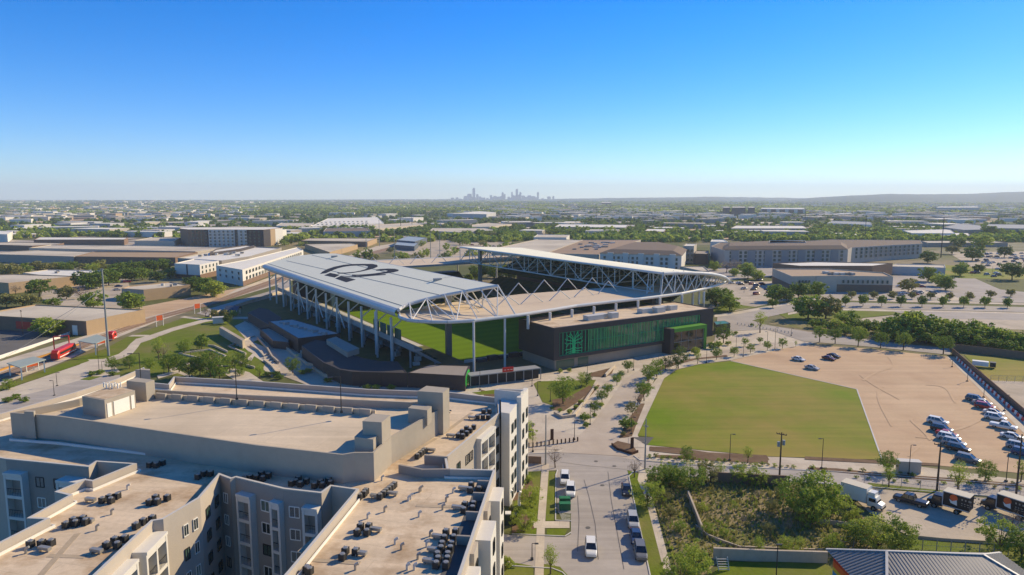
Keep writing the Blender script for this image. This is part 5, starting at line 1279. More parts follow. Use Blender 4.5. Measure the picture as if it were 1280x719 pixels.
osign(41,464,3.4,1.9,1.6,'orange panel sign under the nearer station canopy');osign(126.5,434,3.2,1.8,1.4,'orange panel sign under the farther station canopy');osign(200,408,3.,2.2,2.6,'orange sign on tall posts beside the track, left one');osign(247,392,3.,2.2,2.6,'orange sign beside the track farther along, near the shrubs')
def train(px,label,cm,n,grp_=None,h=3.6):
    a=Vector((*P(*px[0]),0));b=Vector((*P(*px[1]),0));d=(b-a);L=d.length;d.normalize();an=math.atan2(d.y,d.x);c=(a+b)/2;t=thing('train',label,'train',(c.x,c.y,0));cl=L/n
    for i in range(n):
        p=a+d*cl*(i+.5);mb=MB();tmp=MB();loft(tmp,[(-cl/2+.2,.9,h-.8,1.15),(-cl/2+1.3,.7,h,1.35),(cl/2-1.3,.7,h,1.35),(cl/2-.2,.9,h-.8,1.15)],0,.4)
        ca,sn=math.cos(an),math.sin(an)
        mb.v=[(p.x+x*ca-y*sn,p.y+x*sn+y*ca,z) for x,y,z in tmp.v];mb.f=tmp.f;mb.m=tmp.m;cb=mb.build('carriage',cm,t)
        mb=MB();nrm_=Vector((-d.y,d.x,0))
        for s in (-1,1):
            q0=p-d*(cl/2-1.5)+nrm_*s*1.37;q1=p+d*(cl/2-1.5)+nrm_*s*1.37;mb.beam(q0+Vector((0,0,2.4)),q1+Vector((0,0,2.4)),.04,.8)
        mb.build('window',carglass,cb);mb=MB()
        for s in (-1,1):
            q0=p-d*(cl/2-1.0)+nrm_*s*1.38;q1=p+d*(cl/2-1.0)+nrm_*s*1.38;mb.beam(q0+Vector((0,0,1.2)),q1+Vector((0,0,1.2)),.04,.3)
        mb.build('stripe',whitem,cb)
train([(68,452),(92,440)],'red train car with dark front at the platform beside the nearer canopy',redp,1)
train([(137,427),(143,424)],'red train car half hidden behind the tall steel pole',redp,1)
train([(128,413),(151,406)],'red and white lorry trailer standing by the warehouse corner',redp,1,h=3.2)
for o_ in bpy.data.objects:
    if o_.get('label','').startswith('red and white lorry'): o_.name='lorry_trailer';o_['category']='trailer'
mb=MB();x,y=P(77,437);mb.beam((x-2,y-1,0),(x-2,y-1,5),.3);mb.beam((x+2,y+1.5,0),(x+2,y+1.5,5),.3);mb.beam((x-2,y-1,5),(x+2,y+1.5,5),.4);mb.beam((x-2,y-1,3.8),(x+2,y+1.5,3.8),.2);tag(mb.build('track_gantry',redp),'red portal frame above the track by the train','gantry')
# rails
mb=MB()
def rail(off):
    px=[(-60,490),(0,472.5),(80,441),(150,413.5),(200,396.5),(262,380.2),(345,350.2),(430,325.5),(530,298.5)];pts=[Vector(P(*p)) for p in px];out=[]
    for i,p in enumerate(pts):
        a=pts[max(0,i-1)];b=pts[min(len(pts)-1,i+1)];d_=(b-a).normalized();q=p+Vector((-d_.y,d_.x))*off;out.append(Vector((q.x,q.y,.16)))
    return out
for off in (-3.2,-1.76,1.76,3.2):
    r_=rail(off)
    for i in range(len(r_)-1): mb.beam(r_[i],r_[i+1],.1,.18)
mb.build('rail',mat('rail_steel',(.16,.10,.07),var=.1))['kind']='structure'
wallt('platform_fence','white parapet running beside the railway platform',[(-10,452),(60,428.5),(96,415)],1.2,.3,whitem,'wall')
wallt('track_wall','pale concrete wall between the track and the stadium road',[(262,396),(300,383),(352,366),(362,362)],1.6,.3,paleconc)
wallt('yellow_platform_edge','long orange edged platform beside the train',[(-30,474),(20,457),(60,444),(96,432)],.5,1.2,mat('platform_orange',(.55,.28,.06),var=.1),'platform')
# low walls in the terraced park
for l,px in (('longest pale low wall zigzagging through the terraced park',[(224,443),(262,438),(282,446),(277,460)]),('short pale low wall left of the zigzag',[(224,443),(250,449),(257,455)]),('pale low wall next to the zigzag walk',[(286,434),(307,443),(306,449)]),('low pale wall climbing towards the retaining wall',[(286,434),(300,428),(318,421)])):
    wallt('garden_wall',l,px,.6,.45,paleconc)
for l,px in (('first stepped concrete ramp wall beside the annex',[(357,436),(370,447),(384,457),(400,461)]),('second stepped concrete ramp wall beside the annex',[(365,432),(378,443),(392,452),(401,458)]),('third concrete ramp wall near the foot of the annex',[(391,462),(405,471),(424,476)]),('pale wall beside the terrace pavilion',[(322,424),(334,437),(340,448),(348,455)])):
    wallt('ramp_wall',l,px,1.1,.5,concrete)
x,y=P(273,404);t=thing('park_kiosk','small pale kiosk at the top of the park lawn','kiosk',(x,y,0));mb=MB();mb.box((x,y,0),(4.5,3,2.6),.4);mb.build('wall',whitewall,t);mb=MB();mb.box((x,y,2.6),(5,3.6,.2),.4);mb.build('roof',coping,t)
x,y=P(302,393);t=thing('picnic_shelter','small shelter with a dark blue pitched roof beside the track','shelter',(x-4,y,0));mb=MB()
for a_ in (-2.5,2.5):
    for b_2 in (-2,2): mb.beam((x-4+a_,y+b_2,0),(x-4+a_,y+b_2,2.6),.2)
mb.build('post',whitem,t);mb=MB();mb.face([(x-7.4,y-2.8,2.5),(x-.6,y-2.8,2.5),(x-.6,y,4.2),(x-7.4,y,4.2)]);mb.face([(x-7.4,y+2.8,2.5),(x-.6,y+2.8,2.5),(x-.6,y,4.2),(x-7.4,y,4.2)][::-1]);mb.build('roof',mat('blue_roof',(.08,.11,.16),var=.1),t)

for l,px in (('long curved pale garden wall below the kiosk',[(250,432),(268,434),(284,441)]),('stepped garden wall beside the lower zigzag',[(293,450),(304,457),(318,461)]),('upper stair wall by the zigzag walk',[(313,433),(324,440),(330,447)]),('lower stair wall by the zigzag walk',[(330,452),(340,460),(346,468)])):
    wallt('garden_wall',l,px,.8,.4,paleconc)
for k in range(7):
    a=P(327+k*2.2,446+k*3.0);b=P(336+k*2.2,443+k*3.0);mb=MB();mb.beam((a[0],a[1],.12+.09*(7-k)/2),(b[0],b[1],.12+.09*(7-k)/2),.5,.2);tag(mb.build('stone_step',paleconc),'pale step of the stair flight climbing beside the annex','step','steps beside the annex')
# ================= background buildings =================
FOOT=[]   # footprints, so that scattered trees stand clear of them
for pl in (ftree,AP,GP): FOOT.append(pl)
FOOT.append([S(-3,-30),S(170,-20),S(170,190),S(-5,190)])
def bb(name,label,px,h,wm,rm,par=.5,group=None,cop=None,world=False):
    poly=ccw(px if world else [P(u,v,h) for u,v in px]);cx=sum(p[0] for p in poly)/len(poly);cy=sum(p[1] for p in poly)/len(poly)
    r=thing(name,label,'building',(cx,cy,0),group);bodyroof(r,poly,h,wm,rm,par,0,.4,cop);FOOT.append(inset(poly,-2));return r,poly
def bwin(root,u0,v0,u1,v1,h,n,zs,w,hh,me=None,f0=.03,f1=.97):
    a,b=P3(u0,v0,h),P3(u1,v1,h);d,nn=outv(a,b);L=(b-a).length
    for i in range(n):
        f=f0+(f1-f0)*(i+.5)/n
        for z in zs:
            p=a+d*(f*L);p.z=z;win(root,p,nn,w,hh,me or WM3)
def units(root,px,h,n,seed,sz=2.2):
    rr=random.Random(seed);pts=[P(u,v,h) for u,v in px];c=[sum(p[0] for p in pts)/len(pts),sum(p[1] for p in pts)/len(pts)]
    for i in range(n):
        k=rr.randrange(len(pts));f=rr.random()*.75;g=rr.random();a=pts[k];b=pts[(k+1)%len(pts)];x=c[0]+(a[0]*g+b[0]*(1-g)-c[0])*f;y=c[1]+(a[1]*g+b[1]*(1-g)-c[1])*f
        mb=MB();mb.box((x,y,h-.6),(sz*rr.uniform(.6,1.4),sz*rr.uniform(.6,1),1.4),rr.random()*.5);mb.build('rooftop_unit',[coping,greywall,steelg][i%3],root)
WH='warehouse'
r,_=bb(WH,'large warehouse with a pale beige roof and tan end wall beside the station',[(-30,393.2),(107.6,401.6),(181,386.8),(45,380.5)],6,tan,paleroof)
clad(r,P3(-30,393.2,6),P3(107.6,401.6,6),0,5.7,brick,.1);a,b=P3(-30,393.2,6),P3(107.6,401.6,6);d,nn=outv(a,b)
mb=MB();p=a+d*(b-a).length*.90+nn*.15;mb.box((p.x,p.y,0),(2.6,.15,4),math.atan2(d.y,d.x));mb.build('door',whitem,r)
mb=MB();p=a+d*(b-a).length*.45+nn*.15;mb.box((p.x,p.y,1),(9,.2,3.2),math.atan2(d.y,d.x));mb.build('red_panel',redp,r)
r,_=bb(WH,'tan warehouse with a pale roof at the left edge behind the big round oak',[(-50,349),(10.5,353.8),(95,345),(20,342.5),(-30,344)],6.5,tan,paleroof)
r,_=bb(WH,'low building with a whitish roof behind the tan warehouse',[(29,341),(60,345),(117,344.5),(133,338),(60,337)],5,palewall,whiteroof);units(r,[(60,345),(117,344.5),(133,338),(60,337)],5,5,2,1.8)
r,_=bb(WH,'long dark fronted warehouse with a grey roof, left half',[(-30,317),(92,320.7),(117,314.7),(50,312.5),(0,315)],7,greywall,paleroof);bwin(r,0,317.7,92,320.7,7,18,[2.2],1.6,3.0,WM3)
r,_=bb(WH,'long dark fronted warehouse with a tan roof, right half',[(94,320.6),(219,322),(247,315),(118,314.6)],7,brick,mat('tan_roof',(.38,.28,.19),var=.08,scale=.05));bwin(r,94,320.6,219,322,7,18,[2.2],1.6,3.0,WM3)
r,_=bb(WH,'very long low warehouse with a beige roof behind the dark fronted one',[(36,310),(244,314.4),(287,309.3),(180,306.9),(64,306)],7,palewall,paleroof);
bb(WH,'low tan warehouse at the left edge among dark trees',[(-40,305),(40,307.3),(72,305.5),(80,303.8),(10,302.5),(-40,303)],6,brick,paleroof)
bb(WH,'long low brown warehouse with a pale roof, upper left',[(42,299.6),(155,299.4),(160,296.8),(50,296.3)],7,brick,whiteroof)
bb(WH,'beige warehouse in front of the brown and white apartments',[(168,300.8),(217.7,301.3),(226,297),(190,296.5)],6.5,palewall,paleroof)
bb(WH,'white building at the far left edge beside dark trees',[(-20,292),(9,293),(16,289),(-10,288)],10,whitewall,whiteroof)
r,_=bb(WH,'small flat roofed tan shop with shaded front beside the railway',[(152,360.5),(161,357.6),(213,352.3),(238,356),(179.6,362.2)],6.3,tan,paleroof);units(r,[(161,357.6),(213,352.3),(238,356),(179.6,362.2)],6.3,3,4,1.6)
clad(r,P3(152,360.5,6.3),P3(179.6,362.2,6.3),0,6,greywall,.1)
r,_=bb('apartment_building','five storey brown, white and black apartment block, upper left',[(225,285.8),(235,286.9),(329,287.2),(353,285),(345,283.4),(225,283.9)],19.6,brick,whiteroof)
for f0,f1,m in ((0,.22,brick),(.22,.27,darkclad),(.27,.62,whitewall),(.62,.66,darkclad),(.66,.78,whitewall),(.78,1,darkclad)):
    a,b=P3(235,286.9,19.6),P3(329,287.2,19.6);clad(r,a.lerp(b,f0),a.lerp(b,f1),0,19.3,m,.12)
for f0,f1,m in ((0,.35,darkclad),(.35,.6,tan),(.6,1,whitewall)):
    a,b=P3(329,287.2,19.6),P3(353,285,19.6);clad(r,a.lerp(b,f0),a.lerp(b,f1),0,19.3,m,.12)
bwin(r,235,286.9,329,287.2,19.7,16,[2.5,6.2,9.9,13.6,17.3],1.9,2.0,WM3)
bb('apartment_building','orange and white end block of the five storey apartments',[(314,290.5),(321,290.7),(326,290),(319,289.8)],15,mat('ochre_wall',(.55,.32,.13),var=.06),whiteroof)
bb('apartment_building','white and rose corner block beside the five storey apartments',[(345,287.5),(351,288),(358,286.5),(352,286)],15,whitewall,whiteroof)
# white townhouses
r,_=bb('townhouse_row','white and dark three storey townhouse block, left one behind the round trees',[(218,329.2),(249.5,331),(273.5,325.8),(243,323.5)],10.4,whitewall,whiteroof);bwin(r,249.5,331,273.5,325.8,10.4,5,[5,8.2],1.7,1.8)
a,b=P3(218,329.2,10.4),P3(249.5,331,10.4);clad(r,a,b,0,3,darkclad,.1);clad(r,a.lerp(b,.47),a.lerp(b,.52),3.01,10.1,darkclad,.1);a,b=P3(249.5,331,10.4),P3(273.5,325.8,10.4);clad(r,a,b,0,3.6,brick,.1)
r,_=bb('townhouse_row','long white townhouse row beside the railway, running behind the east canopy',[(270,331.7),(303,337.3),(340,325),(379,312.5),(372,309),(310,324)],10.6,whitewall,whiteroof);bwin(r,303,337.3,379,312.5,10.7,22,[4.6,8.3],1.9,2.0);bwin(r,270,331.7,303,337.3,10.7,4,[4.6,8.0],1.2,1.5)
a,b=P3(303,337.3,10.6),P3(379,312.5,10.6);clad(r,a,b,0,3.2,brick,.1)
r,_=bb('townhouse_row','flat white roofed block filling the courtyard behind the townhouses',[(222,322.5),(277,325.7),(312,320.5),(352,309.5),(320,308),(262,314)],10,greywall,whiteroof,1.0);units(r,[(222,322.5),(277,325.7),(352,309.5),(300,311)],10,14,9,2.6)
bb('townhouse_row','narrow white row with a dark edge behind the courtyard block',[(262,316),(300,311),(318,306.5),(309,306),(270,311)],11.5,darkclad,whiteroof,1.0)
# centre
r,_=bb(WH,'long brown warehouse with pale roof and orange tan end wall, beyond the east canopy',[(376,300.6),(459,302.2),(471,297.8),(388,297.6)],6,brick,paleroof);a,b=P3(459,302.2,6),P3(471,297.8,6);clad(r,a,b,0,5.7,tan,.1)
bb(WH,'pale roofed building with an ochre side wall directly behind the east canopy',[(381,305),(412,315.3),(447,305.6),(440,304)],5,tan,paleroof)
bb(WH,'low grey commercial row with dark windows below the white sawtooth roofs',[(404,289.5),(463,288.7),(460,284.7),(408,285)],8,bluewall,brownroof)
r,_=bb(WH,'wide bright warehouse with many upstand roof bays, upper centre left',[(388,283),(480,279),(472,271.5),(410,273)],8,whitewall,whiteroof)
for k in range(2):
    for i in range(13):
        u=392+i*5.6-k*1;v=281-i*.15-k*2.4;x,y=P(u,v,8)
        mb=MB();mb.box((x,y,7.4),(4,2.5,1.8));mb.build('roof_monitor',palewall,r)
bb(WH,'pale warehouse left of the bright upstand roofs',[(345,282),(386,284),(392,279),(352,278.5)],7,whitewall,paleroof)
bb(WH,'long cream walled warehouse right of the bright upstand roofs',[(468,286),(529,281),(521,278),(470,281)],8,mat('cream_wall',(.6,.52,.42),var=.05),paleroof)
bb(WH,'cream walled warehouse with roof units, centre',[(590,283.5),(612,283.5),(640,280),(612,278.5),(590,281)],8,mat('cream_wall',(.6,.52,.42)),paleroof)
bb(WH,'pale blue fronted warehouse behind trees, centre',[(537,288.6),(573,290.2),(616,287),(606,285),(541,285)],7,bluewall,paleroof)
bb(WH,'building with a blue grey flat roof beside the railway, centre',[(495.5,300.2),(519,302),(534,297),(510,295)],6.5,mat('slate_wall',(.12,.14,.17),var=.1),mat('blue_grey_roof',(.30,.38,.48),var=.06))
bb(WH,'lower blue grey roofed wing in front of its taller half',[(493,306),(518,308),(523,303.6),(497,301)],5,mat('slate_wall',(.12,.14,.17)),mat('blue_grey_roof',(.30,.38,.48)))
bb(WH,'white and blue four storey office in the centre distance',[(566,267),(608,267.8),(620,265.3),(600,264)],15,bluewall,whiteroof)
bb(WH,'dark low warehouse under the far skyline',[(693,283.5),(782,284.5),(785,281),(700,280)],9,greywall,whiteroof)
bb(WH,'dark fronted white roofed building right of centre among trees',[(806,288.6),(830,289.6),(833,286.2),(809,286)],8,brick,whiteroof)
bb(WH,'white walled low building behind the brown roofs',[(667,296.5),(708,297),(712,293.5),(672,293)],7,whitewall,paleroof)
bb(WH,'long white edged warehouse, dark face, right of centre',[(913,285.5),(1010,285.5),(1004,282.2),(920,282)],9,greywall,whiteroof)
for l,px in (('dark glass office block in the right distance, left one of three',[(903.4,259.5),(912.5,259.5),(912,258.4),(904,258.4)]),('dark glass office block in the right distance, wide middle one of three',[(915,259.5),(932,259.5),(931,258.3),(916,258.3)]),('dark glass office block in the right distance, right one of three',[(935,259.5),(943.7,259.5),(943,258.4),(936,258.4)])):
    bb('office_block',l,px,26,mat('dark_office',(.03,.04,.055),rough=.3,var=.1),whiteroof)
r,_=bb('office_block','white banded office block right of the three dark ones',[(951,261),(1007,261.5),(1004,260),(953,259.7)],20,whitewall,whiteroof);
for i in range(5): a,b=P3(951,261,20),P3(1007,261.5,20);clad(r,a.lerp(b,i*.2+.03),a.lerp(b,i*.2+.15),3,18,mat('dark_office',(.03,.04,.055)),.3)
bb('office_block','long white framed office with purple tinted windows, right distance',[(1170,259.4),(1224,259.4),(1222,258.2),(1174,258.2)],18,bluewall,whiteroof)
r,_=bb('office_block','dark office with a white corner in the distance above the stadium',[(752,253.5),(764,253.5),(764,252.6),(752,252.6)],22,mat('dark_office',(.03,.04,.055)),whiteroof)
# brown roofs and apartments behind the west canopy
r,_=bb(WH,'big flat beige roof with dark strips behind the west canopy',[(615,311),(681,316.4),(728,299.9),(672,299)],8,palewall,paleroof)
r,_=bb(WH,'big flat brown roof with many rooftop units behind the west canopy',[(681.5,316.6),(749,318.2),(801,299.7),(728.5,299.8)],8.2,palewall,mat('brown_flat_roof',(.34,.25,.18),var=.1,scale=.08));units(r,[(690,314),(745,316),(795,301),(730,301)],8.2,24,5,4)
ap2,poly=bb('apartment_building','cream three storey apartments with brown hip roofs behind the west canopy',[(750,316.5),(852,319.5),(858,312),(830,306),(785,306)],12,whitewall,brownroof,.1)
mb=MB();c=inset(poly,7);n=len(poly);po=inset(poly,-.8)
for i in range(n): j=(i+1)%n;mb.face([(*po[i],12.02),(*po[j],12.02),(*c[j],15),(*c[i],15)])
mb.face([(*p,15) for p in c]);mb.build('hip_roof',brownroof,ap2)
bwin(ap2,750,316.5,852,319.5,12,16,[2,5.4,8.8],1.7,1.9,WM3)
for i in range(5): a,b=P3(750,316.5,12),P3(852,319.5,12);clad(ap2,a.lerp(b,.1+i*.19),a.lerp(b,.17+i*.19),0,12.8,whitewall,.9)
r,_=bb('apartment_building','tall grey stair tower between the two brown roofed apartments',[(854,307.3),(867.5,307.5),(871,304.8),(858,304.6)],15,palewall,whiteroof);bwin(r,854,307.3,867.5,307.5,15.1,3,[3,7,11],1.4,1.8)
r,_=bb('apartment_building','dark open steel car deck between the apartments',[(868,317),(885,317.5),(886,313.5),(870,313)],9,darkclad,greywall)
ap3,poly=bb('apartment_building','very long grey four storey apartment block with brown roofs, right of the stadium',[(889,307.8),(906,313.2),(1060,312),(1065,309.5),(1117,306.3),(1153,304.7),(1150,300.2),(1040,299.3),(960,304),(900,303.2)],13.5,mat('grey_render',(.46,.43,.40),var=.06),brownroof,.3)
mb=MB();po=ccw([P(u,v,13.6) for u,v in ((903,312.5),(1060,311.5),(1058,306),(960,304.5),(905,307))]);c=inset(po,5)
for i in range(len(po)): j=(i+1)%len(po);mb.face([(*po[i],13.6),(*po[j],13.6),(*c[j],16.5),(*c[i],16.5)])
mb.face([(*p,16.5) for p in c]);mb.build('hip_roof',brownroof,ap3)
bwin(ap3,906,313.2,1060,312,13.5,24,[2,5.3,8.6,11.6],2.0,2.0,WM3)
bwin(ap3,1065,309.5,1153,304.7,13.5,14,[5.3,8.6,11.6],2.2,2.0,WM3)
for i in range(7): a,b=P3(906,313.2,13.5),P3(1060,312,13.5);clad(ap3,a.lerp(b,.05+i*.135),a.lerp(b,.11+i*.135),0,13.6,mat('blue_grey_render',(.27,.275,.29),var=.05),.5)
bb('apartment_building','white box penthouse behind the long grey apartments',[(961,303.5),(1008,303),(1006,300.5),(962,300.5)],17,bluewall,whiteroof)
bb('apartment_building','white block with a raised cap left of the long grey apartments',[(888,302),(910,302.4),(905,299.5),(890,299.3)],14,whitewall,whiteroof)
# beige hall
bh,_=bb('hall','beige hall with a brick base, small dark window pairs and a brown flat roof',[(966,335.6),(990,345.4),(1046,344.7),(1116.5,345.5),(1105,340.6),(1040,336)],9.8,palewall,mat('tan_gravel_roof',(.42,.32,.23),var=.07,scale=.1),.6)
for (q0,q1) in (((966,335.6),(990,345.4)),((990,345.4),(1046,344.7)),((1046,344.7),(1116.5,345.5))):
    a,b=P3(*q0,9.8),P3(*q1,9.8);clad(bh,a,b,0,4.6,brick,.1)
a,b=P3(1020,345,9.8),P3(1046,344.7,9.8);clad(bh,a,b,0,9.9,palewall,.6)
bwin(bh,990,345.4,1020,345,9.9,4,[6.4],1.0,1.7,WM3,.25,.8);bwin(bh,1046,344.7,1116.5,345.5,9.9,10,[6.4],1.0,1.7,WM3,.08,.95)
units(bh,[(990,345),(1040,344),(1100,343),(1040,337)],9.8,7,8,4)
bb('hall','low brown hall with a beige and white roof behind the beige one',[(966,329),(1000,332.3),(1091,332.3),(1116,328.9),(1020,327)],9,brick,whiteroof)
bb('hall','low pale blue walled wing to the right of the brown hall',[(1107,332.8),(1182,334.7),(1181,331),(1120,329.8)],6,bluewall,paleroof)
bb(WH,'bright white roofed warehouse on the right, in front of the grey domed ones',[(1128,288),(1140,291.5),(1194,291.6),(1187,286.4)],8,whitewall,whiteroof)
bb(WH,'white roofed low shed right of the bright warehouse',[(1175,294.3),(1213,294.5),(1210,291),(1180,291)],6,greywall,whiteroof)
bb(WH,'large grey warehouse with a low gabled roof, right',[(1178,284),(1205,287.5),(1230,287),(1225,281.5),(1200,279.5)],10,greywall,mat('grey_sheet_roof',(.33,.35,.38),var=.05))
bb(WH,'grey open sided warehouse at the right edge',[(1231,285),(1300,286),(1300,281),(1235,280)],10,greywall,mat('grey_sheet_roof',(.33,.35,.38)))
bb(WH,'white walled office low among trees behind the power masts',[(1034,279),(1090,281),(1088,277.5),(1040,276)],8,whitewall,mat('grey_sheet_roof',(.33,.35,.38)))
bb(WH,'low flat building beyond the right hand car park',[(1160,303.5),(1260,303.5),(1240,300.8),(1150,301)],5,greywall,paleroof)
r,_=bb('shop','low flat roofed building with roof units behind the tip of the west canopy',[(850,333),(878,339),(887,339),(880,333)],4,palewall,paleroof)
# seeded small and far roofs, each one a building of its own
from mathutils import noise as mn
rr=random.Random(21)
zones=[((0,560),(263,300),90),((560,900),(262,300),55),((880,1280),(256,298),45),((0,1280),(254,266),70)]
names=('small pale roofed building far off among the trees','low white roofed shed in the distance','low grey fronted warehouse in the far suburbs')
SM=[palewall,whitewall,greywall,bluewall,tan];SR=[whiteroof,paleroof,whiteroof,whiteroof]
cnt=0
zones=[((0,560),(263,300),110),((560,900),(262,300),85),((880,1280),(256,300),85),((0,1280),(254,266),110)]
for (u0,u1),(v0,v1),n in zones:
    for _i in range(n):
        u=rr.uniform(u0,u1);v=rr.uniform(v0,v1);x,y=P(u,v);D=math.hypot(x,y)
        if D<480: continue
        w_=rr.uniform(14,60)*(1+D/3500);dd=rr.uniform(12,30)*(1+D/3500);h=rr.uniform(4,8)*(1+D/7000)
        an=rr.choice([-.25,-.2,.1,.5])+ (1.57 if rr.random()<.2 else 0)
        ca,sn=math.cos(an),math.sin(an);pl_=[(x+a*ca-b*sn,y+a*sn+b*ca) for a,b in ((-w_/2,-dd/2),(w_/2,-dd/2),(w_/2,dd/2),(-w_/2,dd/2))]
        if any(inpoly(x,y,f) or any(inpoly(*q,f) for q in pl_) for f in FOOT): continue
        if Q(x,y,0)[1]>297: continue
        k=cnt%3;mb=MB();mb.prism(pl_,0,h,0,1);o=mb.build('low_building',[SM[rr.randrange(5)],SR[rr.randrange(4)]]);tag(o,names[0],'building','low buildings in the far suburbs');FOOT.append(pl_);cnt+=1
# pale lots and cross streets between the suburbs
rr=random.Random(77)
for i in range(420):
    u=rr.uniform(-20,1300);v=rr.uniform(256,299) if i%3 else rr.uniform(272,299);x,y=P(u,v);D=math.hypot(x,y);w_=rr.uniform(25,90)*(1+D/2500);dd=rr.uniform(14,40)*(1+D/2500);an=rr.choice([-.2,.5,.1,1.4])
    ca,sn=math.cos(an),math.sin(an);pl_=[(x+a*ca-b*sn,y+a*sn+b*ca) for a,b in ((-w_/2,-dd/2),(w_/2,-dd/2),(w_/2,dd/2),(-w_/2,dd/2))]
    if y<500 or any(inpoly(x,y,f) or any(inpoly(*q,f) for q in pl_) for f in FOOT): continue
    o=flat('parking_lot',pl_,0,[concrete,paleconc,asphalt,dirt][i%4],world=True);o.location.z=.55+.002*i;FOOT.append(pl_)
# a carpet of further roofs, beyond counting
rr=random.Random(99);mb=MB();k=0
for i in range(2600):
    u=rr.uniform(-20,1300);v=252.2+rr.random()**1.4*24;x,y=P(u,v);D=math.hypot(x,y);w_=rr.uniform(12,34)*(1+D/3500);dd=rr.uniform(10,22)*(1+D/3500);h=rr.uniform(4,8)*(1+D/6000);an=rr.uniform(-.4,.5)
    if mn.noise(Vector((x*.0011,y*.0005,3)))<-.12: continue
    ca,sn=math.cos(an),math.sin(an);pl_=[(x+a*ca-b*sn,y+a*sn+b*ca) for a,b in ((-w_/2,-dd/2),(w_/2,-dd/2),(w_/2,dd/2),(-w_/2,dd/2))]
    if any(inpoly(x,y,f) for f in FOOT): continue
    c_=rr.choice([0,0,1,2,3]);mb.prism(pl_,0,h,c_,rr.choice([0,1,1,4]))
    k+=1
o=mb.build('distant_roofs',[whitewall,paleroof,greywall,tan,whiteroof]);tag(o,'carpet of small pale roofs in the distant city','roofs',None,'stuff')
# skyline
SKYL=[(564,568,247.2),(570,573.6,246.9),(580,585,244.9),(584.5,590,242.3),(591,594.4,235),(595.6,598.3,242.7),(601,607,247),(612.5,615.3,244),(617,621,245),(621,625.5,246),(627,629.5,240.5),(629.5,632,242.5),(634,637.5,246),(639,641,240),(641,643.4,244),(644.5,647.5,236.3),(649,651.7,240.2),(654,659,246),(659,664,244.2),(664,669,245.3),(671,673.3,240.2),(676,680,248),(683.6,688,245.6),(690,692.5,245.2),(608,611,247.5)]
SKYL+=[(574,578,248.4),(586,592,246),(598,602,245.8),(603,606,248.2),(615,618,246.3),(625,628,245.2),(636,640,247),(646,650,243.5),(652,656,244.5),(668,672,246.6),(640,646,245),(590,596,246.8)]
skm=mat('tower_glass_grey',(.17,.24,.33),rough=.4,var=.15,scale=.01)
for i,(a,b,vt) in enumerate(SKYL):
    D=12800+(i%5)*120;x0=(a-640)/F*D;x1=(b-640)/F*D;z=H+(VH-vt)/F*D;wd=x1-x0
    mb=MB();mb.prism([(x0,D),(x1,D),(x1,D+40),(x0,D+40)],0,z*.93);k=.12+.06*(i%3);mb.prism([(x0+wd*k,D+4),(x1-wd*k,D+4),(x1-wd*k,D+36),(x0+wd*k,D+36)],z*.93,z)
    tag(mb.build('skyscraper',skm),'tallest tower of the far downtown skyline, left of its middle' if vt==235 else ('second tallest tower of the far skyline, right of its middle' if vt==236.3 else 'grey blue tower in the hazy downtown skyline'),'skyscraper','downtown towers on the horizon' if vt not in (235,236.3) else None)
# hills
hillm=mat('hill_woods',(.022,.055,.03),var=.4,scale=.004,stain=(.045,.075,.045),sscale=.0015,sth=.58)
def hills(name,D,prof,depth,seed):
    rr=random.Random(seed);mb=MB();pts=[]
    for i in range(len(prof)-1):
        for k in range(12):
            t=k/12;u=prof[i][0]*(1-t)+prof[i+1][0]*t;v=prof[i][1]*(1-t)+prof[i+1][1]*t;pts.append((u,v+.35*mn.noise(Vector((u*.06,seed,0)))))
    g=[]
    for j in range(7):
        row=[]
        for u,v in pts:
            dd=D-depth*(1-j/6.);zz=max(-2,(H+(VH-v)/F*D))*math.sin(j/6*1.5708)**1.3+(9*mn.noise(Vector((u*.03,j*.9,seed))) if 0<j<6 else 0);row.append(((u-640)/F*dd*1.0,dd,zz if j else -2))
        g.append(row)
    for j in range(6):
        for i in range(len(pts)-1): mb.face([g[j][i],g[j][i+1],g[j+1][i+1],g[j+1][i]])
    last=g[-1]
    for i in range(len(pts)-1): mb.face([(last[i+1][0],D+300,-2),(last[i][0],D+300,-2),last[i],last[i+1]][::-1])
    o=mb.build(name,hillm);o['kind']='structure'
hills('hills',13500,[(680,249),(760,247.6),(850,246.6),(900,246.3),(960,247),(1010,248),(1050,247)],3500,3)
hills('hills',10500,[(985,249.5),(1015,247),(1060,244.6),(1110,242.6),(1160,243.2),(1200,242.8),(1240,241.4),(1290,239.4),(1400,238),(1600,238)],4500,4)
hills('hills',14500,[(-400,251.5),(0,251),(200,250.2),(400,249.6),(560,249),(700,249)],2500,5)
# distant land tones
gr2=mat('far_fields',(.075,.105,.025),var=.3,scale=.003,stain=(.22,.21,.15),sscale=.0012,sth=.62)
flat('far_fields',[(-15000,1400),(15000,1400),(15000,15500),(-15000,15500)],0,gr2,world=True).location.z=.4
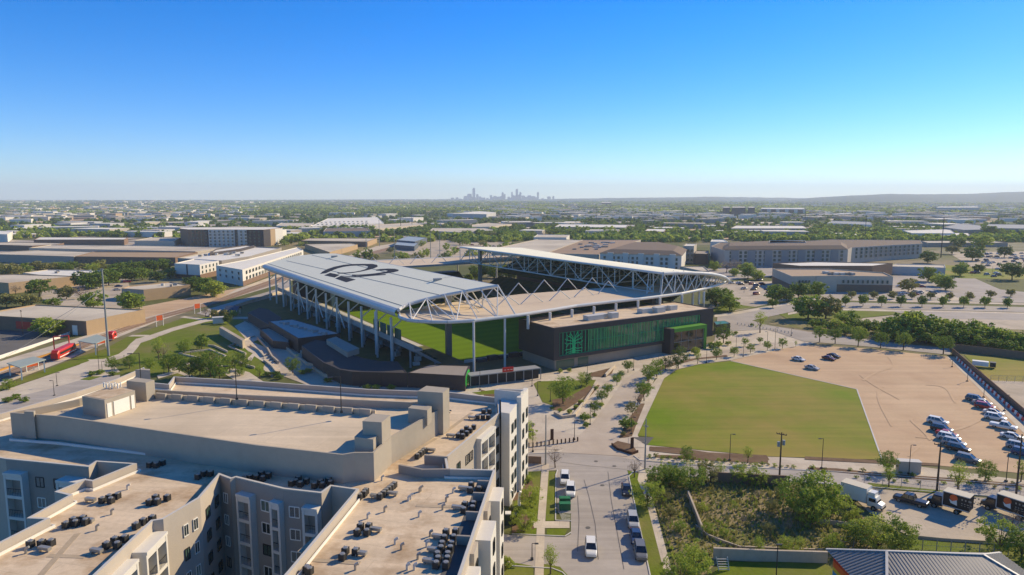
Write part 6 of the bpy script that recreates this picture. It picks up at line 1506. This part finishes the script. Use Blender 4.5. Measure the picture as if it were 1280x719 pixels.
# mid-distance pavings
for px,m in (([(300,322),(380,300),(480,300),(530,298),(480,312),(430,325),(345,345)],scrub),([(480,310),(530,300),(640,303),(640,318),(560,330)],concrete),([(0,322),(250,325),(262,350),(160,362),(0,350)],mat('yard_mix',(.26,.24,.17),var=.2,scale=.1,stain=(.14,.14,.06),sscale=.03,sth=.5)),([(0,300),(240,303),(300,316),(250,322),(0,325)],asphalt),([(350,286),(540,283),(640,296),(380,300)],mat('yard_mix',(.26,.24,.17))),
   ([(640,290),(880,290),(1000,300),(880,300),(660,300)],mat('yard_mix',(.26,.24,.17))),([(1150,300),(1300,298),(1300,316),(1180,318)],mat('yard_mix',(.26,.24,.17))),([(-60,292),(340,290),(340,283),(-60,284)],mat('yard_mix',(.26,.24,.17))),([(860,337),(1000,330),(970,345),(885,352)],asphalt)):
    o=flat('paved_ground',[P(u,v) for u,v in px],0,m,world=True);o.location.z=.008+.001*random.randrange(5)
# ================= trees =================
O_='round street tree'
row_trees([(1024.5,428),(1044,429.8),(1072.5,433.5),(1100.5,435.5),(1129,438),(1179,443)],7.2,'round','n','%s clipped round tree in the row behind the gravel lot','round trees behind the gravel lot')
row_trees([(1056.7,382.5),(1078.7,382.7),(1102,383),(1126,383.3),(1152.5,383.6),(1178.7,384),(1204.5,384.3),(1231,384.6),(1259,385)],6.0,'round','m','%s round tree in the row along the far side road','round trees along the road')
row_trees([(1064,373.5),(1092,373.7),(1115,374),(1140,374),(1163,374.5),(1187,375),(1212,375),(1238,373),(1263,371)],5.0,'olive','m','%s small tree in the strip beyond the side road','small trees beyond the road')
PL=[(785,466,4.5,'young'),(771,482,4.,'round'),(760,495,4.,'round'),(752.5,504,4.2,'round'),(743,518.5,4.2,'young'),(776,474,3,'bare')]
row_trees(PL,4,'round','n','%s small tree in tree pits along the left of the plaza lane','small trees left of the plaza lane')
for u,v,h,k,l in ((704,505,8.5,'elm','broad green tree on the plaza lawn corner'),(726,486,5.5,'young','light tree above the slanting plaza bed'),(733,482,4.5,'elm','leafy tree behind the light one on the plaza bed'),(805,501,6,'round','dense tree by the lawn path, halfway along the lane'),(797,506,4,'bare','bare tree left of the dense one by the lane'),(790,519,4.2,'olive','sparse brownish tree by the lane, nearer the lamp'),(811,478,6,'elm','left of two trees at the bend of the lawn path'),(821,471,6.2,'elm','right of two trees at the bend of the lawn path'),(832,463,5,'olive','sparse tree at the top of the lawn bend'),(848,461,7.5,'oak','dense dark tree in front of the black portal side'),
   (872,455,4.8,'young','small light tree below the green frame'),(895.7,450,4.8,'round','small round tree just right of the entrance'),(917.6,446,4,'round','small flat topped tree along the lawn path'),(938,442,4,'round','small tree between lamps on the right plaza'),(959,438.5,4,'round','small tree beside the bin on the right plaza'),(978,436,4.4,'round','last small round tree before the road corner'),(931,433,3.6,'round','small tree in a pit on the right plaza'),(950,430,3,'round','low round tree in the middle of the right plaza'),(994.6,433.5,2.5,'young','tiny tree in a planter at the road corner'),(950,416,10,'young','large light green tree on the round bed of the plaza'),(904.5,429,8,'oak','dark tree beside the end of the club building'),
   (793,597,4.8,'bare','bare golden tree at the right corner of the junction'),(694,585,5.2,'bare','bare tree on the left corner of the junction'),(809,633,6,'bush','bright green tree over the walk on the right verge'),(688,718,5,'young','young light tree in the kerb island at the bottom'),(663,633,4.6,'bush','bright tree beside the end building lawn'),(655,665,4.6,'bush','bright tree beside the utility cabinet'),(657,552,6,'bush','bright green tree at the foot of the corner tower'),
   (858.5,577,3.6,'elm','small tree in the verge in front of the lawn, left'),(934.5,579,4.4,'young','thin upright tree in the verge in front of the lawn'),(1108,590,4.8,'elm','young tree at the lower corner of the lawn'),(1231,602,4.8,'elm','young tree in front of the gravel lot on the right'),(1111,609,5.2,'young','thin light tree by the wire fence, left'),(1197,617,7,'young','wide thin light tree behind the black box truck'),(1276,602,5,'young','light tree at the right frame edge by the road')):
    tree(u,v,h,k,'n',l,None,'bare_tree' if k=='bare' else 'tree')
BU=[(822,608,5,'dkbush','large bush at the left end of the roadside thicket'),(842,606,5,'dkbush','second bush of the roadside thicket'),(862,612,6.2,'dkbush','tallest bush of the roadside thicket'),(882,604,5,'olive','olive bush at the right end of the thicket'),(834,602,4.4,'bush','bright bush at the back of the thicket'),(900,600,4,'young','thin light bush beside the timber wall'),(926,604,4.6,'bush','bright bush on the roadside, left of the pair'),(945,606,4.4,'bush','bright bush on the roadside, right of the pair'),(1003,645,9,'dkbush','biggest bush in the overgrown lot, left crown'),(1028,640,9,'bush','biggest bush in the overgrown lot, right crown'),(1015,655,6.5,'bush','lower front of the biggest bush'),
  (866,722,6,'bush','yellow green bush at the bottom edge, left of the lawn'),(850,738,5.5,'bush','yellow green bush cut by the bottom edge'),(948,695,3.6,'young','light shrub in the middle of the lot wall'),(985,693,3.4,'bush','bright shrub by the lot wall'),(1000,690,3.,'young','small light shrub right of the bright one'),(1040,690,3.6,'bush','bright shrub beside the striped roof'),(1095,688,7,'bush','big light bush behind the striped roof, left'),(1118,690,6.6,'dkbush','big bush behind the striped roof, right'),(1070,680,5,'dkbush','bush between the big one and the lorries'),(1138,684,3.6,'young','thin shrub at the corner of the lorry yard'),(1250,690,6.5,'bush','light bush at the lower right, near the fence'),(1278,700,6.5,'dkbush','dark bush at the lower right corner'),(1265,672,5,'bare','pale flowering shrub at the lower right'),(1060,650,4,'bush','shrub in front of the white lorry'),
  (878,640,2.2,'bush','small shrub along the slanting lot wall'),(905,672,2.,'bush','low yellow shrub on the broken kerb'),(886,668,2.4,'bush','low bright shrub by the kerb bend'),(918,640,2.2,'young','light tuft in the middle of the lot'),(965,640,2.6,'olive','brown green tuft left of the biggest bush'),(838,648,2.6,'olive','brown scrub on the left of the lot'),(850,665,2.4,'dkbush','low scrub below the slanting wall'),(829,628,3,'olive','brown scrub near the walk'),(960,668,2.4,'olive','brown scrub at the centre front of the lot'),(928,655,2,'bare','bare brown scrub in the lot centre'),(948,625,2.2,'bare','bare scrub at the back of the lot'),(975,622,2.4,'olive','scrub below the timber wall'),(985,665,2.4,'bare','bare scrub in the shade of the biggest bush')]
for u,v,h,k,l in BU: tree(u,v,h,k,'n',l,None,'shrub_bush',wide=1.1)
SHR=[(731,526,2.4,'dkbush'),(732.5,534,1.5,'dkbush'),(752,508,1.3,'bush'),(743,521,1.2,'bush'),(784,536,3.4,'dkbush'),(779,545,1.2,'olive'),(869,443,3,'bush'),(890,436,3,'dkbush'),(898,434,2.6,'bush'),(910,432,2,'bush'),(712,517,1.4,'bush'),(700,515,1.2,'dkbush'),(745,487,1.3,'dkbush'),(726,505,1.4,'bush'),(720,511,1.3,'bush'),(690,512,1.,'dkbush'),(700,466,1.5,'bush'),(712,465,1.5,'bush'),(646,610,1.5,'bush'),(652,607,1.4,'bush'),(660,603,1.6,'bush'),(655,596,1.5,'dkbush'),(662,660,1.2,'dkbush'),(634,709,1.8,'bush'),(640,640,1.2,'olive'),(868,700,2,'bush'),(800,490,1.4,'dkbush'),(810,484,1.4,'olive'),(915,441,1,'dkbush'),(940,408,1.6,'dkbush'),(920,418,1.6,'bush')]
for u,v,h,k in SHR: tree(u,v,h,k,'m','low planted shrub in the plaza and garden beds','low shrubs in beds','shrub',wide=1.2)
for i in range(60):
    t=i/60;u=812+t*470;v=572.2+t*32+random.uniform(-.6,.6)*2
    if u<1000 or random.random()<.7: tree(u,v+ (14 if u>1000 and i%2 else 0)*.6,random.uniform(.5,1.0),['dkbush','olive','bush'][i%3],'f','small tuft of planting in the mulch strip along the road','tufts in the mulch strip','shrub',wide=1.4)
LT=[(49,371,9,'oak','big dark round oak in front of the tan warehouse'),(83,374,7,'olive','umbrella shaped tree right of the big oak'),(100.6,374,6.5,'bare','bare tree in the yard left of the steel pole'),(67,384,5,'dkbush','low bushy tree behind the warehouse roof'),(117,386,8,'elm','leafy tree left of the steel pole behind the roof'),(163,389,9,'elm','leafy tree right of the steel pole behind the roof'),(104,360,9,'oak','left tree of the dark yard row'),(118,361,10,'oak','second tree of the dark yard row'),(136,357,10,'elm','bright tree of the dark yard row'),(148,353,8,'oak','right tree of the dark yard row'),(58,420,7.5,'bush','bright yellow green tree against the dark warehouse wall'),(8,384,7,'olive','olive scrub tree at the left edge'),(28,384,7,'olive','grey olive tree beside the tan wall'),(20,368,5,'bare','bare tree against the tan wall'),
 (14,348,10,'olive','big olive tree at the upper left edge'),(50,342,9,'olive','grey green tree before the dark warehouse'),(75,340,7,'elm','green tree before the dark warehouse, left of centre'),(92,339,7,'oak','dark tree before the dark warehouse, centre'),(125,339,8,'olive','yellowish tree before the dark warehouse'),(107,339,6,'olive','low tree before the dark warehouse'),(155,345,9,'oak','large tree left of the townhouses, first'),(172,343,9,'oak','large tree left of the townhouses, second'),(188,342,9,'oak','large tree left of the townhouses, third'),(204,340,9,'elm','large tree left of the townhouses, fourth'),(197,353,7,'oak','dark tree in front of the townhouse trees'),(178,350,8,'elm','bright tree in front of the townhouse trees'),(245,364,8,'elm','left round tree in front of the white townhouses'),(258,369,9,'elm','middle round tree in front of the white townhouses'),(268,371,9,'bush','right bright tree in front of the white townhouses'),(238,359,6,'oak','dark tree between the shop and the townhouses')]
LT+=[(30,344,8,'elm','bright tree at the left among the grey ones before the warehouse'),(63,341,7.5,'olive','olive tree between warehouse and white roof, left'),(84,341,7,'elm','small green tree before the warehouse, mid row'),(117,341,7,'bush','bright yellow green tree before the warehouse, right of centre'),(133,343,7,'olive','grey tree before the warehouse, right'),(143,346,8,'elm','tree at the right end of the warehouse row'),(126,359,9,'oak','dark tree inside the yard row'),(112,362,8,'elm','front tree of the yard row'),(165,352,8,'oak','dark tree left of the shop, rear'),(213,348,6,'oak','small dark tree by the townhouse corner'),(40,383,6,'olive','olive scrub behind the low tan wall'),(1,346,9,'olive','grey tree cut by the left frame edge'),(220,345,6,'elm','tree tucked beside the dark townhouse wall')]
for u,v,h,k,l in LT: tree(u,v,h*1.15,k,'m',l,None,'tree',wide=1.4)
PK=[(198.6,451,9,'young','tall thin tree on the park lawn'),(205,449,6,'bare','bare tree beside the tall thin one'),(230.6,443,6,'elm','tree in the canopy shadow, left'),(252,437,6,'elm','tree in the canopy shadow, right'),(211,466,7,'elm','park tree behind the deck, left'),(224,466,7,'elm','park tree behind the deck, second'),(237,472,7,'oak','dark park tree behind the deck, third'),(250,470,7.5,'elm','park tree behind the deck, fourth'),(263,471,9.5,'elm','tallest park tree behind the deck'),(275,474,8,'elm','park tree right of the tallest'),(287,466,6.5,'elm','small tree by the low zigzag wall'),(302,463,6,'oak','small dark tree near the zigzag walk'),(325,474,5,'young','young tree inside the zigzag walk'),(366,467,6,'oak','dark tree at the foot of the annex'),(285,405,4.5,'oak','small dark conical tree at the top of the park'),(140,463,5,'elm','left small tree beside the deck corner'),(162,461,5,'elm','second small tree beside the deck corner'),(187,464,5,'elm','third small tree beside the deck corner'),(280,398,4.5,'olive','olive shrub by the track, right'),(268,398,4.5,'olive','olive shrub by the track, middle'),(257,396,5,'bare','bare tree by the orange track sign'),(292,397,4,'dkbush','green shrub by the picnic shelter'),(12,487,4,'bush','bright shrub at the left edge below the station'),(300,470,4,'dkbush','low bush inside the terraced park'),(415,472,3,'dkbush','low bush at the foot of the ramps')]
for u,v,h,k,l in PK: tree(u,v,h,k,'n' if v>440 else 'm',l,None,'tree')
for u,v in ((335,470),(345,470),(350,474),(378,468),(385,466),(410,478),(460,487),(470,487),(489,487),(20,499),(30,503),(10,503),(160,475),(125,468),(115,470),(140,470)): tree(u,v,1.8,'dkbush','m','low dark shrub planted at the foot of the stadium annex or station plaza','low shrubs behind the deck','shrub',wide=1.5)
RT=[(1010,399,10.5,'elm','tall ragged tree on the corner lawn, left'),(1032,399,10.5,'olive','tall thin trunked tree on the corner lawn, right'),(1022,398,5,'bare','bare tree between the two tall ones'),(969,377,8.5,'elm','bright broad tree left of the beige hall'),(998,374,8.5,'oak','dark broad tree in front of the beige hall'),(983,378,6.5,'oak','lower dark tree between the broad ones'),(966,385,4.2,'round','small round tree on the road verge'),(1021,371,8,'elm','tree in front of the middle of the beige hall'),(918,345,5.5,'bush','round bright tree in the car park behind the stadium'),(935,348,8,'elm','dark round tree in the car park'),(946,350,7,'bush','bright tree right of the dark round one'),(932,341,8,'bush','bright tree behind the dark round one'),(893,338,7,'bush','bright green tree beside the low shop'),(908,341,9,'bare','wide bare purple brown tree in the car park'),(921,340,9,'bare','second wide bare tree in the car park'),(1182,363,8,'elm','yellowish broad tree in the right hand car park'),(1200,345,9,'elm','tree in front of the pale blue wing'),(1135,365,8,'olive','broad tree right of the beige hall'),(1175,358,8,'bush','row of bright trees by the concrete wall, right'),(1160,352,9,'elm','row of bright trees by the concrete wall, left'),(1265,350,11,'oak','large dark tree at the right edge before the car park'),(1255,322,10,'oak','dark tree above the right car park'),(1215,326,12,'oak','wide oak left of the right car park'),(1160,329,10,'oak','dark round tree at the end of the grey apartments'),(1227,311,15,'bush','tall yellow tree beyond the right car park'),(1237,297,16,'oak','single dark oak among the grey warehouses'),(1096,325,7,'bush','bright tree before the grey apartments'),(1198,310,11,'oak','broad dark tree right of the power mast'),(1190,318,9,'olive','trees beside the power mast'),(1223,341,6,'oak','small dark tree by the grey sign'),(912,389,8,'elm','tree under the tip of the west canopy, left'),(895,384,9,'oak','dark tree under the tip of the west canopy'),(903,380,8,'elm','tree behind the tip of the west canopy')]
for u,v,h,k,l in RT: tree(u,v,h*1.12,k,'m',l,None,'bare_tree' if k=='bare' else 'tree',wide=1.35)
for i,(u,v,h,k) in enumerate([(1118,424,10,'oak'),(1130,423,12,'oak'),(1142,424,13,'oak'),(1152,425,12,'elm'),(1125,428,8,'oak'),(1163,420,9,'elm'),(1172,424,10,'oak'),(1183,426,9.5,'oak'),(1195,428,10,'oak'),(1207,429,10,'oak'),(1219,430,9,'elm'),(1158,430,8,'oak'),(1188,432,8,'oak'),(1212,434,7.5,'oak'),(1239,432,8.5,'bush'),(1251,434,8,'elm'),(1263,437,8,'bush'),(1275,438,8,'elm'),(1245,440,6,'dkbush'),(1268,443,5.5,'dkbush'),(1285,442,7,'dkbush'),(1058,408,8,'elm'),(1045,414,6,'elm'),(1070,414,6,'dkbush'),(1083,415,6,'dkbush'),(1096,417,6,'elm'),(1108,420,6,'dkbush'),(1032,412,5,'dkbush'),(1019,410,4.5,'dkbush'),(1057,419,5,'dkbush'),(1075,421,5,'bush'),(1175,432,6,'dkbush'),(1228,424,8,'oak')]):
    tree(u,v,h,['dkbush','dkbush','bush','dkbush'][i%4] if k in('oak','elm') else k,'m','tree in the dense dark belt between the gravel lot and the concrete slab','tree belt behind the gravel lot','tree',wide=1.3)
# scattered trees, counted ones
def scatter(px,n,hs,kinds,label,group,q='f',seed=1,wide=1.15):
    rr=random.Random(seed);us=[p[0] for p in px];vs=[p[1] for p in px];k=0;tries=0
    while k<n and tries<n*40:
        tries+=1;u=rr.uniform(min(us),max(us));v=rr.uniform(min(vs),max(vs))
        if not inpoly(u,v,px): continue
        x,y=P(u,v)
        if any(inpoly(x,y,f) for f in FOOT): continue
        tree_at(x,y,rr.uniform(*hs),rr.choice(kinds),q,label,group,'tree',wide=wide);k+=1
scatter([(480,312),(560,300),(640,300),(640,312),(575,330),(520,330),(440,325),(480,318)],38,(6,11),['oak','elm','bush','olive'],'tree in the loose wood between the railway and the south canopy','trees beyond the south canopy',seed=3)
scatter([(340,300),(395,298),(385,312),(345,308)],16,(6,10),['oak','elm','bush'],'tree behind the white townhouses and the warehouse','trees behind the townhouses',seed=4)
scatter([(640,296),(1060,292),(1060,287),(640,287)],75,(9,14),['oak','elm','bush','oak'],'tree in the green band behind the brown roofed apartments','trees behind the apartments',seed=5,wide=1.3)
scatter([(1000,300),(1160,300),(1160,291),(1000,288)],16,(9,13),['oak','elm'],'tree behind the long grey apartment block','trees behind the grey block',seed=6,wide=1.3)
scatter([(350,292),(640,298),(640,288),(350,288)],36,(8,12),['oak','elm','olive'],'tree among the warehouses in the centre left','trees among the central warehouses',seed=7,wide=1.2)
for i in range(12): tree(585+i*5+random.uniform(-2,2),352+random.uniform(-9,3),random.uniform(7,10),['bush','elm','oak'][i%3],'m','tree seen through the open far end of the stadium','trees beyond the far end of the stadium')
# ---------- far woods: beyond counting ----------
def woods(name,n,v0,v1,us=(-40,1320),seed=1,rs=(3.,6.),m='mid',nq=16,dens=None,grow=0.0035,vp=1.):
    r=np.random.default_rng(seed);Vs=[];k=0;tr_=0
    while k<n and tr_<n*6:
        tr_+=1;u=r.uniform(*us);v=v0+(v1-v0)*r.random()**vp;x,y=P(u,v);D=y
        if dens is not None and r.random()>dens(u,v,x,y): continue
        if any(inpoly(x,y,f) for f in FOOT): continue
        rad=r.uniform(*rs)+D*grow*.5;hh=min(6+D*.0012,14)*r.uniform(.7,1.2);c=np.array([x,y,0])
        d=r.normal(size=(nq,3));d/=np.linalg.norm(d,axis=1)[:,None];d[:,2]=np.abs(d[:,2])
        p=c+d*np.array([rad,rad,hh])*(.7+.35*r.random(nq))[:,None]
        nor=d+.6*r.normal(size=(nq,3));nor/=np.linalg.norm(nor,axis=1)[:,None]
        t=np.cross(nor,r.normal(size=(nq,3)));t/=np.linalg.norm(t,axis=1)[:,None];b=np.cross(nor,t);L=(rad*.55*(.6+.8*r.random(nq)))[:,None]
        L=np.minimum(L,hh*.55)
        q=np.stack([p-t*L,p-b*L*.75,p+t*L,p+b*L*.75],1).reshape(-1,3);q[:,2]=np.maximum(q[:,2],.5);Vs.append(q);k+=1
    V=np.concatenate(Vs);me=cloud_mesh(name,V,G[m]);o=bpy.data.objects.new(name,me);COL.objects.link(o);tag(o,None,None,None,'stuff');return o
def patch(s,th,seed):
    rr=np.random.default_rng(seed);off=rr.uniform(0,100,2)
    from mathutils import noise as nz
    def f(u,v,x,y): return 1. if nz.noise(Vector((x*s+off[0],y*s*.35+off[1],0)))>th else .06
    return f
w1=woods('far_woods',6500,268,256.5,seed=11,m='light',dens=patch(.004,-.22,1))
w2=woods('far_woods',5000,270,256,seed=12,m='dark',dens=patch(.004,-.05,2))
w3=woods('far_woods',5000,257.5,250.9,seed=13,m='mid',rs=(6,11),grow=.0035,dens=patch(.0012,-.15,3))
w6=woods('far_woods',2500,257.5,250.9,seed=16,m='dark',rs=(6,11),grow=.0035,dens=patch(.0012,-.1,6))
w7=woods('suburb_trees',750,303,289,us=(560,1320),seed=17,m='mid',nq=40,rs=(3,5),grow=.002)
w8=woods('suburb_trees',420,303,288,us=(-40,1320),seed=18,m='light',nq=40,rs=(3,5),grow=.002,dens=patch(.01,.0,8))
w4=woods('suburb_trees',1600,297,264,seed=14,m='mid',nq=34,rs=(3,5),grow=.002,dens=patch(.008,-.1,4))
w5=woods('suburb_trees',1300,297,264,seed=15,m='dark',nq=34,rs=(3,5),grow=.002,dens=patch(.008,-.1,5))
for o,l in ((w1,'mid green treetops of the distant woods'),(w2,'dark treetops of the distant woods'),(w3,'hazy woods near the horizon'),(w6,'dark hazy woods near the horizon'),(w7,'trees filling the band behind the long apartments'),(w8,'bright green trees scattered among the suburbs'),(w4,'light trees scattered through the far suburbs'),(w5,'dark trees scattered through the far suburbs')): tag(o,l,'trees')
# grass tufts in the vacant lot
r=np.random.default_rng(5);Vs=[]
lot=[P(u,v) for u,v in ((812,596),(1000,606),(1062,612),(1080,650),(1105,678),(1030,698),(905,695),(850,740),(846,719),(818,630))];xs=[p[0] for p in lot];ys=[p[1] for p in lot];k=0
while k<4200:
    x=r.uniform(min(xs),max(xs));y=r.uniform(min(ys),max(ys))
    if not inpoly(x,y,lot): continue
    k+=1;h=r.uniform(.25,.9);w_=r.uniform(.12,.3);a=r.uniform(0,6.28);dx,dy=math.cos(a)*w_,math.sin(a)*w_;tx,ty=r.normal()*.25,r.normal()*.25
    Vs.append([[x-dx,y-dy,.03],[x+dx,y+dy,.03],[x+dx*.3+tx,y+dy*.3+ty,h],[x-dx*.3+tx,y-dy*.3+ty,h]])
V=np.array(Vs);n=len(V)
for nm,sl_2,m in (('dry_weeds',slice(0,int(n*.85)),'olive'),('green_weeds',slice(int(n*.85),n),'bush_')):
    me=cloud_mesh(nm,V[sl_2].reshape(-1,3),G['olive'] if m=='olive' else G['mid']);o=bpy.data.objects.new(nm,me);COL.objects.link(o);tag(o,'dry brown weeds over the vacant lot' if m=='olive' else 'green weeds over the vacant lot','weeds',None,'stuff')
# ================= far parked cars =================
def lot_cars(px,n,label,group,seed,ang=None):
    rr=random.Random(seed);us=[p[0] for p in px];vs=[p[1] for p in px];k=0;tr_=0;pos=[]
    while k<n and tr_<n*60:
        tr_+=1;u=rr.uniform(min(us),max(us));v=rr.uniform(min(vs),max(vs))
        if not inpoly(u,v,px): continue
        x,y=P(u,v)
        if any((x-a)**2+(y-b)**2<11 for a,b in pos) or any(inpoly(x,y,f) for f in FOOT): continue
        pos.append((x,y));c=rr.choice(['white','silver','black','grey','white','red','blue','silver'])
        dup(car_proto(rr.choice(['sedan','suv']),c,1),(x,y,.06),(ang if ang is not None else rr.choice([.3,1.87]))+rr.uniform(-.05,.05),None,label,'car',group);k+=1
for l,px,n,a in (('car in the crowded far car park at the right edge',[(1205,318),(1280,317),(1290,330),(1235,334)],46,.2),('car parked behind the tip of the west canopy',[(908,354),(960,350),(962,368),(915,372)],14,.5),('car parked beside the beige hall',[(1120,356),(1160,358),(1175,368),(1125,370)],9,.1),('car in the small lot below the far car park',[(1180,333),(1250,337),(1260,347),(1215,346)],9,.3),('car among the warehouse yards on the left',[(100,356),(160,350),(170,362),(120,366)],5,.6),('car in the yards behind the far apartments',[(560,300),(640,303),(630,312),(570,312)],8,.2)):
    lot_cars(px,n,l,l.replace('car ','cars ',1),len(l),a)
# ================= haze =================
mb=MB();mb.prism([(-16500,-400),(16500,-400),(16500,15200),(-16500,15200)],-8,320,0,bottom=True)
hz=bpy.data.materials.new('haze');hz.use_nodes=True;hn=hz.node_tree;hn.nodes.remove(hn.nodes['Principled BSDF']);pv=hn.nodes.new('ShaderNodeVolumePrincipled');pv.inputs['Density'].default_value=HAZE;pv.inputs['Color'].default_value=(*HAZEC,1);pv.inputs['Anisotropy'].default_value=.1
hn.links.new(pv.outputs[0],hn.nodes['Material Output'].inputs['Volume'])
if HAZE>0: o=mb.build('haze',hz);o['kind']='stuff'
# ---------- tidy: prototypes go ----------
def kill(o):
    for c in list(o.children): kill(c)
    bpy.data.objects.remove(o)
for p in PROTOS: kill(p)
